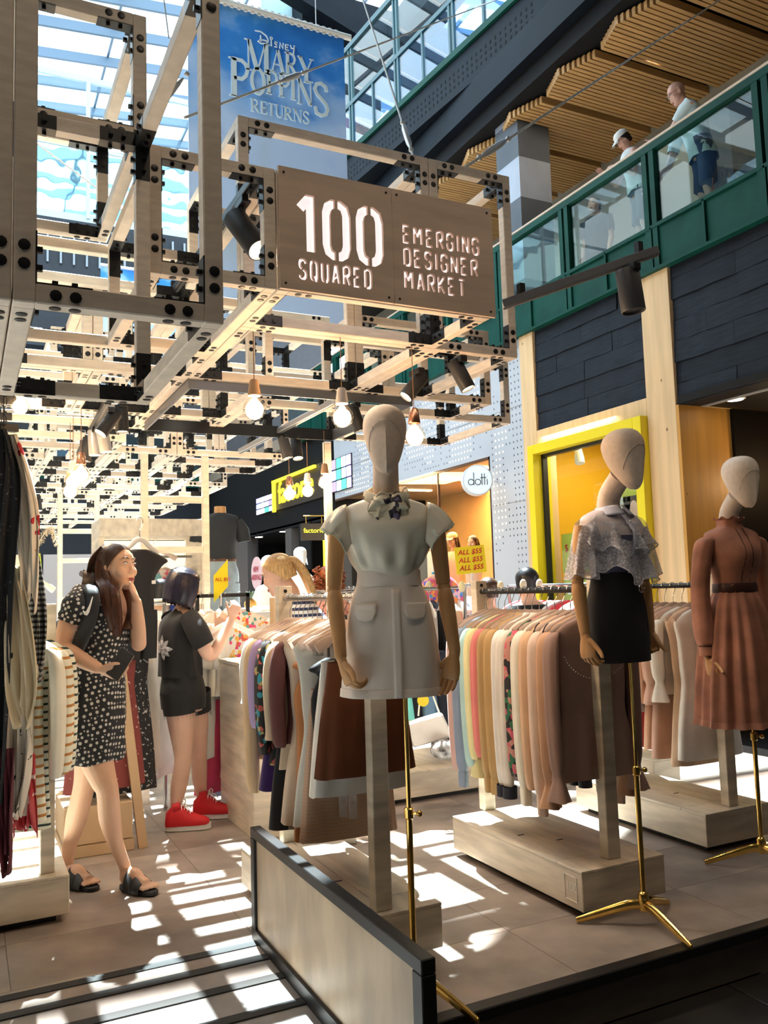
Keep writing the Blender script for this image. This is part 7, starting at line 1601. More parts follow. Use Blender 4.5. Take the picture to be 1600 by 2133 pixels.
        if style == 'curls':
            q = random.Random(5)
            for i in range(130):
                a = q.uniform(.5, 2*pi-.5); zz = q.uniform(-.22, .11); rr_ = q.uniform(.085, .125); c = HF.p(sin(a)*rr_, cos(a)*rr_-.02, zz); pp = [c+Vector((.016*cos(u), .016*sin(u), -.006*u)) for u in [j*.9 for j in range(9)]]; g.tube(pp, .007, 5)
        g.obj('hair', hair, t, smooth=True, angle=70)
    if hat:
        g = G(); rings = [[HF.p(sin(a)*.086*r, cos(a)*.104*r-.012, z) for a in [2*pi*i/28 for i in range(28)]] for z, r in ((.045, 1.0), (.075, 1.0), (.105, .88), (.128, .6), (.136, .2))]; g.loft(rings)
        rows = [[HF.p(.075*sin(a)*(1-.1*v), .070+.088*v*cos(a)+.02*cos(a), .058-.03*v-.012*v*v-.02*(1-cos(a))) for a in [radians(-70+140*i/14) for i in range(15)]] for v in (0, .35, .7, 1)]; g.sheet(rows)
        g.obj('cap', hat, t, smooth=True, angle=60)
    if glasses:
        g = G()
        for d in (-1, 1): g.tube([HF.p(d*.033+.021*cos(a), .096, .010+.016*sin(a)) for a in [2*pi*i/14 for i in range(15)]], .0022*k, 5); g.tube([HF.p(d*.054, .094, .014), HF.p(d*.078, .0, .014)], .002*k, 5)
        g.tube([HF.p(-.012, .097, .012), HF.p(.012, .097, .012)], .002*k, 5); g.obj('glasses', BLACKP, t)
    for d in (1, -1):
        if shoe:
            rings = []
            for u, w, h in ((-.075, .026, .05), (-.05, .036, .085), (.0, .038, .085), (.06, .042, .07), (.12, .043, .05), (.175, .036, .04), (.20, .02, .025)): c = P(d*(.09+.05*max(0, u)), u, 0); rings.append([c+S*(w*k*cos(a))+UP*(.001+max(.0, h*k*(.5+.5*sin(a)))) for a in [2*pi*i/16 for i in range(16)]])
            G().loft(rings).obj('shoe', shoe, t, smooth=True)
    return t, HF, P
# blonde customer bending over the far rack, seen behind the nearest rack
BUR = fabric('burgundy_pleats', C8(105, 8, 52), .55)
person('blonde woman in striped white top and burgundy pleated skirt, bending forward', (1.93, 4.55, 0), -RH*.95-CH*.15, 1.66, SKINP, HAIRY, 'tail', fabric('navy_breton', (.8, .78, .76), pat='stripe', c2=((.02, .03, .10),), sc=9, thr=.55), BUR, 'skirt', lean=.42, look=-.45, voxel=.009, shoe=mat('white_green_shoe', (.7, .68, .6), .5), arms={1: [(.21, .16, 1.10), (.12, .36, 1.02)], -1: [(-.21, .16, 1.10), (-.12, .36, 1.04)]})
ph_ = (1.919, 4.224, 0.06); 
person('man with short black hair walking past the perforated wall, seen from behind', (3.93, 5.42, -.18), (.3, .95, 0), 1.72, SKINP, HAIRB, 'short', BT, SH, male=True, shoe=BLACKP, look=0)
person('short haired brown haired person in a black top near the amber window', (3.80, 5.78, -.18), (.55, .83, 0), 1.66, SKINP, HAIRBR, 'short', BT, SH, shoe=BLACKP, look=0)
person('person with long ginger curls in a pink patterned top behind the near mannequin arm', (2.43, 5.85, 0), (.5, .86, 0), 1.60, SKINP, HAIRG, 'curls', fabric('pink_pattern', C8(205, 150, 140), pat='noise', c2=(C8(205, 150, 140), C8(120, 60, 50)), sc=60, thr=.52), SH, shoe=BLACKP, look=0)
person('black haired person in white behind the bob haired girl', (1.32, 7.1, 0), (.9, .3, 0), 1.56, SKIN, HAIRB, 'bob', WHT, SH, shoe=BLACKP, look=-.3, lean=.2)
person('man in a grey shirt bending his head, far left in the dark', (.38, 9.2, 0), (-.9, -.2, 0), 1.62, SKIND, HAIRB, 'short', fabric('grey_tee', (.12, .13, .16)), SH, male=True, shoe=BLACKP, look=-.5, lean=.35)
# people on the balcony
PB = fabric('pale_blue_shirt', C8(190, 208, 214)); NVS = fabric('navy_shorts', C8(42, 58, 92))
mb = Vector((7.10, 6.28, 5.12)); fdir = Vector((-.85, .52, 0)); 
person('bald older man in a pale blue shirt and navy shorts leaning on the balcony rail', (7.13, 6.27, 5.121), fdir, 1.74, mat('skin_pink', (.62, .36, .28), .5), None, 'short', PB, NVS, 'shorts', male=True, lean=.28, look=-.55, glasses=True, shoe=WHT, voxel=.009, arms={-1: [Vector((6.84, 6.42, 6.30)), Vector((6.77, 6.62, 6.25))], 1: [Vector((6.98, 6.62, 6.02)), Vector((6.86, 6.78, 5.82))]}, top_len=.80)
person('woman in a white cap and sleeveless top looking down from the balcony rail', (7.02, 7.12, 5.121), Vector((-.88, .42, 0)), 1.58, mat('skin_pink'), HAIRB, 'short', fabric('white_sleeveless', C8(205, 212, 215)), fabric('grey_capri', C8(70, 78, 92), pat='noise', c2=(C8(70, 78, 92), C8(30, 34, 46)), sc=9, thr=.55), 'shorts', sleeve=0, lean=.20, look=-.75, hat=mat('white_cap', (.72, .74, .74), .7), glasses=True, shoe=WHT, voxel=.009, arms={-1: [Vector((6.85, 7.02, 6.10)), Vector((6.76, 7.22, 6.235))], 1: [Vector((6.86, 7.33, 6.10)), Vector((6.77, 7.42, 6.235))]})
person('man in a black printed tee standing back from the balcony rail', (7.95, 8.95, 5.121), Vector((-.9, -.3, 0)), 1.74, SKIND, HAIRB, 'short', BT, SH, male=True, shoe=BLACKP, look=0)
# ================================================================ left edge: scarves, striped shirts
def scarf(pts, w, m, lab, seed, t=.35, fold=7):
    """hanging scarf: wide crumpled cloth gathered at the top; pts (x, y, z, half width)"""
    Q = crom(pts, 8); q = random.Random(seed); ph = q.random()*6; rows = []; W_ = Vector(w).normalized()
    D = Vector((-W_.y, W_.x, 0))
    for i, p in enumerate(Q):
        v = i/(len(Q)-1); r = []
        for k in range(33):
            u = -1+2*k/32; f = (.022*sin(fold*u+ph+v*3)+.012*sin(fold*2.3*u+ph*2-v*5))*min(1, .35+v)
            r.append(Vector(p[:3])+W_*(p[3]*u)+D*(f+t*p[3]*(1-u*u)*.8)+UP*(.03*v*sin(5*u+ph)-.05*v*abs(u)))
        rows.append(r)
    o = G().sheet(rows).obj('scarf', m, smooth=True, angle=80, label=lab, cat='scarf', group='scarves hanging at the left edge'); o.modifiers.new('s', 'SOLIDIFY').thickness = .003; return o
SB = fabric('dark_speckled', (.012, .012, .014), .8, pat='noise', c2=((.012, .012, .014), (.16, .15, .15)), sc=70, thr=.60)
SP = fabric('pink_cream_print', C8(225, 210, 196), .8, pat='noise', c2=(C8(225, 210, 196), C8(190, 40, 52), C8(120, 40, 50)), sc=9, thr=.56)
SC_ = fabric('cream_motif', C8(206, 190, 160), .8, pat='noise', c2=(C8(206, 190, 160), C8(30, 28, 26), C8(205, 80, 40)), sc=8, thr=.60)
SZ = fabric('zebra_grey', C8(120, 120, 122), .8, pat='stripe', c2=((.015, .015, .018),), sc=14, thr=.5, st=(1.5, 1.5, 1))
SG = fabric('white_black_motif', C8(205, 196, 182), .8, pat='noise', c2=(C8(205, 196, 182), (.015, .015, .015)), sc=24, thr=.58)
SRr = fabric('red_check', C8(150, 30, 38), .8, pat='noise', c2=(C8(150, 30, 38), C8(215, 190, 180)), sc=22, thr=.52)
SW_ = (.92, -.39, 0)
dk = scarf([(0.126, 3.68, 2.093)+(.015,), (0.13, 3.683, 2.041)+(.035,), (0.121, 3.681, 1.885)+(.080,), (0.091, 3.713, 1.503)+(.09,), (0.071, 3.778, 0.972)+(.10,), (0.069, 3.81, 0.668)+(.09,)], SW_, SB, 'dark speckled scarf nearest at the left edge', 1)
scarf([(0.167, 3.728, 2.08)+(.015,), (0.193, 3.726, 1.972)+(.030,), (0.22, 3.72, 1.794)+(.045,), (0.229, 3.724, 1.598)+(.04,), (0.231, 3.741, 1.423)+(.03,)], SW_, SP, 'cream scarf with pink and red print at the left edge', 2)
scarf([(0.169, 3.738, 1.541)+(.03,), (0.188, 3.722, 1.386)+(.05,), (0.203, 3.712, 1.194)+(.065,), (0.211, 3.71, 1.061)+(.06,), (0.213, 3.72, 0.956)+(.03,)], SW_, SC_, 'cream scarf with red and black motifs, middle of the left edge', 3)
scarf([(0.25, 3.832, 1.644)+(.02,), (0.266, 3.83, 1.483)+(.035,), (0.279, 3.831, 1.302)+(.035,), (0.273, 3.841, 1.124)+(.02,)], SW_, SZ, 'grey zebra striped scarf at the left edge', 4)
scarf([(0.189, 3.825, 1.034)+(.04,), (0.208, 3.819, 0.897)+(.05,), (0.203, 3.828, 0.724)+(.05,), (0.194, 3.85, 0.549)+(.02,)], SW_, SG, 'white scarf with black motifs, low at the left edge', 5)
scarf([(0.23, 3.945, 0.76)+(.05,), (0.236, 3.957, 0.619)+(.05,), (0.235, 3.974, 0.458)+(.05,)], SW_, fabric('red_print_film', C8(190, 50, 55), .5, pat='noise', c2=(C8(190, 50, 55), C8(225, 200, 190)), sc=14, thr=.52), 'red and white printed scarf end, lowest at the left edge', 6)
scarf([(0.139, 3.76, 0.818)+(.05,), (0.154, 3.768, 0.665)+(.035,), (0.169, 3.79, 0.38)+(.012,)], SW_, fabric('burgundy_point', C8(92, 30, 42), .8), 'burgundy scarf point hanging lowest at the left edge', 7)
rr1 = thing('wall_hook_rail', 'dark timber rail the scarves hang from at the left edge', 'rail', (0.085, 3.72, 2.114)); G().bar((-0.035, 3.592, 2.092), (0.182, 3.729, 2.105), .03, .03).obj('rail', BLACKP, rr1); G().tube([(0.133, 3.697, 2.11), Vector((0.128, 3.662, 2.47))], .003, 5).obj('hanging_wire', BLACK, rr1); G().tube([(-0.019, 3.606, 2.095), Vector((-0.027, 3.549, 2.687))], .003, 5).obj('hanging_wire', BLACK, rr1)
ST1 = fabric('green_stripe', C8(222, 218, 200), .75, pat='stripe', c2=(C8(40, 62, 62),), sc=9.0, thr=.80); ST2 = fabric('ochre_stripe', C8(226, 218, 200), .75, pat='stripe', c2=(C8(176, 120, 60),), sc=7.5, thr=.80)
LR = thing('side_hook_rail', 'short rail at the left edge holding the striped shirts', 'rail', (.25, 4.0, 1.40)); G().tube([(.02, 4.02, 1.36), (.315, 4.16, 1.36)], .012, 10).obj('rail', SATIN, LR, smooth=True)
for i, (px, m, lab) in enumerate((((0.335, 4.164, 1.391), ST1, 'cream top with dark green stripes, rightmost of the striped tops at the left'), ((0.306, 4.113, 1.376), ST2, 'cream top with ochre stripes, in front of the green striped one'), ((0.269, 4.086, 1.378), fabric('plain_white_rib', C8(225, 215, 200)), 'plain cream top behind the scarves at the left'))):
    p = Vector(px); garment('striped_top', 'top', p.x-.12, p.y-.03*i, 1.375, radians(-12), m, lab, 'top', .86-.05*i, .15, .55, 300+i, group='tops on the left plinth')
# ================================================================ ladder frames, display unit
def ladder(x, y, w, z1, rungs, lab, b=.046, group=None):
    t = thing('ladder_frame', lab, 'frame', (x+w/2, y, 0), group=group)
    for a in (x, x+w): G().box(a-b/2, a+b/2, y-b/2, y+b/2, .001, z1).obj('upright', TIMBER, t, bevel=.002)
    for z in rungs: G().box(x+b/2, x+w-b/2, y-b/2+.004, y+b/2-.004, z-b/2, z+b/2).obj('rung', TIMBER, t, bevel=.002)
    return t
ladder(1.128, 6.05, .433, 2.42, (2.09, 1.73, 1.365, .9, .45), 'tall white ladder frame behind the bob haired girl')
ladder(.83, 8.8, .345, 2.44, (2.07, 1.78, 1.4, .8), 'ladder frame in the background behind the long haired woman')
sup = thing('timber_upright', 'single white upright left of the near mannequin head', 'post', (2.21, 5.29, 0)); G().box(2.187, 2.233, 5.267, 5.313, .001, 2.42).obj('upright', TIMBER, sup, bevel=.002)
sup2 = thing('timber_upright', 'white upright under the black steel tray, in front of the ladder frame', 'post', (.98, 5.3, 0)) if False else None
LITC = mat('lit_cream_panel', (.80, .74, .62), .6, emit=(1, .86, .66), es=.55)
un = thing('display_unit', 'cream wall unit with a lit white back behind the ladder frame', 'cabinet', (1.5, 7.9, 0))
G().box(1.06, 1.86, 7.95, 8.0, .0, 1.92).obj('back_panel', LITC, un); G().box(1.02, 1.90, 7.45, 8.0, 1.93, 2.08).obj('top_box', PLYTOP, un, bevel=.004); G().box(1.02, 1.06, 7.5, 8.0, 0, 1.93).box(1.86, 1.90, 7.5, 8.0, 0, 1.93).obj('side_panel', PLY, un)
G().tube([(1.06, 7.72, 1.76), (1.86, 7.72, 1.76)], .012, 8).obj('rail', SATIN, un)
hanger(1.50, 7.62, 1.93, 0, 'empty tan wooden hanger above the floral dresses', None)
FL1 = fabric('floral_aqua', C8(165, 205, 208), .7, pat='floral', c2=(C8(165, 205, 208), C8(220, 225, 220), C8(205, 120, 130), C8(70, 130, 140)), sc=26, thr=.45)
for i, (x, m, lab) in enumerate(((1.30, FL1, 'aqua floral dress, left one on the lit wall unit'), (1.47, FL1, 'aqua floral dress, middle one on the lit wall unit'), (1.62, fabric('floral_rose', C8(215, 205, 200), .7, pat='floral', c2=(C8(215, 205, 200), C8(120, 175, 180), C8(215, 110, 130)), sc=26, thr=.5), 'pale floral dress, right one on the lit wall unit'), (1.80, fabric('royal_print', C8(40, 70, 160), .7, pat='floral', c2=(C8(40, 70, 160), C8(190, 60, 70), C8(30, 40, 90)), sc=22, thr=.5), 'royal blue printed dress at the end of the lit wall unit'))):
    hanger(x, 7.72, 1.76, .5, 'hanger holding the '+lab, 'hangers on the lit wall unit'); garment('dress', 'dress', x, 7.72, 1.76, .5, m, lab, 'dress', .62, .19, .22, 330+i, 'wide', group='dresses on the lit wall unit')
# black jumpsuit hung in front of the ladder
q = Vector((0.914, 5.052, 1.847)); hanger(q.x, q.y, q.z, .4, 'white hanger carrying the black jumpsuit', None, .12, 'white')
jp = garment('jumpsuit', 'vest', q.x, q.y, q.z, .4, fabric('black_jersey', (.008, .008, .010), .75), 'black jumpsuit with white mark hanging behind the long haired woman', 'jumpsuit', .46, .10, 0, 350, drop=.05)
g = G()
for d in (-1, 1): cloth_loft(g, interp([(-.52, .055, .035, .002, d*.055), (-.62, .055, .038, .005, d*.056), (-.80, .048, .035, .007, d*.058)], 4), 22, 3, 7+d)
put('trouser_leg', g.mesh('trouser_leg', FAB['black_jersey'], smooth=True), jp, local=True); put('white_mark', G().box(.05, .075, -.048, -.044, -.37, -.35).mesh('white_mark', WHT), jp, local=True)
# headless figure in dark tee and jeans
tm = thing('mannequin', 'headless mannequin in a dark tee and belted jeans by the lattice edge', 'mannequin', (2.06, 7.5, 0))
S_, F_ = Vector((1, -.15, 0)).normalized(), Vector((-.15, -1, 0)).normalized(); B0 = Vector((2.07, 7.5, 0))
rp = lambda P: ell_rings(iprof([(B0+UP*z, a, b) for z, a, b in P]), S_, F_, 30, lambda a, v: .004*sin(7*a+v*8))
G().loft(rp([(1.72, .14, .105), (1.80, .135, .10), (1.95, .15, .115), (2.05, .165, .10), (2.11, .15, .075), (2.14, .06, .055)])).obj('tee', fabric('washed_black', (.03, .035, .042), .85), tm, smooth=True)
for d in (-1, 1): G().tube([B0+S_*d*.15+UP*2.07, B0+S_*d*.20+UP*1.98, B0+S_*d*.215+UP*1.88], [.05, .062, .062], 18).obj('sleeve', FAB['washed_black'], tm, smooth=True)
G().loft(rp([(1.45, .155, .115), (1.6, .16, .12), (1.70, .135, .10), (1.74, .13, .098)])).obj('jeans', fabric('pale_denim', C8(150, 168, 180), .85, var=.15), tm, smooth=True)
for d in (-1, 1): G().tube([B0+S_*d*.08+UP*1.5, B0+S_*d*.085+UP*1.2, B0+S_*d*.085+UP*.9], [.09, .078, .062], 18).obj('jeans_leg', FAB['pale_denim'], tm, smooth=True)
G().loft(rp([(1.70, .139, .104), (1.725, .137, .103), (1.73, .134, .10)])).obj('belt', mat('brown_belt', (.14, .06, .03), .5), tm, smooth=True); G().tube([B0+UP*2.12, B0+UP*2.2], [.055, .052], 16).obj('neck_stub', BEECH, tm, smooth=True); G().tube([B0, B0+UP*1.0], .016, 8).obj('pole', SATIN, tm)
# white far mannequins with heads
for i, (b, lab) in enumerate((((2.901, 8.622, 1.688), 'white mannequin with a bare head in a white top, left one by the black shopfront'), ((3.629, 9.591, 1.83), 'white mannequin with a bare head, right one by the black shopfront'))):
    bx_, by_, bz_ = b; t = thing('mannequin', lab, 'mannequin', (bx_, by_, -.18)); wm_ = mat('gloss_white', (.82, .82, .82), .3); Bq = Vector((bx_, by_, 0)); rq = lambda P: ell_rings(iprof([(Bq+UP*(bz_+z), a, c) for z, a, c in P]), S_, F_, 26)
    HF = Frame(Bq+UP*(bz_+.01), (.8, -.5, -.1)); g = G(); g.loft([[Bq+UP*(bz_-.13+p[0]*1.04)+Vector((.8, -.6, 0))*.0+Vector((q_.x*1.05, q_.y*1.05, 0)) for q_ in head_ring(p[0], 28)] for p in interp(HP, 3)]); g.tube([Bq+UP*(bz_-.08), Bq+UP*(bz_-.24)], [.048, .06], 18); g.obj('head', wm_, t, smooth=True)
    G().loft(rq([(-.85, .15, .11), (-.62, .15, .11), (-.42, .165, .115), (-.30, .165, .095), (-.22, .13, .07), (-.19, .06, .055)])).obj('top', WHT, t, smooth=True)
    for d in (-1, 1): G().tube([Bq+S_*d*.16+UP*(bz_-.28), Bq+S_*d*.20+UP*(bz_-.5), Bq+S_*d*.2+UP*(bz_-.75)], [.055, .05, .04], 16).obj('sleeve', WHT, t, smooth=True)
    G().loft(rq([(-1.6, .12, .10), (-1.0, .16, .12), (-.84, .15, .11)])).obj('skirt', mat('pale_grey_skirt', (.5, .5, .52), .7), t, smooth=True); G().tube([Bq-UP*.18, Bq+UP*(bz_-1.5)], .018, 8).obj('pole', SATIN, t)
# colourful jacket mannequin and hatted mannequins by the amber shop
b = Vector((3.719, 6.435, 1.55)); t = thing('mannequin', 'white mannequin in a bright paisley jacket near the amber window', 'mannequin', (b.x, b.y, -.18)); Bq = Vector((b.x, b.y, 0)); bz_ = b.z+.08
rq = lambda P: ell_rings(iprof([(Bq+UP*(bz_+z), a, c) for z, a, c in P]), S_, F_, 30, lambda a, v: .004*sin(6*a+v*9)); PAI = fabric('paisley', C8(200, 90, 120), .5, pat='floral', c2=(C8(200, 90, 120), C8(90, 70, 190), C8(230, 150, 90), C8(70, 150, 210), C8(235, 200, 215)), sc=30, thr=.25)
G().tube([Bq+UP*(bz_-.10), Bq+UP*(bz_-.02)], [.05, .046], 16).obj('neck', MATS['gloss_white'], t, smooth=True); G().loft(rq([(-.8, .16, .12), (-.5, .17, .12), (-.28, .185, .11), (-.17, .15, .08), (-.115, .07, .06)])).obj('jacket', PAI, t, smooth=True)
for d in (-1, 1): G().tube([Bq+S_*d*.16+UP*(bz_-.22), Bq+S_*d*.22+UP*(bz_-.5), Bq+S_*d*.22+UP*(bz_-.8)], [.06, .055, .045], 16).obj('sleeve', PAI, t, smooth=True)
G().loft(rq([(-.105, .062, .06), (-.085, .06, .058)])).obj('blue_collar', mat('cyan_collar', (.05, .35, .6), .5), t, smooth=True); G().loft(rq([(-1.75, .11, .09), (-1.0, .15, .11), (-.78, .16, .115)])).obj('trousers', BT, t, smooth=True)
for i, (px, hat, lab) in enumerate((((7.5, 12.476, 2.221), True, 'shop window mannequin wearing a tan cap in the amber window'), ((7.6, 11.993, 2.149), False, 'shop window mannequin with long dark hair in the amber window'))):
    b = Vector(px); t = thing('mannequin', lab, 'mannequin', (b.x, b.y, -.18)); HF = Frame(b, (-.9, -.45, -.2)); g = G(); head_geo(g, HF); g.tube([HF.p(0, -.01, -.05), HF.p(0, -.02, -.22)], [.05, .06], 16); g.obj('head', mat('mannequin_flesh', (.55, .36, .25), .5), t, smooth=True)
    g = G(); hair_cap(g, HF, .01, 1.08, .10); lock(g, [tuple(HF.p(0, -.08, .05))+(.075,), tuple(HF.p(0, -.10, -.12))+(.085,), tuple(HF.p(0, -.09, -.30))+(.06,)], HF.r, .4, 2); g.obj('wig', HAIRBR, t, smooth=True)
    if hat:
        g = G(); rings = [[HF.p(sin(a)*.092*r, cos(a)*.108*r-.012, z) for a in [2*pi*k/24 for k in range(24)]] for z, r in ((.04, 1.0), (.08, 1.0), (.115, .85), (.135, .4))]; g.loft(rings); g.sheet([[HF.p(.08*sin(a), .075+.10*v*cos(a), .055-.03*v) for a in [radians(-70+20*k) for k in range(8)]] for v in (0, .5, 1)]); g.obj('cap', mat('tan_cap', (.45, .30, .15), .7), t, smooth=True)
    Bq = Vector((b.x, b.y, 0)); z_ = b.z; G().loft(ell_rings(iprof([(Bq+UP*(z_+dz), a, c) for dz, a, c in ((-1.0, .15, .11), (-.6, .14, .11), (-.38, .17, .11), (-.26, .14, .08), (-.2, .06, .055))]), S_, F_, 26)).obj('top', fabric('peach_top' if hat else 'white_top_two', C8(215, 140, 100) if hat else C8(220, 200, 185)), t, smooth=True); G().loft(ell_rings([(Bq+UP*-.18, .11, .09), (Bq+UP*(z_-.95), .15, .11)], S_, F_, 20)).obj('skirt', SH, t, smooth=True)
hp = G().box(6.98, 7.02, 11.95, 12.45, .2, 2.7).obj('tall_panel', mat('pink_panel', (.62, .36, .26), .5), label='tall pale pink panel standing in the amber window', cat='panel')
# ================================================================ pieces around the girl and the woman
bf = thing('clothes_rack', 'black square tube rack of white tops beside the girl', 'rack', (1.7, 5.75, 0))
for x in (1.42, 1.775): G().box(x-.012, x+.012, 5.738, 5.762, .001, 1.41).obj('post', BLACK, bf)
G().box(1.408, 1.787, 5.738, 5.762, 1.385, 1.41).obj('rail', BLACK, bf)
EMB = fabric('embroidered', C8(226, 214, 208), .7, pat='floral', c2=(C8(226, 214, 208), C8(226, 214, 208), C8(210, 70, 120), C8(235, 170, 80), C8(90, 150, 150), C8(200, 90, 70)), sc=48, thr=.42)
for i, (x, k, m, lab, L, sl) in enumerate(((1.45, 'top', WHT, 'white blouse nearest the girl on the black tube rack', .55, .3), (1.51, 'dress', WHT, 'long white dress on the black tube rack', .95, 0), (1.57, 'top', IVO, 'ivory blouse on the black tube rack', .55, .3), (1.62, 'top', WHT, 'white cotton top in the middle of the black tube rack', .55, .3), (1.72, 'top', EMB, 'white blouse with bright floral embroidery on the black tube rack', .48, .2))):
    hanger(x, 5.75, 1.40, .9 if i < 4 else .15, 'hanger holding the '+lab, 'hangers on the black tube rack', .2, 'white'); garment('blouse' if k == 'top' else 'dress', k, x, 5.745, 1.40, .9 if i < 4 else .15, m, lab, 'blouse' if k == 'top' else 'dress', L, .19, sl, 370+i, group='clothes on the black tube rack')
garment('skirt', 'skirt', 1.70, 5.62, 1.12, .1, fabric('cream_skirt', C8(236, 230, 214)), 'cream straight skirt hanging under the embroidered blouse', 'skirt', .72, .16, 0, 380, flare=.2)
garment('skirt', 'skirt', 1.70, 5.86, .98, .1, fabric('sky_denim', C8(140, 165, 200)), 'pale blue pleated skirt hanging low right of the girl', 'skirt', .74, .17, 0, 381)
garment('skirt', 'skirt', 1.52, 5.72, .90, .5, fabric('hot_pink', C8(205, 70, 110)), 'pink skirt showing low behind the girl\'s legs', 'skirt', .60, .14, 0, 382)
crack((.98, 5.62), (1.22, 5.85), 1.36, 'short rail of white clothes left of the girl', m=SATIN)
for i in range(4): garment('dress', 'dress', 1.0+.06*i, 5.64+.055*i, 1.36, .85, WHT if i % 2 else IVO, ('first', 'second', 'third', 'fourth')[i]+' long white dress left of the girl, counted from the woman', 'dress', .95+.06*(i % 2), .17, .3 if i == 3 else 0, 390+i, group='white dresses left of the girl')
# jewellery board behind the near rack
jw = thing('earring_display', 'white earring display with rows of little golden pieces behind the counter end', 'display', (1.98, 5.7, 0))
G().box(1.93, 2.02, 5.60, 5.95, .001, .9).box(1.90, 2.16, 5.56, 5.6, .9, 1.34).obj('board', WHITE, jw)
for k in range(4): G().box(1.90, 2.16, 5.54, 5.557, .95+.10*k, 1.03+.10*k).obj('card_row', mat('cream_card', (.78, .70, .58), .6), jw)
g = G(); [g.ball((1.93+.035*i, 5.535, .985+.10*k), .007, n=8, m=5) for i in range(7) for k in range(4)]; g.obj('earrings', BRASS, jw, kind='stuff', smooth=True); G().box(1.885, 1.90, 5.53, 5.6, .0, 1.37).obj('edge_post', mat('pine_edge', (.6, .42, .25), .5), jw)
# A-frame rack, drawer box and garments behind the woman
af = thing('a_frame_rack', 'pine A-frame rack standing behind the long haired woman', 'rack', (.62, 5.3, 0))
for y in (5.02, 6.3):
    for d in (-1, 1): G().bar((.72+d*.20, y, .001), (.72+d*.03, y, 1.45), .035, .05).obj('leg', mat('pine_leg', (.62, .42, .24), .5, var=.08, vs=3), af)
G().tube([(.72, 4.98, 1.44), (.72, 6.35, 1.44)], .016, 10).obj('rail', MATS['pine_leg'], af, smooth=True)
BFL = fabric('black_white_floral', (.012, .012, .014), .75, pat='noise', c2=((.012, .012, .014), (.5, .48, .46)), sc=52, thr=.55)
for i, (x, y, m, lab, L) in enumerate(((.80, 5.10, BFL, 'long black dress with white speckled print hanging behind the woman', 1.02), (.74, 5.22, fabric('pink_lilac', C8(190, 150, 190)), 'lilac dress between the speckled ones on the A-frame', .8), (.78, 5.34, BFL, 'black and white speckled dress second on the A-frame', .95), (.74, 5.9, fabric('jade', C8(38, 140, 108)), 'jade green dress hanging behind the woman\'s phone hand', .62), (.76, 6.0, fabric('jade', (0, 0, 0)), 'second jade green dress on the A-frame', .62), (.64, 5.06, fabric('brick_floral', C8(135, 62, 58), .75, pat='noise', c2=(C8(135, 62, 58), C8(190, 150, 145)), sc=26, thr=.58), 'brick red floral dress showing behind the woman\'s legs', .98))):
    hanger(x if i != 5 else .72, y, 1.44, .1, 'hanger holding the '+lab, 'hangers on the A-frame rack'); garment('dress', 'dress', .72 if i == 5 else x, y, 1.44, .15, m, lab, 'dress', L, .2, .0, 410+i, group='dresses on the A-frame rack')
db = thing('drawer_box', 'pine drawer box on the floor behind the woman\'s legs', 'box', (.68, 5.2, 0)); G().box(.50, .86, 4.995, 5.5, .07, .27).obj('drawer', mat('pine_drawer', (.60, .42, .25), .5, var=.1, vs=3), db, bevel=.004); G().box(.49, .87, 5.0, 5.51, .001, .065).obj('base', MATS['pine_drawer'], db, bevel=.003)
db2 = thing('drawer_box', 'small pine box further back on the floor left of the girl', 'box', (.95, 6.9, 0)); G().box(.80, 1.06, 6.7, 7.1, .03, .25).obj('drawer', MATS['pine_drawer'], db2, bevel=.004); G().box(.82, 1.04, 6.72, 7.08, .001, .03).obj('base', BLACK, db2)
# white counter with vase and pampas
ct = thing('display_counter', 'white display counter far left behind the woman, hangers lying on it', 'counter', (.3, 6.2, 0)); G().box(-.1, .52, 6.0, 6.5, .001, 1.26).obj('body', WHITE, ct, bevel=.004); G().box(-.12, .54, 5.98, 6.52, 1.261, 1.29).obj('top', WHITE, ct, bevel=.003)
hanger(.40, 6.1, 1.66, .3, 'white hanger hooked over the counter, left of the woman\'s head', None, .15, 'white')
va = thing('vase', 'lime and yellow printed tube vase on the white counter', 'vase', (.46, 6.25, 1.29)); G().tube([(.475, 6.25, 1.291), (.43, 6.25, 1.72)], [.03, .034], 20).obj('tube', fabric('lime_print', C8(190, 215, 40), .4, pat='noise', c2=(C8(190, 215, 40), C8(230, 120, 30)), sc=16, thr=.6), va, smooth=True)
PAM = mat('pampas', (.72, .62, .46), .9, sheen=.5)
for i, P in enumerate((((.43, 6.25, 1.72), (.40, 6.24, 1.84), (.33, 6.22, 1.92), (.24, 6.2, 1.94)), ((.43, 6.25, 1.72), (.47, 6.24, 1.83), (.53, 6.22, 1.90), (.57, 6.2, 1.78)), ((.43, 6.25, 1.72), (.42, 6.27, 1.85), (.37, 6.27, 1.90), (.31, 6.28, 1.87)))):
    t = thing('pampas_plume', ('leftmost tall', 'drooping right', 'middle')[i]+' cream pampas plume in the lime vase', 'plume', P[0]); g = G(); Q = crom(P, 8); g.tube(Q, .003, 5); q_ = random.Random(i)
    for k in range(260):
        v = q_.uniform(.25, 1); p = Vector(Q[int(v*(len(Q)-1))]); d = Vector((q_.gauss(0, 1), q_.gauss(0, 1), q_.gauss(-.6, .8))).normalized(); L = .035*(1.2-abs(v-.6)); g.add([p, p+d*L+Vector((.002, 0, 0)), p+d*L-Vector((.002, 0, 0))], [(0, 1, 2)])
    g.obj('plume', PAM, t)
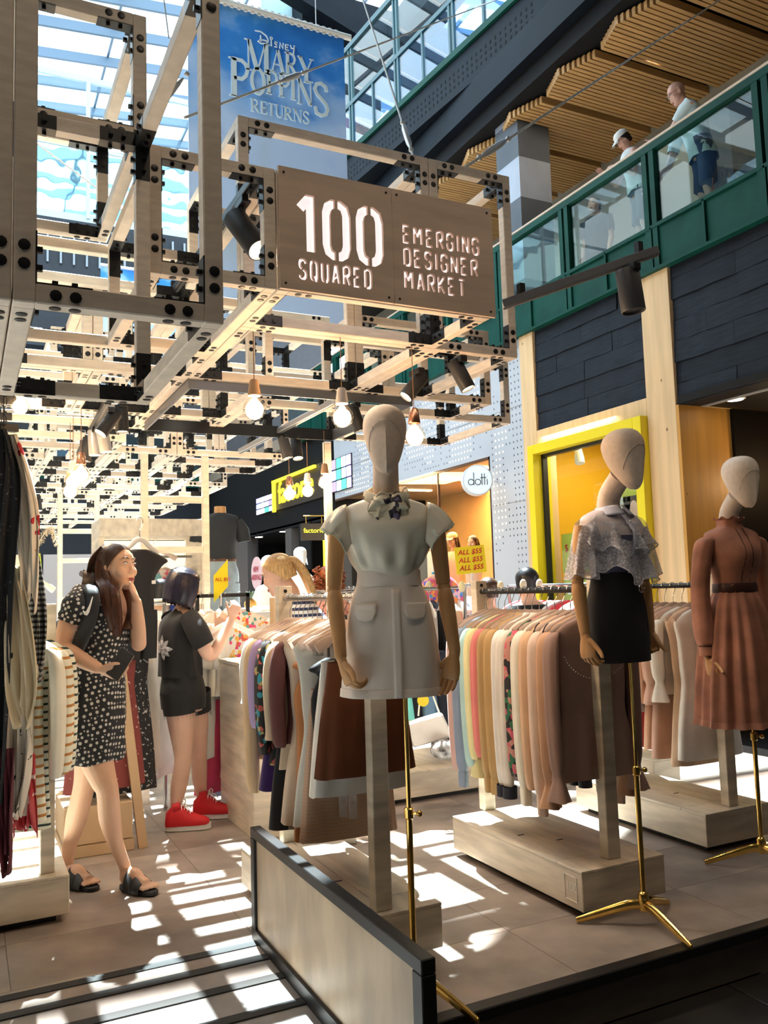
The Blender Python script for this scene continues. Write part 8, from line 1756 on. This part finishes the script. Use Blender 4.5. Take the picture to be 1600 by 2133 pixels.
# pineapple-like ornament and white table by the round sign
wt = thing('display_table', 'white table of folded clothes under the round pink sign', 'table', (2.6, 7.6, 0)); G().box(2.2, 3.2, 7.4, 8.0, 1.18, 1.24).obj('top', WHITE, wt, bevel=.003)
for x in (2.25, 3.15):
    for y in (7.45, 7.95): G().box(x-.02, x+.02, y-.02, y+.02, .001, 1.18).obj('leg', WHITE, wt)
for i in range(5): G().box(2.24+.19*i, 2.40+.19*i, 7.5, 7.75, 1.2405, 1.275+.012*(i % 3)).obj('folded_shirt', fabric('fold_%d' % i, [C8(235, 232, 228), C8(225, 190, 150), C8(228, 225, 222), C8(200, 205, 215), C8(235, 228, 215)][i]), label=('white', 'apricot', 'pale grey', 'ice blue', 'cream')[i]+' folded top on the white table under the round sign', cat='top', group='folded tops on the white table', bevel=.012)
og = thing('ornament', 'dark leaved orange ornament on the white table under the round sign', 'ornament', (2.45, 7.85, 1.24)); G().ball((2.45, 7.85, 1.30), .06, .06, .06).obj('fruit', mat('ochre_fruit', (.35, .17, .03), .5), og, smooth=True)
g = G(); [g.tube([(2.45, 7.85, 1.35), (2.45+.03*cos(a), 7.85+.03*sin(a), 1.41), (2.45+.05*cos(a), 7.85+.05*sin(a), 1.43)], [.012, .010, .002], 5) for a in [k*.7 for k in range(9)]]; g.obj('leaves', mat('dark_leaf', (.03, .05, .02), .5), og)
# dark shop at the far right: hanging dark clothes, price board, shelf
dr = thing('clothes_rack', 'rail of dark clothes inside the dark shop at the far right', 'rack', (8.3, 5.6, 0)); G().tube([(7.9, 5.9, 2.25), (9.2, 5.9, 2.25)], .014, 8).obj('rail', SATIN, dr); [G().tube([(x, 5.9, -.18), (x, 5.9, 2.25)], .014, 8).obj('post', SATIN, dr) for x in (7.92, 9.18)]
DKP = fabric('dark_dot_print', (.010, .010, .012), .8, pat='dots', c2=((.25, .17, .14),), sc=26, thr=.22)
for i in range(6): hanger(8.15+.17*i, 5.9, 2.25, .2, ('first', 'second', 'third', 'fourth', 'fifth', 'sixth')[i]+' hanger from the amber post in the dark shop', 'hangers in the dark shop'); garment('dress', 'dress', 8.15+.17*i, 5.9, 2.25, .2, DKP if i % 2 else BT, ('first', 'second', 'third', 'fourth', 'fifth', 'sixth')[i]+' dark dress on the rail in the dark shop, counted from the amber post', 'dress', .85, .2, .3, 440+i, group='dark dresses in the far right shop')
sb = Vector((6.3, 5.197, 1.435)); ps = thing('price_board', 'white price board reading $26 on a yellow shelf edge at the far right', 'sign', sb); u_ = Vector((.5, -.87, 0)); G().obox(sb, u_*.22, Vector((.87, .5, 0))*.01, UP*.085).obj('card', mat('warm_white_card', (.75, .70, .62), .5), ps); G().obox(sb-UP*.105, u_*.26, Vector((.87, .5, 0))*.03, UP*.018).obox(sb+UP*.10, u_*.26, Vector((.87, .5, 0))*.03, UP*.010).obj('shelf_edge', mat('yellow_edge', (.6, .36, .06), .5), ps)
text('lettering', '$', .075, sb-u_*.07+UP*.0, u_, UP, INK, ps, off=.012); text('lettering', '26', .13, sb-u_*.02-UP*.045, u_, UP, INK, ps, off=.012, fat=.002)
G().tube([(sb.x+.05, sb.y+.05, -.18), (sb.x+.05, sb.y+.05, sb.z-.1)], .02, 8).obj('stand', DARK, ps)
fs_ = Vector((6.5, 5.407, 1.643)); G().ball(fs_, .16, .12, .05).obj('folded_stack', fabric('blush_fold', C8(190, 140, 120)), smooth=True, label='blush folded garment on the shelf above the $26 board', cat='garment')
px5 = G().box(fs_.x-.3, fs_.x+.3, fs_.y-.2, fs_.y+.25, fs_.z-.10, fs_.z-.05).box(fs_.x+.1, fs_.x+.16, fs_.y-.1, fs_.y-.04, -.18, fs_.z-.1).obj('shop_shelf', mat('yellow_edge'), label='yellow shelf at the far right holding the folded garment', cat='shelf')
# ---------------------------------------------------------------- lettering becomes plain meshes
bpy.context.view_layer.update(); _dg = bpy.context.evaluated_depsgraph_get()
for o in [q for q in SC.objects if q.type == 'FONT']:
    me = bpy.data.meshes.new_from_object(o.evaluated_get(_dg)); nm = o.name
    if not me.materials: me.materials.append(o.data.materials[0])
    n = bpy.data.objects.new('x', me); COL.objects.link(n); n.parent = o.parent; n.matrix_basis = o.matrix_basis
    for k in o.keys(): n[k] = o[k]
    bpy.data.objects.remove(o); n.name = nm
